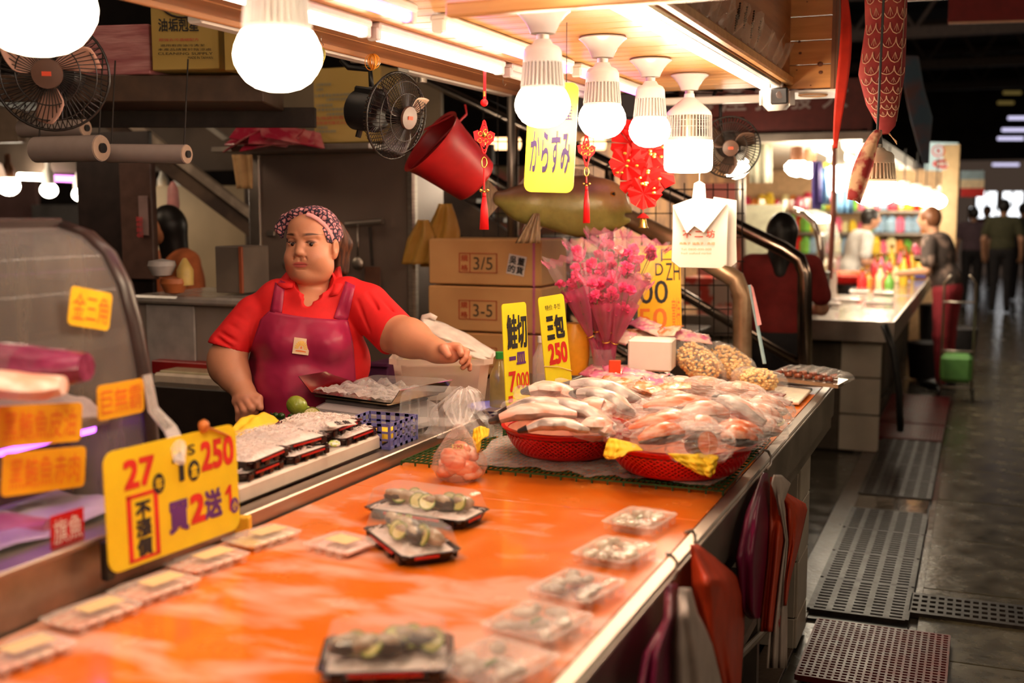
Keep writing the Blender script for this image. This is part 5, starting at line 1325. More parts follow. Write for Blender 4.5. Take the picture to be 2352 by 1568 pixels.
b.ring([a_, a_ - v * .05 * h + u * .08 * w_, a_ - v * .14 * h + u * .2 * w_], .0025, 6); b.ball(a_, (.011, .011, .013), 10, 8, noise=.1); b.make('rubber_band', mat('brown_rubber', (.55, .17, .03), r=.5), t, smooth='all')
B().box(P + u * .03 * w_ - n * .014 + v * .11 * h, (.018, .022, .075), ch=.003).make('clip_stand', m_black, t)
# tall signs in front of the cartons
P00 = at(1163, 935, t=3.52); P10 = at(1218, 923, t=3.62); P01 = at(1166, 698, t=3.52)
t, W, fr = board('price_sign', 'tall yellow sign reading 鮭切 一皿 1000 behind the silvery fish', P00, P10, P01, .012, m_yelb)
W('鮭切', (.16, .56, .96, .88), i_blk, .03); W('一', (.20, .45, .46, .475), i_vio, .02); W('皿', (.50, .40, .86, .51), i_vio, .035); W('7', (.16, .14, .42, .33), i_red, .02); W('000', (.46, .16, .98, .31), i_red, .01); W('一', (.10, .055, .26, .085), i_red, .04); B().box(Vector(fr[0]) + Vector((.03, .012, -.045)), (.07, .02, .095), ch=.004).make('clip_stand', m_black, t)
P00 = at(1256, 890, t=3.72); P10 = at(1314, 876, t=3.80); P01 = at(1258, 682, t=3.72)
t, W, fr = board('price_sign', 'tall yellow sign reading 三包 250 beside the pink bouquets', P00, P10, P01, .012, m_yelb)
W('特价 추천', (.22, .84, .80, .90), i_blk, .0); W('三', (.22, .53, .48, .76), i_blk, .05); W('包', (.52, .53, .88, .77), i_blk, .045); W('250', (.20, .245, .90, .46), i_red, .035); B().box(Vector(fr[0]) + Vector((.03, .012, -.045)), (.07, .02, .10), ch=.004).make('clip_stand', m_black, t)
P, u, v, w_, h, n = fr
B().ring([P + v * .24 * h - u * .004 + n * .001, P + u * w_ * .5 + v * .2 * h + n * .003, P + u * (w_ + .004) + v * .12 * h + n * .001, P + u * (w_ + .004) + v * .12 * h - n * .006], .0012, 5).make('rubber_band', mat('tan_rubber', (.70, .42, .2), r=.5), t)
# hanging yellow fish-roe sign
P00 = at(1203, 440, t=3.05); P10 = at(1316, 443, t=3.02); P01 = at(1198, 190, t=3.05)
t, W, fr = board('hanging_sign', 'bright yellow hanging board with violet からすみ lettering behind the first bulb', P00, P10, P01, .02, m_yelb, cat='sign')
i_dv = mat('deep_violet_ink', (.028, .008, .07), r=.7); W('からすみ', (.10, .18, .90, .55), i_dv, .022, .003); W('特產', (.12, .66, .48, .80), i_dv, .02); W('名産', (.52, .66, .90, .80), i_dv, .02)
P, u, v, w_, h, n = fr
for s_ in (.25, .75): B().ring([P + u * s_ * w_ + v * h, P + u * s_ * w_ + v * (h + .0) + Vector((0, 0, max(.02, ZC - (P + v * h).z)))], .0012, 5).make('string', m_black, t)
# handwritten yellow sheet
P00 = at(1466, 765, t=4.75); P10 = at(1566, 763, t=4.72); P01 = at(1468, 566, t=4.75)
t, W, fr = board('handwritten_sign', 'orange-yellow handwritten sheet with large black circles behind the bouquets', P00, P10, P01, .004, mat('amber_sheet', (.90, .47, .01), r=.5, var=.05), cat='sign')
W('00', (.05, .34, .70, .60), i_blk, .005); W('D', (.42, .66, .60, .80), i_blk, .005); W('ZH', (.66, .60, .98, .80), i_blk, .0); W('口', (.55, .82, .95, .96), i_blk, .0); W('50', (.02, .05, .66, .28), i_or, .01); W('實特', (.78, .06, .97, .4), i_or, .0)
# ================================================================== DISPLAY CASE (left)
def display_case():
 t = thing('display_case', 'curved glass refrigerated display case of fish with violet light, at the left', 'display case', (-1.85, 1.35, ZT))
 y0, y1 = .72, 1.80; xb = -2.30
 prof = [(-1.50, .955), (-1.515, 1.05), (-1.522, 1.14), (-1.532, 1.23), (-1.548, 1.32), (-1.570, 1.40), (-1.605, 1.46), (-1.655, 1.497), (-1.72, 1.515)]
 m_edge = mat('case_dark_trim', (.035, .02, .018), r=.32); m_base = mat('case_steel_base', (.36, .28, .22), r=.4, m=.7, var=.15)
 B().box(((xb - 1.472) / 2, (y0 + y1) / 2, .885), (-1.472 - xb, y1 - y0, .14), ch=.006).make('base', m_base, t)
 B().box((-1.474, (y0 + y1) / 2, .958), (.05, y1 - y0, .012), ch=.003).make('base_lip', m_steel, t)
 g = B(); 
 ys = [y0, y1 - .005]
 b = B(); V_ = [(x, y, z) for y in ys for x, z in prof]; n = len(prof); b.add(V_, [(k, k + 1, n + k + 1, n + k) for k in range(n - 1)])
 b.make('front_glass', mat('case_glass', (.9, .85, .8), r=.04, film=.03, ff=.25, spec=.8, var=.02), t, smooth='all')
 # trims following the curve at both ends
 for y in (y0, y1):
  b = B(); pts = [Vector((x, y, z)) for x, z in prof]; b.ring(pts, .019, 8, flat=.7); b.make('curved_trim', m_edge, t, smooth='all')
 b = B(); b.box((-1.735, (y0 + y1) / 2, 1.517), (.04, y1 - y0, .03), ch=.005); b.make('top_rail', m_edge, t)
 B().box(((xb - 1.75) / 2, (y0 + y1) / 2, 1.520), (-1.75 - xb, y1 - y0, .02), ch=.003).make('top_panel', m_steeld, t)
 # end pane and back
 b = B(); b.poly([(x, y1 - .004, z) for x, z in prof] + [(xb, y1 - .004, 1.51), (xb, y1 - .004, .955)]); b.make('end_pane', mat('foggy_glass', (.26, .18, .13), c2=(.40, .29, .20), r=.3, film=.45, sc=5, stretch=(6, 6, 1)), t)
 B().box((xb + .01, (y0 + y1) / 2, 1.235), (.02, y1 - y0, .56)).make('back_wall', mat('case_back', (.34, .26, .20), r=.5, var=.25, sc=5), t)
 # shelf with ice
 B().box((-1.93, (y0 + y1) / 2, 1.135), (.66, y1 - y0 - .04, .022), ch=.004).make('shelf', m_base, t)
 b = B(); b.grid(lambda u, v: Vector((-2.27 + .67 * u, y0 + .03 + (y1 - y0 - .05) * v, 1.147 + .20 * (1 - u) ** 1.1 + .010 * math.sin(u * 21 + v * 8) * math.sin(v * 27) + .004 * math.sin(v * 80) * math.sin(u * 60))), 40, 50); b.make('crushed_ice', mat('crushed_ice', (.50, .40, .40), r=.35, var=.1, sc=60, bump=.5, bsc=120), t, smooth=True, kind='stuff')
 B().ring([(-1.62, y0 + .05, 1.118), (-1.62, y1 - .05, 1.118)], .010, 10).make('violet_tube', glow('violet_light', (.62, .12, 1.0), 5), t, smooth='all')
 b = B(); b.grid(lambda u, v: Vector((-2.2 + .66 * u, y0 + .03 + (y1 - y0 - .05) * v, .965 + .035 * (1 - u) + .006 * math.sin(u * 25 + v * 30))), 20, 30); b.make('lower_tray', mat('pale_liner', (.62, .50, .58), r=.3, bump=.3), t, smooth=True)
 B().box((-1.66, (y0 + y1) / 2, 1.03), (.01, y1 - y0 - .06, .05)).make('price_rail', m_edge, t)
 return t
display_case()
def slabfish(px, py, X, l, w_, h, rz, m, label, grp=None, cat='fish', Y=None):
 c = at(px, py, Y=Y) if Y else at(px, py, X=X)
 b = B(); ri = loft([c + Matrix.Rotation(rz, 3, 'Z') @ Vector((l * (k / 6 - .5), 0, .004 * math.sin(k))) for k in range(7)], [w_ * q for q in (.7, .95, 1, 1, .98, .9, .55)], [h * q for q in (.8, .95, 1, 1, .95, .9, .7)], 10)
 add_rings(b, ri); o = b.make('fish_block', m, smooth=True); return tag(o, label, cat, grp)
m_tuna = mat('raw_tuna', (.16, .012, .05), c2=(.24, .03, .09), lo=.4, hi=.6, r=.25, sc=8, stretch=(1, 6, 6))
slabfish(52, 838, 0, .24, .055, .036, .25, m_tuna, 'dark red tuna block on ice on the upper shelf of the glass case', Y=1.52)
slabfish(30, 885, 0, .16, .05, .022, .5, m_fleshp, 'pale salmon piece beside the tuna block on the ice', Y=1.40)
for i, (px, py) in enumerate(((30, 1205), (95, 1200), (40, 1245), (150, 1215))):
 slabfish(px, py, -1.64 - .02 * i, .14, .04, .02, .3 + i * .4, mat('pink_tuna_slab', (.62, .13, .20), c2=(.75, .3, .36), r=.3, sc=9), 'pink raw fish slab in the violet-lit bottom of the glass case', 'pink fish slabs in the case bottom')
def card(pts, s, label, m, ink, X=-1.503, r=.010, name='price_card', box=(.08, .14, .92, .86), bold=.0, cat='price card', outl=True):
 P = [at(px, py, X=X) for px, py in pts]
 t, W, fr = board(name, label, P[0], P[1], P[2], r, m, .0015, cat=cat); W(s, box, ink, bold); return t
m_ora = mat('orange_card', (.93, .44, .01), r=.5, var=.04)
# frames bottom-left, bottom-right, top-left; these sit on the outside of the glass
card(((155, 745), (250, 760), (146, 655)), '金三角', 'orange card reading 金三角 high on the glass case', mat('amber_card', (.95, .53, .01), r=.5), i_or, X=-1.530)
card(((225, 968), (332, 945), (211, 890)), '巨無霸', 'orange handwritten card at the right end of the glass case, middle height', m_ora, i_or, X=-1.503)
card(((-12, 1030), (186, 1012), (-18, 934)), '黑鮪魚皮油', 'wide orange card reading 黑鮪魚皮油, upper of the two', m_ora, i_or, X=-1.503)
card(((2, 1142), (194, 1116), (-14, 1046)), '黑鮪魚赤肉', 'wide orange card reading 黑鮪魚赤肉, lower of the two', m_ora, i_or, X=-1.498)
card(((118, 1266), (194, 1240), (103, 1192)), '旗魚', 'small red card reading 旗魚 in white at the foot of the glass case', mat('red_card', (.55, .01, .015), r=.45), mat('white_ink', (.85, .8, .78), r=.5), X=-1.468, r=.002)
# twisted plastic hanging at the end of the case
b = B(); b.ring([at(338, 860, X=-1.49), at(352, 940, X=-1.478), at(392, 985, X=-1.46), at(408, 1020, X=-1.425), at(412, 1062, X=-1.40)], [.012, .014, .018, .020, .012], 9, flat=.5)
tag(b.make('plastic_strip', m_filmw), 'twisted clear plastic strip hanging from the case onto the large price sign', 'plastic strip')
# clear boxes on top of the case
for i, (px, py, w_, d, h, lab) in enumerate(((45, 520, .26, .16, .075, 'stack of clear takeaway boxes on top of the glass case'), (20, 500, .22, .16, .06, 'clear lid lying on the takeaway boxes'))):
 p = at(px, py, Y=1.95 - .2 * i); t = thing('clear_box', lab, 'plastic box', (p.x - .03, 1.64 - .02 * i, 1.531 + .05 * i), -.1 + .1 * i); lid(t, w_, d, 0, h, mat('warm_clear_plastic', (.95, .85, .75), r=.12, film=.35, bump=.2))
# ================================================================== BEHIND THE VENDOR
m_card = mat('corrugated_card', (.66, .34, .125), c2=(.72, .39, .15), r=.7, sc=4, bump=.02); m_ycarton = mat('yellow_carton', (.42, .28, .07), c2=(.46, .31, .09), r=.6, sc=3)
m_bwall = mat('grey_brown_panel', (.20, .145, .12), c2=(.26, .19, .155), r=.32, m=.3, sc=1.5, rvar=.08, bump=.03)
def pbox(px0, py0, px1, py1, Y, dep, name, label, m, cat='box', ch=.004, grp=None, rz=0, prt='carton_body'):
 """box whose front face fills a pixel rectangle at depth Y; origin at its base"""
 a = at(px0, py1, Y=Y); c = at(px1, py0, Y=Y)
 if py1 >= 1000: a.z = 0
 t = thing(name, label, cat, ((a.x + c.x) / 2, Y + dep / 2, a.z), group=grp)
 o = B().box(((a.x + c.x) / 2, Y + dep / 2, (a.z + c.z) / 2), (c.x - a.x, dep, c.z - a.z), ch=ch, rz=rz).make(prt, m, t)
 return t, a, c
# steel cabinet wall right behind her
t, a, c = pbox(612, 348, 946, 1000, 4.98, .35, 'steel_cabinet', 'tall grey-brown steel cabinet behind the vendor', m_bwall, 'cabinet', prt='body')
B().box((a.x - .03, 4.99, (a.z + c.z) / 2), (.07, .05, c.z - a.z), ch=.005).make('frame_post', m_steeld, t)
B().box((c.x + .004, 4.97, (a.z + c.z) / 2), (.045, .05, c.z - a.z), ch=.01).make('frame_post', m_steel, t)
B().box((a.x + .07, 4.97, at(0, 530, Y=5).z), (.05, .03, .03), ch=.005).make('hinge', m_steeld, t)
# rail with ladles
b = B(); b.ring([at(795, 515, Y=4.93), at(880, 508, Y=4.93)], .016, 8); rl = b.make('utensil_rail', m_steeld); tag(rl, 'short steel utensil rail on the cabinet behind the vendor', 'rail')
for i, (px, py0, py1, rr_) in enumerate(((822, 515, 605, .035), (660, 560, 607, .03), (790, 560, 615, .028))):
 a = at(px, py0, Y=4.92); c = at(px, py1, Y=4.90); t = thing('ladle', ['steel ladle hanging right of the ponytail', 'steel ladle showing left of her chin', 'steel ladle just behind her collar'][i], 'ladle', c, group='ladles on the cabinet rail')
 B().ring([a, c + Vector((0, 0, rr_))], .006, 6).make('handle', m_steel, t, smooth='all'); B().ball(c, (rr_, rr_ * .5, rr_), 18, 10).make('bowl', m_steel, t, smooth='all')
t = thing('spatula', 'brown spatula hanging beside the ladles', 'spatula', at(858, 640, Y=4.92)); B().ring([at(850, 520, Y=4.92), at(855, 610, Y=4.92)], .010, 6).make('handle', m_dark, t); B().box(at(856, 645, Y=4.92), (.09, .006, .14), ch=.003).make('blade', mat('brown_blade', (.12, .05, .03), r=.5), t)
# steel shelf right with yellow carton
a = at(488, 346, Y=4.7); c = at(850, 332, Y=4.7)
tag(B().box(((a.x + c.x) / 2, 4.85, (a.z + c.z) / 2), (c.x - a.x, .32, .028), ch=.003).make('steel_shelf', m_steeld), 'narrow steel shelf above the cabinet', 'shelf')
t, a, c = pbox(722, 150, 874, 329, 4.72, .2, 'yellow_carton', 'yellow-brown carton standing on the steel shelf behind the black fan', m_ycarton, grp='yellow cartons on the shelves')
b = B(); b2 = B()
for i, (py, w0, w1) in enumerate(((197, .05, .28), (208, .05, .16), (222, .02, .62), (232, .2, .5), (245, .04, .3), (255, .02, .6), (266, .2, .5), (296, .04, .22), (305, .04, .34))): 
 u = c.x - a.x; z = at(740, py, Y=4.7).z; write(b, '注意事項及使用說明請詳閱'[: 3 + int((w1 - w0) * 14)], (a.x + w0 * u, 4.714, z), (1, 0, 0), (0, 0, 1), (0, 0, (w1 - w0) * u, .014), 0)
b.make('printed_text', mat('blue_print', (.10, .19, .22), r=.6), t, kind='stuff')
for (py, w1) in ((275, .7), (286, .5)): write(b2, '危險請勿靠近火源', (a.x + .03 * (c.x - a.x), 4.714, at(740, py, Y=4.7).z), (1, 0, 0), (0, 0, 1), (0, 0, w1 * (c.x - a.x), .016), 0)
b2.make('printed_text', mat('red_print', (.50, .04, .05), r=.6), t, kind='stuff')
# red paper packets on the steel shelf
for i in range(6):
 p = at(560 + 22 * i, 322 - (i % 3) * 6, Y=4.62 - .01 * i); R_ = Matrix.Rotation(.25 * (i - 2), 3, 'Z') @ Matrix.Rotation(.45 + .12 * (i % 3), 3, 'X') @ Matrix.Rotation(.2 * (i % 3) - .2, 3, 'Y')
 o = B().box(p, (.30, .12, .008), rot=R_, ch=.002).make('red_packet', mat('red_wrap', (.38, .02, .05), c2=(.55, .16, .17), lo=.45, hi=.6, r=.15, sc=9, coat=.6)); tag(o, 'crimson cellophane-wrapped packet spread on the steel shelf', 'packet', 'crimson packets on the steel shelf')
b = B(); b.grid(lambda u, v: at(540 + 50 * u + 12 * v * (1 - u) - 8, 355 + 78 * v, Y=4.60) + Vector((0, .01 * math.sin(u * 12), 0)), 10, 8); tag(b.make('cloth', mat('tan_cloth', (.50, .30, .13), r=.8, bump=.1), smooth='all', thick=.004), 'tan cloth hanging under the steel shelf', 'cloth')
# long brown shelf at upper left with cartons
a = at(-40, 232, t=4.25); c = at(610, 196, t=4.25)
sh = thing('long_shelf', 'long dark brown shelf at the upper left carrying cartons', 'shelf', (a + c) / 2)
ang = math.atan2(c.y - a.y, c.x - a.x)
B().box((a + c) / 2 + Vector((-.1, .2, .02)), ((c - a).length, .4, .10), rz=ang, ch=.004).make('shelf_board', mat('brown_shelf_board', (.065, .032, .018), r=.5, var=.2), sh)
B().box((a + c) / 2 + Vector((-.1, .5, -.05)), ((c - a).length, .05, .08), rz=ang).make('shelf_rail', m_dark, sh)
def carton(px0, py0, px1, py1, tt, label, m, rz=0.0, txt=None):
 a = at(px0, py1, t=tt); c = at(px1, py1, t=tt - .05); top = at(px0, py0, t=tt); h = top.z - a.z; u = (c - a); L = u.length; u.normalize(); n = Vector((-u.y, u.x, 0))
 t = thing('carton', label, 'carton', (a + c) / 2); B().box((a + c) / 2 + n * .13 + Vector((0, 0, h / 2)), (L, .26, h), rz=math.atan2(u.y, u.x), ch=.003).make('carton_body', m, t)
 return t, a, u, L, h, n
t, a, u, L, h, n = carton(350, -60, 503, 160, 4.22, 'yellow carton with black brushed characters on the long shelf', m_ycarton)
O = a - n * .002
write(B(), '油垢剋星', O, u, Vector((0, 0, 1)), (.12 * L, .39 * h, .72 * L, .52 * h), .015).make('lettering', i_blk, t)
write(B(), '超強去污濃縮配方', O, u, Vector((0, 0, 1)), (.12 * L, .29 * h, .72 * L, .32 * h), 0).make('lettering', mat('red_print', (.5, .04, .05), r=.6), t)
b = B()
for k, (s_, w0, w1) in enumerate((('適用廚房油污清潔', .14, .80), ('本產品請置於陰涼處', .10, .90), ('CLEANING SUPPLY', .10, .92), ('MADE IN TAIWAN', .55, .92))): write(b, s_, O, u, Vector((0, 0, 1)), (w0 * L, (.235 - .042 * k) * h, w1 * L, (.26 - .042 * k) * h), 0)
b.make('lettering', i_blk, t); B().ring([O + u * (L * .5 + .09 * math.cos(q)) + Vector((0, 0, h * .70 + .06 * math.sin(q))) - n * .002 for q in [k * math.pi / 12 for k in range(12, 25)]], .004, 5, cap=False).make('carry_string', m_dark, t)
t, a, u, L, h, n = carton(516, -40, 640, 160, 4.1, 'yellow carton behind the big pink-necked bulb', m_ycarton); write(B(), '歡迎', a - n * .002, u, Vector((0, 0, 1)), (.12 * L, .5 * h, .55 * L, .62 * h), .01).make('lettering', mat('blue_print', (.10, .19, .22), r=.6), t)
t, a, u, L, h, n = carton(190, 60, 345, 172, 4.3, 'pink plastic bundle of bags on the long shelf', mat('pink_plastic_bundle', (.36, .12, .13), c2=(.55, .26, .26), lo=.4, hi=.6, r=.3, sc=4, stretch=(1, 1, 7), bump=.4, bsc=12)); t.name = 'bag_bundle'; t['category'] = 'bundle'
t, a, u, L, h, n = carton(40, 90, 180, 185, 4.4, 'dark box at the left end of the long shelf', mat('dark_carton', (.07, .04, .03), r=.6))
# film rolls hanging
for i, (x0, y0, x1, y1, rr_, tt, lab) in enumerate(((50, 296, 196, 294, 20, 4.35, 'plastic film roll hanging highest at the left'), (84, 344, 232, 340, 30, 4.0, 'thick plastic film roll hanging at the left'), (250, 352, 428, 354, 22, 4.05, 'thin long plastic film roll hanging beside the thick one'))):
 a = at(x0, y0, t=tt + .05); c = at(x1, y1, t=tt - .05); r_ = rr_ * tt / FPX; t = thing('film_roll', lab, 'film roll', (a + c) / 2 - Vector((0, 0, r_)), group='hanging film rolls')
 B().ring([a, c], r_, 24).make('roll', mat('grey_film_roll', (.38, .30, .27), r=.2, var=.06, coat=.3), t, smooth=True)
 d = (c - a).normalized(); B().ring([c - d * .004, c + d * .004], r_ * .95, 20).make('roll_end', mat('roll_end', (.52, .36, .26), r=.6), t, smooth=True); B().ring([c, c + d * .012], r_ * .38, 14).make('core', m_black, t)
 B().ring([a + d * .01, a + d * .01 + Vector((0, .04, .33))], .003, 5).make('cord', m_dark, t); B().ring([c - d * .01, c - d * .01 + Vector((0, .04, .33))], .003, 5).make('cord', m_dark, t)
# ---- fans
def fan(center, axis, R_, name, label, blade, motor=True, scale=1, sticker=True):
 t = thing(name, label, 'fan', center); ax = Vector(axis).normalized(); s_ = ax.cross(Vector((0, 0, 1))).normalized(); u_ = s_.cross(ax)
 Mx = Matrix([list(s_), list(u_), list(ax)]).transposed(); P = lambda x, y, z: Vector(center) + Mx @ Vector((x, y, z)); m_w = mat('fan_wire', (.02, .015, .013), r=.3)
 b = B()
 for i in range(60):
  a = 2 * math.pi * i / 60; ca, sa = math.cos(a), math.sin(a)
  tw = lambda q: (math.cos(a + q), math.sin(a + q))
  pts = []
  for rr_, z, q in ((.22, .062, 0), (.55, .055, .12), (.85, .040, .2), (1.0, 0, .22)): c_, s2 = tw(q); pts.append(P(c_ * rr_ * R_, s2 * rr_ * R_, z * R_ / .17))
  b.ring(pts, .0016, 3, cap=False)
  pts = []
  for rr_, z, q in ((1.0, 0, .22), (.85, -.040, .2), (.5, -.055, .1), (.3, -.058, 0)): c_, s2 = tw(q); pts.append(P(c_ * rr_ * R_, s2 * rr_ * R_, z * R_ / .17))
  b.ring(pts, .0016, 3, cap=False)
 b.make('wire_cage', m_w, t, kind='stuff')
 b = B()
 for rr_, z, th in ((1.0, 0, .004), (.82, .042, .0018), (.55, .055, .0018)): b.ring([P(math.cos(a) * rr_ * R_, math.sin(a) * rr_ * R_, z * R_ / .17) for a in [k * math.pi / 20 for k in range(41)]], th, 6, cap=False)
 b.make('cage_rim', m_w, t, kind='stuff', smooth='all')
 B().lathe([(.0005, .068), (.26 * R_, .066), (.27 * R_, .058), (.0005, .056)], 24, center, rot=Mx).make('badge', mat('fan_badge', (.12, .06, .04), r=.3), t, smooth=True)
 o = B().box(P(0, 0, .069), (.16 * R_, .08 * R_, .002), rot=Mx).make('badge_print', mat('red_badge', (.75, .07, .02), r=.5), t)
 for k in range(3):
  a0 = 2 * math.pi * k / 3 + .35; b = B()
  def bl(u, v, a0=a0):
   rr_ = (.16 + .72 * v) * R_; wd = .95 * math.sin(min(1, v * 1.25 + .22) * math.pi * .62) * (1 - .55 * max(0, v - .6) / .4); a = a0 + (u - .5) * wd + v * .35
   return P(math.cos(a) * rr_, math.sin(a) * rr_, .022 - .045 * (u - .5) * 1.3)
  b.grid(bl, 8, 10); b.make('blade', blade if k == 1 or not sticker else mat('dark_blade', (.06, .04, .035), r=.25, film=.5), t, smooth='all', thick=.003)
 B().lathe([(.0005, .03), (.18 * R_, .025), (.2 * R_, -.02), (.0005, -.02)], 20, center, rot=Mx).make('hub', m_black, t, smooth=True)
 if motor:
  B().lathe([(.0005, -.060 * scale), (.050 * scale, -.058 * scale), (.062 * scale, -.075 * scale), (.064 * scale, -.160 * scale), (.052 * scale, -.172 * scale), (.0005, -.174 * scale)], 28, center, rot=Mx).make('motor', m_black, t, smooth=True)
  B().box(P(0, .058 * scale, -.115 * scale), (.06 * scale, .035 * scale, .09 * scale), rot=Mx, ch=.006).make('motor_hood', m_black, t)
  if sticker: B().box(P(-.0, .077 * scale, -.085 * scale), (.045 * scale, .001, .035 * scale), rot=Mx).make('rating_label', mat('grey_label', (.55, .5, .48), r=.5), t)
  B().ring([P(0, -.06 * scale, -.14 * scale), P(0, -.085 * scale, -.145 * scale)], .010 * scale, 8).make('knob', m_black, t)
 return t, P
cf = at(908, 266, t=3.95)
t, P = fan(cf, RIGHT * .80 - FWD * .52 - UP * .22, .148, 'wall_fan', 'black caged fan hanging behind the rubber bands, one cream blade showing', mat('cream_blade', (.72, .52, .36), r=.3), scale=1.1)
b = B(); b.ring([P(0, .08, -.12), at(850, 160, t=4.0), at(800, 155, t=4.0), at(785, 140, t=4.0), at(790, 118, t=4.0), at(825, 108, t=4.0)], .010, 8); b.make('bracket', m_black, t, smooth='all')
cf = at(1676, 338, t=4.75); fan(cf, Vector((.25, -.92, -.1)), .125, 'wall_fan', 'black wire fan behind the cage-necked bulb', mat('brown_blade2', (.12, .07, .05), r=.4), sticker=False, scale=.8)
cf = at(118, 170, t=3.1); fan(cf, Vector((.55, -.83, -.1)), .15, 'wall_fan', 'fan with a pink lit blade at the far left below the corner bulb', mat('pinkish_blade', (.60, .33, .25), r=.4), sticker=False)
# hooks with rubber bands
def bands(px, py, X, label, cc, n=9, r_=.018, long=1.5):
 p = at(px, py, X=X); t = thing('rubber_bands', label, 'rubber bands', p, group='rubber bands on hooks'); rnd = random.Random(px)
 b = B(); b.ring([p + Vector((0, 0, .05)), p + Vector((.0, 0, .03)), p + Vector((.008, 0, .018)), p + Vector((0, 0, .010)), p + Vector((-.008, 0, .018))], .0014, 5); b.make('hook', m_steel, t, kind='stuff')
 for k in range(n):
  a = rnd.uniform(-.6, .6); q = rnd.uniform(.8, 1.1); c = p + Vector((rnd.uniform(-.008, .008), rnd.uniform(-.006, .006), .010 - r_ * long * q)); d = Vector((math.cos(a - .4), math.sin(a - .4), 0))
  B().ring([c + d * (math.sin(w) * r_ * q) + Vector((0, 0, math.cos(w) * r_ * long * q)) for w in [i * math.pi / 9 for i in range(19)]], .0013, 5, cap=False).make('rubber_band', mat('band_%s' % cc, {'amber': (.82, .32, .03), 'cream': (.86, .62, .30), 'green': (.5, .45, .08)}[cc], r=.45), t, smooth='all')
bands(856, 132, -1.80, 'bunch of amber rubber bands hanging in front of the black fan', 'amber', 12, .020, 1.15)
bands(1088, 130, -1.56, 'bunch of cream rubber bands beside the red charm', 'cream', 8, .013, 1.5); bands(738, 118, -1.80, 'greenish rubber bands behind the big bulb', 'green', 4, .010, 2.2)
# canopy hooks
for i, (px, py) in enumerate(((675, 42), (862, 70), (1122, 148), (1143, 152), (1178, 158), (1155, 180))):
 p = at(px, py, z=ZC - .004); b = B(); b.ring([p, p - Vector((0, 0, .018)), p + Vector((.008, 0, -.028)), p + Vector((.012, 0, -.020))], .0013, 5); tag(b.make('cup_hook', m_steel), 'small empty metal hook screwed into the canopy planks', 'hook', 'empty hooks under the canopy')
# ---- red charms
m_chr = mat('red_silk', (.80, .008, .012), r=.5, var=.05); m_gold = mat('gold_foil', (.85, .50, .10), r=.25, m=.9)
def charm(px, tt, ys, label, tassel=True, s_=1.0):
 P = lambda x, y: at(px + x, y, t=tt); k = tt / FPX; t = thing('hanging_charm', label, 'charm', P(0, ys[-1]), group='red charms under the canopy')
 B().ring([P(0, ys[0]), P(0, ys[1])], .0035 * s_, 6).make('cord', m_chr, t); B().ring([P(3, ys[0]), P(3, ys[1])], .0025 * s_, 6).make('cord', m_chr, t)
 B().ring([P(0, ys[1] - 18), P(0, ys[1] - 6)], .0048 * s_, 8).make('gold_wrap', m_gold, t)
 B().ball(P(0, ys[1] + 8), 9 * k * s_, 16, 10).make('bead', m_chr, t, smooth='all')
 y = ys[2]; b = B()
 for q in range(2): b.ring([P((7 + 3 * q) * s_ * math.cos(w) * (1 if w < 4 else .8), y + (38 - 8 * q) * math.sin(w)) for w in [i * math.pi / 10 for i in range(21)]], .0032 * s_, 6, cap=False)
 b.make('knot_loop', m_chr, t, smooth='all')
 b = B(); pts = [(-22, 6), (-25, -12), (-14, -16), (-8, -6), (-2, -26), (6, -24), (7, -8), (14, -14), (25, -8), (22, 8), (12, 18), (3, 12), (0, 24), (-10, 16)]
 b.prism([P(x * s_, y + yy * s_) for x, yy in pts], -FWD * .006); b.make('lotus_plate', m_chr, t)
 b = B()
 for a_, r2 in ((0, 13), (1.2, 11), (2.4, 13), (3.8, 11), (5, 12)): b.ring([P((math.cos(a_) * r2 + 5 * math.cos(w)) * s_, y + (math.sin(a_) * r2 + 5 * math.sin(w)) * s_) - FWD * .008 for w in [i * math.pi / 6 for i in range(13)]], .0013, 5, cap=False)
 b.make('gold_outline', m_gold, t, smooth='all'); B().ball(P(0, y - 4) - FWD * .008, (.009 * s_, .004, .009 * s_), 14, 8).make('gold_coin', m_gold, t, smooth='all')
 b = B(); b.ring([P(6 * math.cos(w) * s_, y + 58 * s_ + 12 * math.sin(w) * s_) for w in [i * math.pi / 8 for i in range(17)]], .0025, 6, cap=False); b.make('gold_loop', m_gold, t, smooth='all')
 B().ring([P(0, y + 70 * s_), P(0, ys[3])], .0032 * s_, 6).make('cord', m_chr, t)
 for q in (-8, 0, 8): B().ball(P(q * s_, ys[3] + (6 if q == 0 else 2)), .0055 * s_, 10, 7).make('gold_bead', m_gold, t, smooth='all')
 b = B(); b.ring([P(0, ys[3] + 8), P(0, ys[3] + 18)], .0062 * s_, 12); b.make('tassel_head', m_chr, t, smooth='all')
 b = B()
 for q in range(26):
  a = 2 * math.pi * q / 26; d = RIGHT * math.cos(a) + FWDH * math.sin(a); b.ring([P(0, ys[3] + 18) + d * .005 * s_, P(0, (ys[3] + ys[4]) / 2) + d * .0105 * s_, P(0, ys[4]) + d * .0135 * s_], .0019 * s_, 4)
 b.make('tassel_threads', m_chr, t, smooth='all', kind='stuff')
charm(1112, 3.72, (128, 228, 315, 435, 527), 'red knotted charm with long tassel hanging left of the yellow fish-roe sign')
charm(1347, 4.2, (240, 250, 345, 420, 512), 'red charm with tassel hanging behind the second bulb', s_=.85)
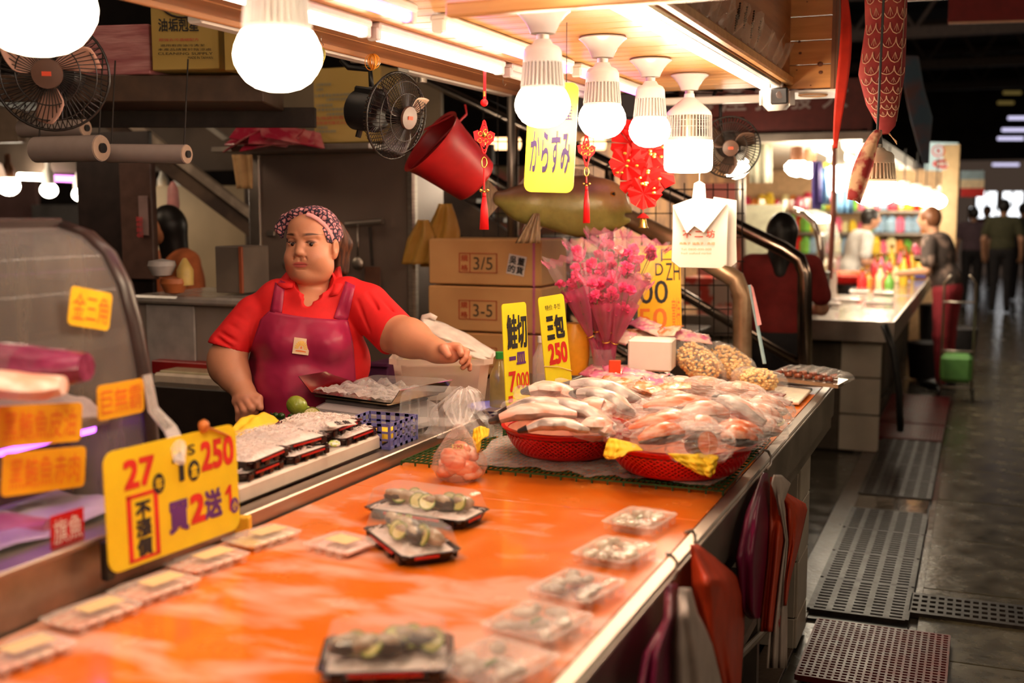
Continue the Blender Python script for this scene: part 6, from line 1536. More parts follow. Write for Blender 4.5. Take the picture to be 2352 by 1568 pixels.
# ---- red bucket
def bucket():
 c0 = at(1000, 352, t=4.55); ax = (at(1065, 285, t=4.5) - at(1010, 450, t=4.6)); 
 axis = Vector((.42, -.10, .62)).normalized(); axis = (RIGHT * -.62 + UP * .50 - FWD * .35).normalized()
 s_ = axis.cross(FWD).normalized(); u_ = s_.cross(axis); Mx = Matrix([list(s_), list(u_), list(axis)]).transposed()
 t = thing('red_bucket', 'red plastic bucket-like basket hanging tilted behind the charm', 'bucket', c0 - Vector((0, 0, .15)))
 c = at(1042, 368, t=4.5); m = mat('red_bucket_plastic', (.30, .006, .008), r=.45, var=.35, sc=7, bump=.1, bsc=9)
 B().lathe([(.0005, -.13), (.088, -.13), (.100, -.12), (.128, .055), (.142, .115), (.150, .122), (.136, .118), (.092, -.10), (.0005, -.115)], 40, c, rot=Mx, wob=lambda a, i: 1 + .04 * math.cos(3 * a)).make('bucket_body', m, t, smooth=True)
 B().ring([c + Mx @ Vector((.14, 0, .11)), at(1072, 262, t=4.5), at(1068, 240, t=4.5)], .005, 6).make('handle', m, t, smooth='all'); B().ring([c + Mx @ Vector((-.14, 0, .11)), at(950, 310, t=4.5)], .004, 6).make('handle', m, t)
bucket()
# ---- yellow bags hanging
for i, (x0, x1, yt, yb, lab) in enumerate(((925, 990, 505, 606, 'yellow plastic bag hanging left of the cartons, front one'), (968, 1048, 468, 612, 'yellow plastic bag hanging left of the cartons, larger one behind'))):
 b = B(); 
 def yb_(u, v, x0=x0, x1=x1, yt=yt, yb=yb, i=i): wv = .35 + .65 * min(1, v * 2.2); xc = (x0 + x1) / 2 + (1 - v) * 14; return at(xc + (u - .5) * (x1 - x0) * wv, yt + (yb - yt) * v, Y=4.86 + .05 * i) + Vector((0, .012 * math.sin(u * 13 + v * 4) - .02 * math.sin(u * math.pi), 0))
 b.grid(yb_, 18, 14); tag(b.make('yellow_bag', mat('yellow_bag_plastic', (.52, .28, .05), c2=(.62, .36, .09), r=.4, sc=6, bump=.15, tl=.2), smooth='all', thick=.006), lab, 'bag', 'yellow bags left of the cartons')
# ---- cardboard cartons
def ccart(py0, py1, Y, label, s_, x0=985, x1=1243, sticker=False):
 a = at(x0, py1, Y=Y); c = at(x1, py0, Y=Y); c.z = at(x0, py0, Y=Y).z; w_ = c.x - a.x; h = c.z - a.z
 t = thing('cardboard_carton', label, 'carton', ((a.x + c.x) / 2, Y + .16, a.z), group='cardboard cartons stacked beside the vendor')
 B().box(((a.x + c.x) / 2, Y + .17, a.z + h / 2), (w_, .34, h - .004), ch=.006).make('carton_body', m_card, t)
 O = Vector((a.x, Y - .002, a.z)); ux = Vector((1, 0, 0)); uz = Vector((0, 0, 1)); ir = mat('red_stamp', (.50, .07, .025), r=.7)
 b = B()
 for (q0, r0, q1, r1) in ((.28, .27, .62, .285), (.28, .68, .62, .695), (.28, .27, .288, .695), (.612, .27, .62, .695), (.375, .27, .382, .695)): b.prism([O + ux * q0 * w_ + uz * r0 * h, O + ux * q1 * w_ + uz * r0 * h, O + ux * q1 * w_ + uz * r1 * h, O + ux * q0 * w_ + uz * r1 * h], (0, -.001, 0))
 write(b, '規', O, ux, uz, (.30 * w_, .52 * h, .36 * w_, .65 * h), .02); write(b, '格', O, ux, uz, (.30 * w_, .31 * h, .36 * w_, .44 * h), .02); b.make('printed_frame', ir, t)
 if s_: write(B(), s_, O, ux, uz, (.41 * w_, .34 * h, .58 * w_, .61 * h), -.0).make('lettering', mat('marker', (.10, .07, .04), r=.7), t)
 if sticker:
  R_ = Matrix.Rotation(math.radians(10), 3, 'Y'); P = lambda q, r_: Vector((a.x + .70 * w_, Y - .002, a.z + .28 * h)) + R_ @ Vector((q, 0, r_)); sw = .087
  st = B().prism([P(0, 0), P(sw, 0), P(sw, .090), P(0, .090)], (0, -.001, 0)).make('white_sticker', mat('white_sticker', (.80, .72, .68), r=.5), t)
  b = B()
  for s2, q, r_ in (('吳', .006, .048), ('董', .047, .048), ('的', .006, .008), ('貨', .047, .008)): write(b, s2, P(q, r_) - Vector((0, .0012, 0)), R_ @ ux, R_ @ uz, (0, 0, .034, .034), .02)
  b.make('lettering', i_blk, st)
 # pink strap on the end
 B().box((c.x - .035, Y + .17, a.z + h / 2), (.012, .345, h), ch=.001).make('strap', mat('pink_strap', (.62, .16, .30), r=.4), t)
 return t, a, c
ccart(547, 652, 4.8, 'top cardboard carton marked 3/5 with a white sticker', '3/5', sticker=True)
ccart(654, 757, 4.8, 'middle cardboard carton marked 3-5', '3-5', x0=984)
ccart(759, 862, 4.8, 'bottom cardboard carton mostly hidden behind the price signs', '', x0=984)
t, a, c = pbox(984, 864, 1243, 1100, 4.8, .34, 'crate_stand', 'dark crate carrying the cardboard cartons', m_dark, 'crate', prt='body')
# ---- big white tub with a bag on it
def tub():
 a = at(893, 826, t=3.95); c = at(1132, 820, t=3.95); u = (c - a); L = u.length; u.normalize(); n = Vector((-u.y, u.x, 0)); zt = a.z; zb = at(900, 925, t=3.95).z; zb = min(zb, .90)
 t = thing('plastic_tub', 'large translucent white tub beside the scale', 'tub', (a + c) / 2 + n * .13 + Vector((0, 0, zb - zt)), math.atan2(u.y, u.x)); m = mat('milky_tub', (.90, .74, .62), r=.35, film=.72, tl=.35, var=.03)
 def rr(wx, dy, z, c_=.03): return [Vector((x, y, z)) for x, y in ((-wx + c_, -dy), (wx - c_, -dy), (wx, -dy + c_), (wx, dy - c_), (wx - c_, dy), (-wx + c_, dy), (-wx, dy - c_), (-wx, -dy + c_))]
 h = zt - zb; b = B(); add_rings(b, [rr(L * .42, .12, 0), rr(L * .465, .14, h * .86), rr(L * .5, .155, h * .865), rr(L * .5, .155, h)], caps=False); b.add(rr(L * .42, .12, .001), [tuple(range(8))]); b.make('tub_body', m, t, world=False)
 b = B(); add_rings(b, [rr(L * .40, .11, .02), rr(L * .42, .12, h * .8)], caps=True); b.make('contents', mat('green_pink_mix', (.62, .55, .22), c2=(.85, .62, .50), lo=.4, hi=.55, r=.5, sc=14), t, world=False)
 b = B(); b.ring([(L * .52, -.05, h * .55), (L * .545, -.05, h * .35), (L * .53, 0, h * .2), (L * .545, .05, h * .35), (L * .52, .05, h * .55)], .006, 8); b.make('blue_handle', mat('blue_plastic', (.05, .06, .42), r=.35), t, smooth='all', world=False)
tub()
b = B()
def wb(u, v):
 top = at(968 + 175 * u, 728 + 84 * u ** 1.15 - 8 * math.sin(u * math.pi), t=4.15); bot = at(985 + 135 * u, 790 + 42 * u, t=4.02)
 p = top.lerp(bot, v); return p - FWDH * (.06 * math.sin(v * math.pi) * math.sin(max(.05, u) * math.pi) ** .5 + .012 * math.sin(u * 18 + v * 7) + .008 * math.sin(v * 17)) 
b.grid(wb, 36, 20); o = b.make('white_bag', mat('white_carrier_bag', (.90, .80, .72), r=.4, tl=.35, bump=.25, bsc=12), smooth='all', thick=.002); tag(o, 'white plastic carrier bag lying slanted on the tub, behind her outstretched hand', 'bag')
B().ring([at(975, 745, t=4.14), at(968, 738, t=4.13), at(972, 728, t=4.13), at(988, 724, t=4.13), at(1002, 732, t=4.13)], .010, 8, flat=.5).make('bag_handle', MATS['white_carrier_bag'], None, smooth='all')
h_ = COL.objects['bag_handle']; h_.parent = o; h_.location = h_.location - o.location
# purple crate behind her elbow
t, a, c = pbox(838, 838, 890, 888, 4.3, .3, 'purple_crate', 'dark purple perforated crate behind the tub', mat('purple_plastic', (.10, .02, .07), r=.5), 'crate', prt='body'); B().box(((a.x + c.x) / 2, 4.295, c.z), (c.x - a.x + .02, .02, .02), ch=.004).make('rim', MATS['purple_plastic'], t)
# bottle with green cap, blue basin, second bottle
def bottle(px, tt, ytop, ybase, label, cap, body):
 c = at(px, ybase, t=tt); top = at(px, ytop, t=tt); h = top.z - c.z; t = thing('bottle', label, 'bottle', c, group='bottles behind the price signs')
 r_ = .033; B().lathe([(.0005, 0), (r_, .004), (r_, h * .55), (r_ * .95, h * .6), (r_ * .35, h * .84), (r_ * .33, h * .9)], 24, c, wob=lambda a, i: 1 + .015 * math.cos(12 * a)).make('bottle_body', body, t, smooth=True)
 B().lathe([(.0005, h * 1.0), (.014, h), (.0145, h * .88), (.0005, h * .88)], 16, c).make('cap', cap, t, smooth=True)
bottle(1148, 3.75, 806, 935, 'green-capped bottle of amber liquid left of the tall price signs', mat('green_cap', (.03, .30, .05), r=.4), mat('amber_bottle', (.50, .40, .14), r=.1, film=.55, spec=.8)); bottle(1243, 4.3, 770, 892, 'clear bottle with red label between the two tall price signs', m_white, mat('clear_bottle', (.8, .7, .65), r=.1, film=.3, spec=.8))
c = at(1150, 948, t=3.78); t = thing('blue_basin', 'blue basin rim under the green-capped bottle', 'basin', c); B().lathe([(.0005, -.03), (.07, -.028), (.105, .02), (.112, .024), (.10, .02), (.068, -.022), (.0005, -.024)], 32, c).make('basin_body', mat('blue_basin', (.10, .10, .42), r=.35), t, smooth=True)
# ---- low things behind left: freezer, styro, dark counter
t, a, c = pbox(325, 700, 600, 880, 4.05, .5, 'chest_freezer', 'grey chest freezer behind the vendor at the left', mat('freezer_grey', (.30, .24, .20), c2=(.36, .30, .26), r=.4, sc=3), 'freezer', prt='body')
B().box(((a.x + c.x) / 2, 4.28, c.z + .01), (c.x - a.x + .02, .56, .035), ch=.01).make('lid', mat('freezer_lid', (.42, .38, .34), r=.18, rvar=.08), t); B().box((a.x + (c.x - a.x) * .28, 4.04, (a.z + c.z) / 2), (.26, .012, c.z - a.z - .03), ch=.004).make('front_panel', mat('freezer_panel', (.44, .40, .37), r=.4), t)
t, a, c = pbox(352, 866, 506, 898, 3.85, .25, 'foam_box', 'white foam box in front of the chest freezer', mat('foam_white', (.70, .58, .44), r=.5), ch=.01, prt='box_body'); B().box(((a.x + c.x) / 2, 3.97, c.z + .004), (c.x - a.x - .04, .2, .01), ch=.003).make('wet_lid', mat('wet_film', (.6, .55, .35), r=.08), t)
t, a, c = pbox(348, 836, 492, 858, 3.98, .2, 'red_tray', 'dark red tray behind the foam box', mat('dark_red_plastic', (.30, .01, .01), r=.4), 'tray', prt='tray_body')
t, a, c = pbox(330, 905, 620, 1000, 3.75, .45, 'dark_side_table', 'dark side table behind the glass case', mat('dark_table', (.03, .02, .016), r=.35), 'table', prt='table_body')
t, a, c = pbox(496, 566, 556, 672, 4.15, .2, 'grey_tin', 'grey tin box with a rust-red edge standing on the freezer', mat('grey_tin', (.15, .12, .10), c2=(.20, .16, .13), r=.4, sc=5), prt='tin_body'); B().box((c.x - .008, 4.15, (a.z + c.z) / 2), (.02, .012, c.z - a.z), ch=.003).make('red_edge', mat('rust_red', (.35, .08, .03), r=.5), t)
for i, (px, py, cc, lab) in enumerate(((425, 625, (.75, .52, .15), 'yellow squeeze bottle on the freezer'), (400, 650, (.55, .16, .05), 'orange lump beside the squeeze bottle'), (372, 610, (.55, .5, .48), 'pale grey bowl on the freezer'))):
 c = at(px, py, t=4.9); t = thing('kitchen_item', lab, 'container', c - Vector((0, 0, .05)));
 t.name = ['squeeze_bottle', 'orange_bundle', 'grey_bowl'][i]
 B().lathe([(.0005, -.06), (.035, -.055), (.036, .01), (.02, .04), (.008, .06), (.0005, .062)] if i == 0 else [(.0005, -.05), (.04, -.04), (.06, 0), (.055, .02), (.0005, .03)], 18, c).make('body', mat('item_%d' % i, cc, r=.4), t, smooth=True)
# dark column and meter box, left
t, a, c = pbox(196, 300, 340, 900, 4.55, .03, 'dark_column', 'black steel column at the left background', mat('black_column', (.018, .010, .009), r=.5, var=.3), 'column', prt='column_body')
t, a, c = pbox(282, 372, 345, 640, 4.50, .04, 'meter_box', 'brown meter box with a label on the black column', mat('brown_metal_box', (.085, .045, .035), r=.4, var=.2), 'cabinet', prt='body'); O = at(312, 545, Y=4.49); L_ = B().box(at(330, 495, Y=4.49), (.055, .006, .19), ch=.001).make('label_plate', mat('old_label', (.24, .15, .14), r=.5), t); write(B(), '危險高壓', at(322, 545, Y=4.48), Vector((0, 0, 1)), Vector((-1, 0, 0)), (0, -.02, .10, .02), .01).make('lettering', mat('red_print', (.5, .04, .05), r=.6), L_)
# ================================================================== STAIRS, RAILINGS BEHIND
m_rail = mat('polished_handrail', (.42, .32, .26), r=.2, m=1, var=.1); m_rust = mat('weathered_pipe', (.38, .22, .12), c2=(.62, .42, .26), lo=.35, hi=.65, r=.34, m=.6, sc=9, bump=.1); m_stair = mat('sooty_steel_stair', (.055, .035, .028), c2=(.13, .085, .06), lo=.4, hi=.65, r=.5, sc=5)
st = thing('staircase', 'dark steel staircase with handrails descending behind the stall', 'staircase', (-2.2, 6.1, 0))
Y6 = 6.0
p = lambda x, y, Y=Y6: at(x, y, Y=Y)
B().ring([p(960, 168), p(1800, 572), p(1836, 596), p(1848, 628), p(1848, 1010)], .038, 12).make('handrail', m_rail, st, smooth='all')
B().ring([p(1000, 330), p(1838, 838)], .026, 10).make('mid_rail', m_rail, st, smooth='all'); B().ring([p(1080, 620), p(1800, 1010)], .022, 10).make('low_rail', m_rail, st, smooth='all')
for x, y0, y1 in ((1400, 380, 660), (1180, 270, 540)): B().ring([p(x, y0), p(x, y1 + 200)], .028, 10).make('post', m_rail, st, smooth='all')
b = B(); d = FWDH * .0
for (x0, y0, x1, y1) in ((1010, 420, 1640, 870),): 
 A_, C2 = p(x0, y0, 6.25), p(x1, y1, 6.25); b.prism([A_, C2, C2 - Vector((0, 0, .22)), A_ - Vector((0, 0, .22))], (0, .05, 0))
b.make('stringer', m_stair, st)
b = B(); A_, C2 = p(1010, 420, 6.25), p(1600, 842, 6.25)
for k in range(9):
 q = A_.lerp(C2, (k + .5) / 9); B().box(q + Vector((0, .5, -.05)), (.26, .9, .03), ch=.004).make('step', m_stair, st)
# the other flight at the left
s2 = thing('staircase', 'dark sloping stair beam crossing the upper left background', 'staircase', (-3.9, 5.6, 0))
q = lambda x, y, Y=5.7: at(x, y, Y=Y)
b = B(); b.prism([q(190, 255), q(596, 562), q(596, 530), q(240, 255)], (0, .12, 0)); b.make('stringer', m_stair, s2); b = B(); b.prism([q(262, 268, 5.66), q(596, 520, 5.66), q(596, 500, 5.66), q(300, 270, 5.66)], (0, .04, 0)); b.make('stringer_edge', mat('worn_grey_edge', (.24, .19, .15), c2=(.42, .34, .27), r=.5, sc=7), s2)
b = B(); b.prism([q(372, 222, 5.5), q(512, 322, 5.5), q(524, 318, 5.5), q(392, 222, 5.5)], (0, .03, 0)); b.make('upper_rail', mat('pale_worn_metal', (.25, .23, .20), r=.5), s2)
# thick curved pipe rail by the stall end
t = thing('pipe_rail', 'thick weathered pipe railing bending down beside the peanut bags', 'railing', at(1695, 830, Y=5.15)); w5 = lambda x, y: at(x, y, Y=5.1)
B().ring([w5(1380, 470), w5(1560, 560), w5(1652, 618), w5(1690, 642), w5(1705, 680), w5(1705, 860), Vector((w5(1705, 1000).x, 5.1, 0))], .043, 14).make('pipe', m_rust, t, smooth='all')
# wire grid panel
t = thing('wire_grid', 'black wire grid panel hanging behind the bouquets', 'wire grid', at(1450, 700, Y=5.3)); b = B(); m_wire = mat('dark_wire', (.03, .02, .017), r=.4, m=.5)
for i in range(19): b.ring([at(1110 + 33 * i, 190 if i < 5 else 420, Y=5.35), at(1112 + 33 * i, 810, Y=5.35)], .0028, 4)
for j in range(12): b.ring([at(1110, 215 + 55 * j, Y=5.35), at(1710, 215 + 55 * j, Y=5.35)], .0028, 4)
b.make('wires', m_wire, t, kind='stuff'); B().ring([at(1174, 190, Y=5.3), at(1174, 560, Y=5.3)], .022, 8).make('grid_post', m_steeld, t, smooth='all')
# dark backing panel put in so the depths of the stall stay dim
t, a, c = pbox(-60, 168, 615, 400, 6.6, .05, 'dark_back_panel', 'dark brown backing panel behind the upper left shelf', mat('dark_brown_panel', (.085, .06, .045), c2=(.14, .10, .075), r=.6, sc=2), 'panel', prt='panel')
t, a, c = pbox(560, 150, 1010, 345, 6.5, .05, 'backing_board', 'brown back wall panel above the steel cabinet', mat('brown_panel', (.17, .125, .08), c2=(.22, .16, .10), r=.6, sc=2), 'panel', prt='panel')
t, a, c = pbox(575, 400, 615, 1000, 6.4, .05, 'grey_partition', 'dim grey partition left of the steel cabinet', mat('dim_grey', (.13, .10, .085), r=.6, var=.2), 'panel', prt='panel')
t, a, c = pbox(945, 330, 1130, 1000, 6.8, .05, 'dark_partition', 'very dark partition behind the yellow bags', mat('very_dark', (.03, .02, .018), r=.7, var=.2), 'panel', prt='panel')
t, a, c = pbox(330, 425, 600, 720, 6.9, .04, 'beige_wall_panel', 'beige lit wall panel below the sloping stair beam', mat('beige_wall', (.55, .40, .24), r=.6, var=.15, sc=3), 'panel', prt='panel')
# ================================================================== HANGING FISH MODEL AND ORNAMENTS
def groper():
 t = thing('model_fish', 'large green-bellied model fish hanging above the cardboard cartons', 'model fish', at(1290, 540, t=4.75))
 F = Field(axis(-.36, .38, .010), axis(-.16, .16, .008), axis(-.12, .12, .008))
 F.ell((.10, 0, 0), (.20, .105, .085), .03); F.ell((-.08, .01, 0), (.20, .078, .06), .04); F.cap((-.15, .015, 0), (-.30, .03, 0), .05, .026, .03); F.ell((.22, .0, 0), (.09, .075, .062), .04)
 F.cap((.27, -.01, 0), (.315, -.022, 0), .034, .022, .02); F.cap((.25, -.05, 0), (.312, -.048, 0), .032, .014, .02); F.ell((.325, -.034, 0), (.04, .007, .06), .008, 'cut')
 F.ell((.235, .035, .06), .016, .008)
 V, Q = F.mesh(); c = at(1290, 474, t=4.75)
 R_ = np.array([list(RIGHT * .88 + UP * .01), list(UP * 1.22), list(-FWD)]); Vw = V @ R_ + np.array(list(c)) - np.array(list(wloc(t)))
 col = np.tile(np.array((.30, .27, .07)), (len(V), 1)); k = np.clip((V[:, 1] - .012 + .25 * (V[:, 0] > .4)) / .03, 0, 1)[:, None]; col = col * (1 - k) + np.array((.15, .075, .045)) * k
 h = np.clip((V[:, 0] - .12) / .12, 0, 1)[:, None] * np.clip((V[:, 1] + .03) / .04, 0, 1)[:, None]; col = col * (1 - h) + np.array((.50, .30, .13)) * h
 np_object('fish_body', Vw, Q, mat('model_fish_skin', (1, 1, 1), r=.28, var=.25, sc=26, vcol=True, bump=.15, bsc=60), t, col)
 W = lambda x, y, z: c + RIGHT * x * .88 + UP * y * 1.22 - FWD * z
 for (nm, pts) in (('tail_fin', [(-.27, .03), (-.36, .10), (-.38, .05), (-.37, 0), (-.36, -.05), (-.30, .0)]), ('dorsal_fin', [(-.22, .06), (-.14, .13), (-.02, .14), (.10, .125), (.16, .10), (0, .08)]), ('belly_fin', [(-.16, -.03), (-.20, -.11), (-.13, -.115), (-.09, -.07)])):
  B().prism([W(x, y, -.004) for x, y in pts], -FWD * .008).make(nm, mat('fin_brown', (.16, .10, .05), c2=(.30, .2, .1), r=.4, sc=20, stretch=(8, 8, 1)), t)
 b = B(); b.grid(lambda u, v: W(-.12 - .04 * v + (u - .5) * .09 * (.3 + v), -.03 - .10 * v, .07 + .01 * math.sin(u * 25)), 14, 8); b.make('side_fin', MATS['fin_brown'], t, smooth='all', thick=.003)
 e = B().ball(W(.235, .035, .068), .012, 14, 9).make('eye', m_gold, t, smooth='all'); B().ball(W(.237, .035, .076), .007, 12, 8).make('pupil', m_black, e, smooth='all')
 for x in (-.1, .15): B().ring([W(x, .09, 0), W(x, .3, 0)], .0012, 4).make('line', m_wire, t)
groper()
m_red3 = mat('red_plastic_flower', (.78, .02, .02), r=.3, tl=.3, var=.15); 
def lattice():
 c = at(1468, 385, t=4.45); t = thing('festive_ornament', 'red folded festive ornament with gold scraps hanging behind the third bulb', 'ornament', at(1468, 470, t=4.45)); rnd = random.Random(2)
 for k, (dx, dy, r_) in enumerate(((-20, -55, 44), (25, -40, 40), (-30, -8, 36), (30, 8, 50), (0, 30, 44), (10, 60, 34), (-8, -85, 26))):
  o = at(1468 + dx, 385 + dy, t=4.45 - .03 * (k % 3)); b = B(); R0 = r_ * 4.45 / FPX
  for q in range(8):
   a = q * math.pi / 4 + k; d1 = RIGHT * math.cos(a) + UP * math.sin(a); d2 = RIGHT * math.cos(a + .7) + UP * math.sin(a + .7); b.add([o, o + d1 * R0 - FWD * .01, o + (d1 + d2) * R0 * .62 - FWD * .05, o + d2 * R0 - FWD * .01], [(0, 1, 2), (0, 2, 3)])
  f_ = b.make('folded_rosette', m_red3, t, thick=.002)
  for q in range(5): B().ball(o + RIGHT * rnd.uniform(-R0, R0) * .7 + UP * rnd.uniform(-R0, R0) * .7 - FWD * .05, (.008, .003, .006), 6, 4).make('gold_scrap', m_gold, f_)
lattice()
t = thing('gold_bell', 'tiny gold bell with a red cap on the wire grid', 'bell', at(1477, 520, t=4.5)); c = at(1477, 512, t=4.5); B().lathe([(.0005, .024), (.012, .02), (.016, -.012), (.020, -.018), (.0005, -.018)], 16, c).make('bell', m_gold, t, smooth=True); B().lathe([(.0005, .04), (.012, .034), (.026, .02), (.0005, .02)], 14, c).make('cap', m_red3, t, smooth=True); B().ring([c, c + Vector((0, 0, .12))], .001, 4).make('thread', m_chr, t)
# ---- white carrier bags hanging
def tbag():
 t = thing('carrier_bags', 'bundle of white printed carrier bags hanging at the end of the stall', 'carrier bag', at(1615, 612, t=4.35)); m = mat('white_bag_paper', (.93, .86, .78), r=.35, tl=.2, var=.02, bump=.06, bsc=9); P = lambda x, y, o=0: at(x, y, t=4.3 - o)
 pts = [(1545, 472), (1590, 456), (1594, 422), (1606, 416), (1618, 424), (1620, 456), (1672, 464), (1668, 560), (1668, 606), (1655, 616), (1560, 614), (1542, 600), (1544, 540)]
 B().prism([P(x, y) for x, y in pts], -FWD * .012).make('bag_front', m, t)
 B().prism([P(x + 20 + (y - 460) * .03, y - 4, -.02) for x, y in pts[5:10]] + [P(1600, 600, -.02)], FWD * .004).make('bag_behind', m, t)
 B().prism([P(1546, 474, .016), P(1592, 457, .016), P(1622, 457, .016), P(1670, 466, .016), P(1616, 534, .03), P(1594, 519, .03), P(1577, 536, .03)], -FWD * .004).make('folded_flap', m, t)
 b = B(); b.ring([P(1607, 445, .02), P(1607, 400, .02), P(1610, 390, .0)], .002, 5); b.make('hook', m_steel, t)
 u = RIGHT; v = UP; k = 4.27 / FPX; O = P(1568, 546, .0145)
 write(B(), '不 二 坊', O, u, v, (0, 0, 74 * k, 18 * k), .01).make('lettering', mat('red_faded_print', (.75, .10, .06), r=.6), t)
 b = B(); write(b, '烏魚子 油魚子 · 魚翅', P(1560, 562, .0145), u, v, (0, 0, 82 * k, 6 * k), .01); write(b, 'Tel: 0800-000-000', P(1564, 575, .0145), u, v, (0, 0, 70 * k, 5 * k)); write(b, 'fresh seafood market', P(1564, 584, .0145), u, v, (0, 0, 70 * k, 5 * k)); b.make('lettering', mat('orange_faded_print', (.80, .36, .12), r=.6), t)
tbag()
# ---- cctv camera
t = thing('security_camera', 'white security camera at the outer end of the canopy', 'camera', at(1785, 190, t=4.36)); c = at(1782, 226, t=4.36); Rc = Matrix.Rotation(-.25, 3, 'Z') @ Matrix.Rotation(.10, 3, 'X')
B().box(c + Vector((0, .03, 0)), (.082, .13, .086), rot=Rc, ch=.022).make('body', m_white, t, smooth=True); B().box(c - FWD * .055 + Vector((0, 0, -.002)), (.070, .012, .062), rot=Rc, ch=.018).make('face_plate', m_black, t, smooth=True); B().lathe([(.0005, .004), (.013, .003), (.014, 0), (.0005, 0)], 20, c - FWD * .064, rot=Matrix([list(RIGHT), list(UP), list(-FWD)]).transposed()).make('lens', mat('lens_glass', (.16, .12, .11), r=.1), t, smooth=True)
B().cyl(c + Vector((0, .02, .03)), c + Vector((0, .02, .085)), .020, .028).make('mount', m_white, t, smooth=True)
for s_ in (-1, 1): B().box(c + RIGHT * s_ * .056 + Vector((0, .03, .004)), (.006, .05, .055), rot=Rc, ch=.002).make('antenna', m_white, t)
# black cable arm behind the fourth bulb
b = B(); b.ring([at(1640, 240, t=4.8), at(1640, 215, t=4.8), at(1650, 203, t=4.8), at(1700, 198, t=4.8), at(1735, 205, t=4.8)], .008, 8); b.ring([at(1555, 200, t=4.8), at(1660, 205, t=4.8)], .012, 8); b.ring([at(1655, 218, t=4.8), at(1655, 300, t=4.8)], .007, 8); tag(b.make('fan_bracket', m_black, smooth='all'), 'black bent fan bracket under the far canopy end', 'bracket')
# chains on the side board and crinkled plastic edge
for i in range(9):
 x, y = 1700 + (i % 4) * 16 - (i // 4) * 4, 8 + (i // 3) * 14 + (i % 4) * 9; a = at(x, y, X=-.708); d = Vector((0, -.35, -.9))
 b = B()
 for k in range(7): b.ball(a + d * .0085 * k, (.0035, .0035, .0035), 6, 4)
 tag(b.make('bead_chain', mat('dark_metal_beads', (.10, .07, .05), r=.15, m=1), smooth='all', kind=None), 'short dark beaded chain glinting on the outer board above the canopy trim', 'chain', 'bead chains on the outer board')
b = B(); rnd = random.Random(8)
def cr(u, v): y = 2.78 + 1.6 * u; return Vector((-.715 + .05 * v * (.4 + .6 * abs(math.sin(u * 23 + 1)) * abs(math.sin(u * 57))), y, ZC + .02 + .10 * v * (.3 + .7 * abs(math.sin(u * 31))) + .012 * math.sin(u * 90)))
b.grid(cr, 90, 5); tag(b.make('crinkled_plastic', mat('sparkly_film', (.9, .75, .6), r=.08, film=.08, ff=.4, bump=.6, bsc=40, spec=1)), 'crinkled clear plastic tucked along the outer canopy trim', 'plastic')
# ================================================================== BOUQUETS
m_cel = mat('bouquet_cellophane', (.98, .70, .76), r=.10, film=.05, ff=.25, bump=.5, bsc=30, spec=.9); m_tis = mat('pink_tissue', (.80, .12, .28), r=.5, film=.45, tl=.3, bump=.3, bsc=20); m_net = mat('pink_lace_net', (.92, .24, .40), r=.6, film=.30, bump=.5, bsc=90, tl=.3)
m_car = mat('carnation_pink', (.88, .045, .22), c2=(.92, .12, .32), r=.6, sc=60, tl=.2); m_car2 = mat('carnation_pale', (.92, .45, .45), r=.6, tl=.2); m_stem = mat('flower_stem', (.12, .20, .04), r=.5)
def carn_mesh():
 b = B(); rnd = random.Random(1)
 for k in range(3):
  n = 14
  vs = [Vector((0, 0, -.006 + .003 * k))]
  for j in range(n):
   a = 2 * math.pi * j / n; r_ = (.021 - .005 * k) * rnd.uniform(.85, 1.15); vs.append(Vector((math.cos(a) * r_, math.sin(a) * r_, .003 + .006 * k + rnd.uniform(-.005, .006))))
  b.add(vs, [(0, 1 + j, 1 + (j + 1) % n) for j in range(n)])
 o = b.make('carnation', m_car, world=False); me = o.data; bpy.data.objects.remove(o); me2 = me.copy(); me2.materials[0] = m_car2; return me, me2
CM, CM2 = carn_mesh()
bb = at(1388, 838, t=4.45); rnd = random.Random(12)
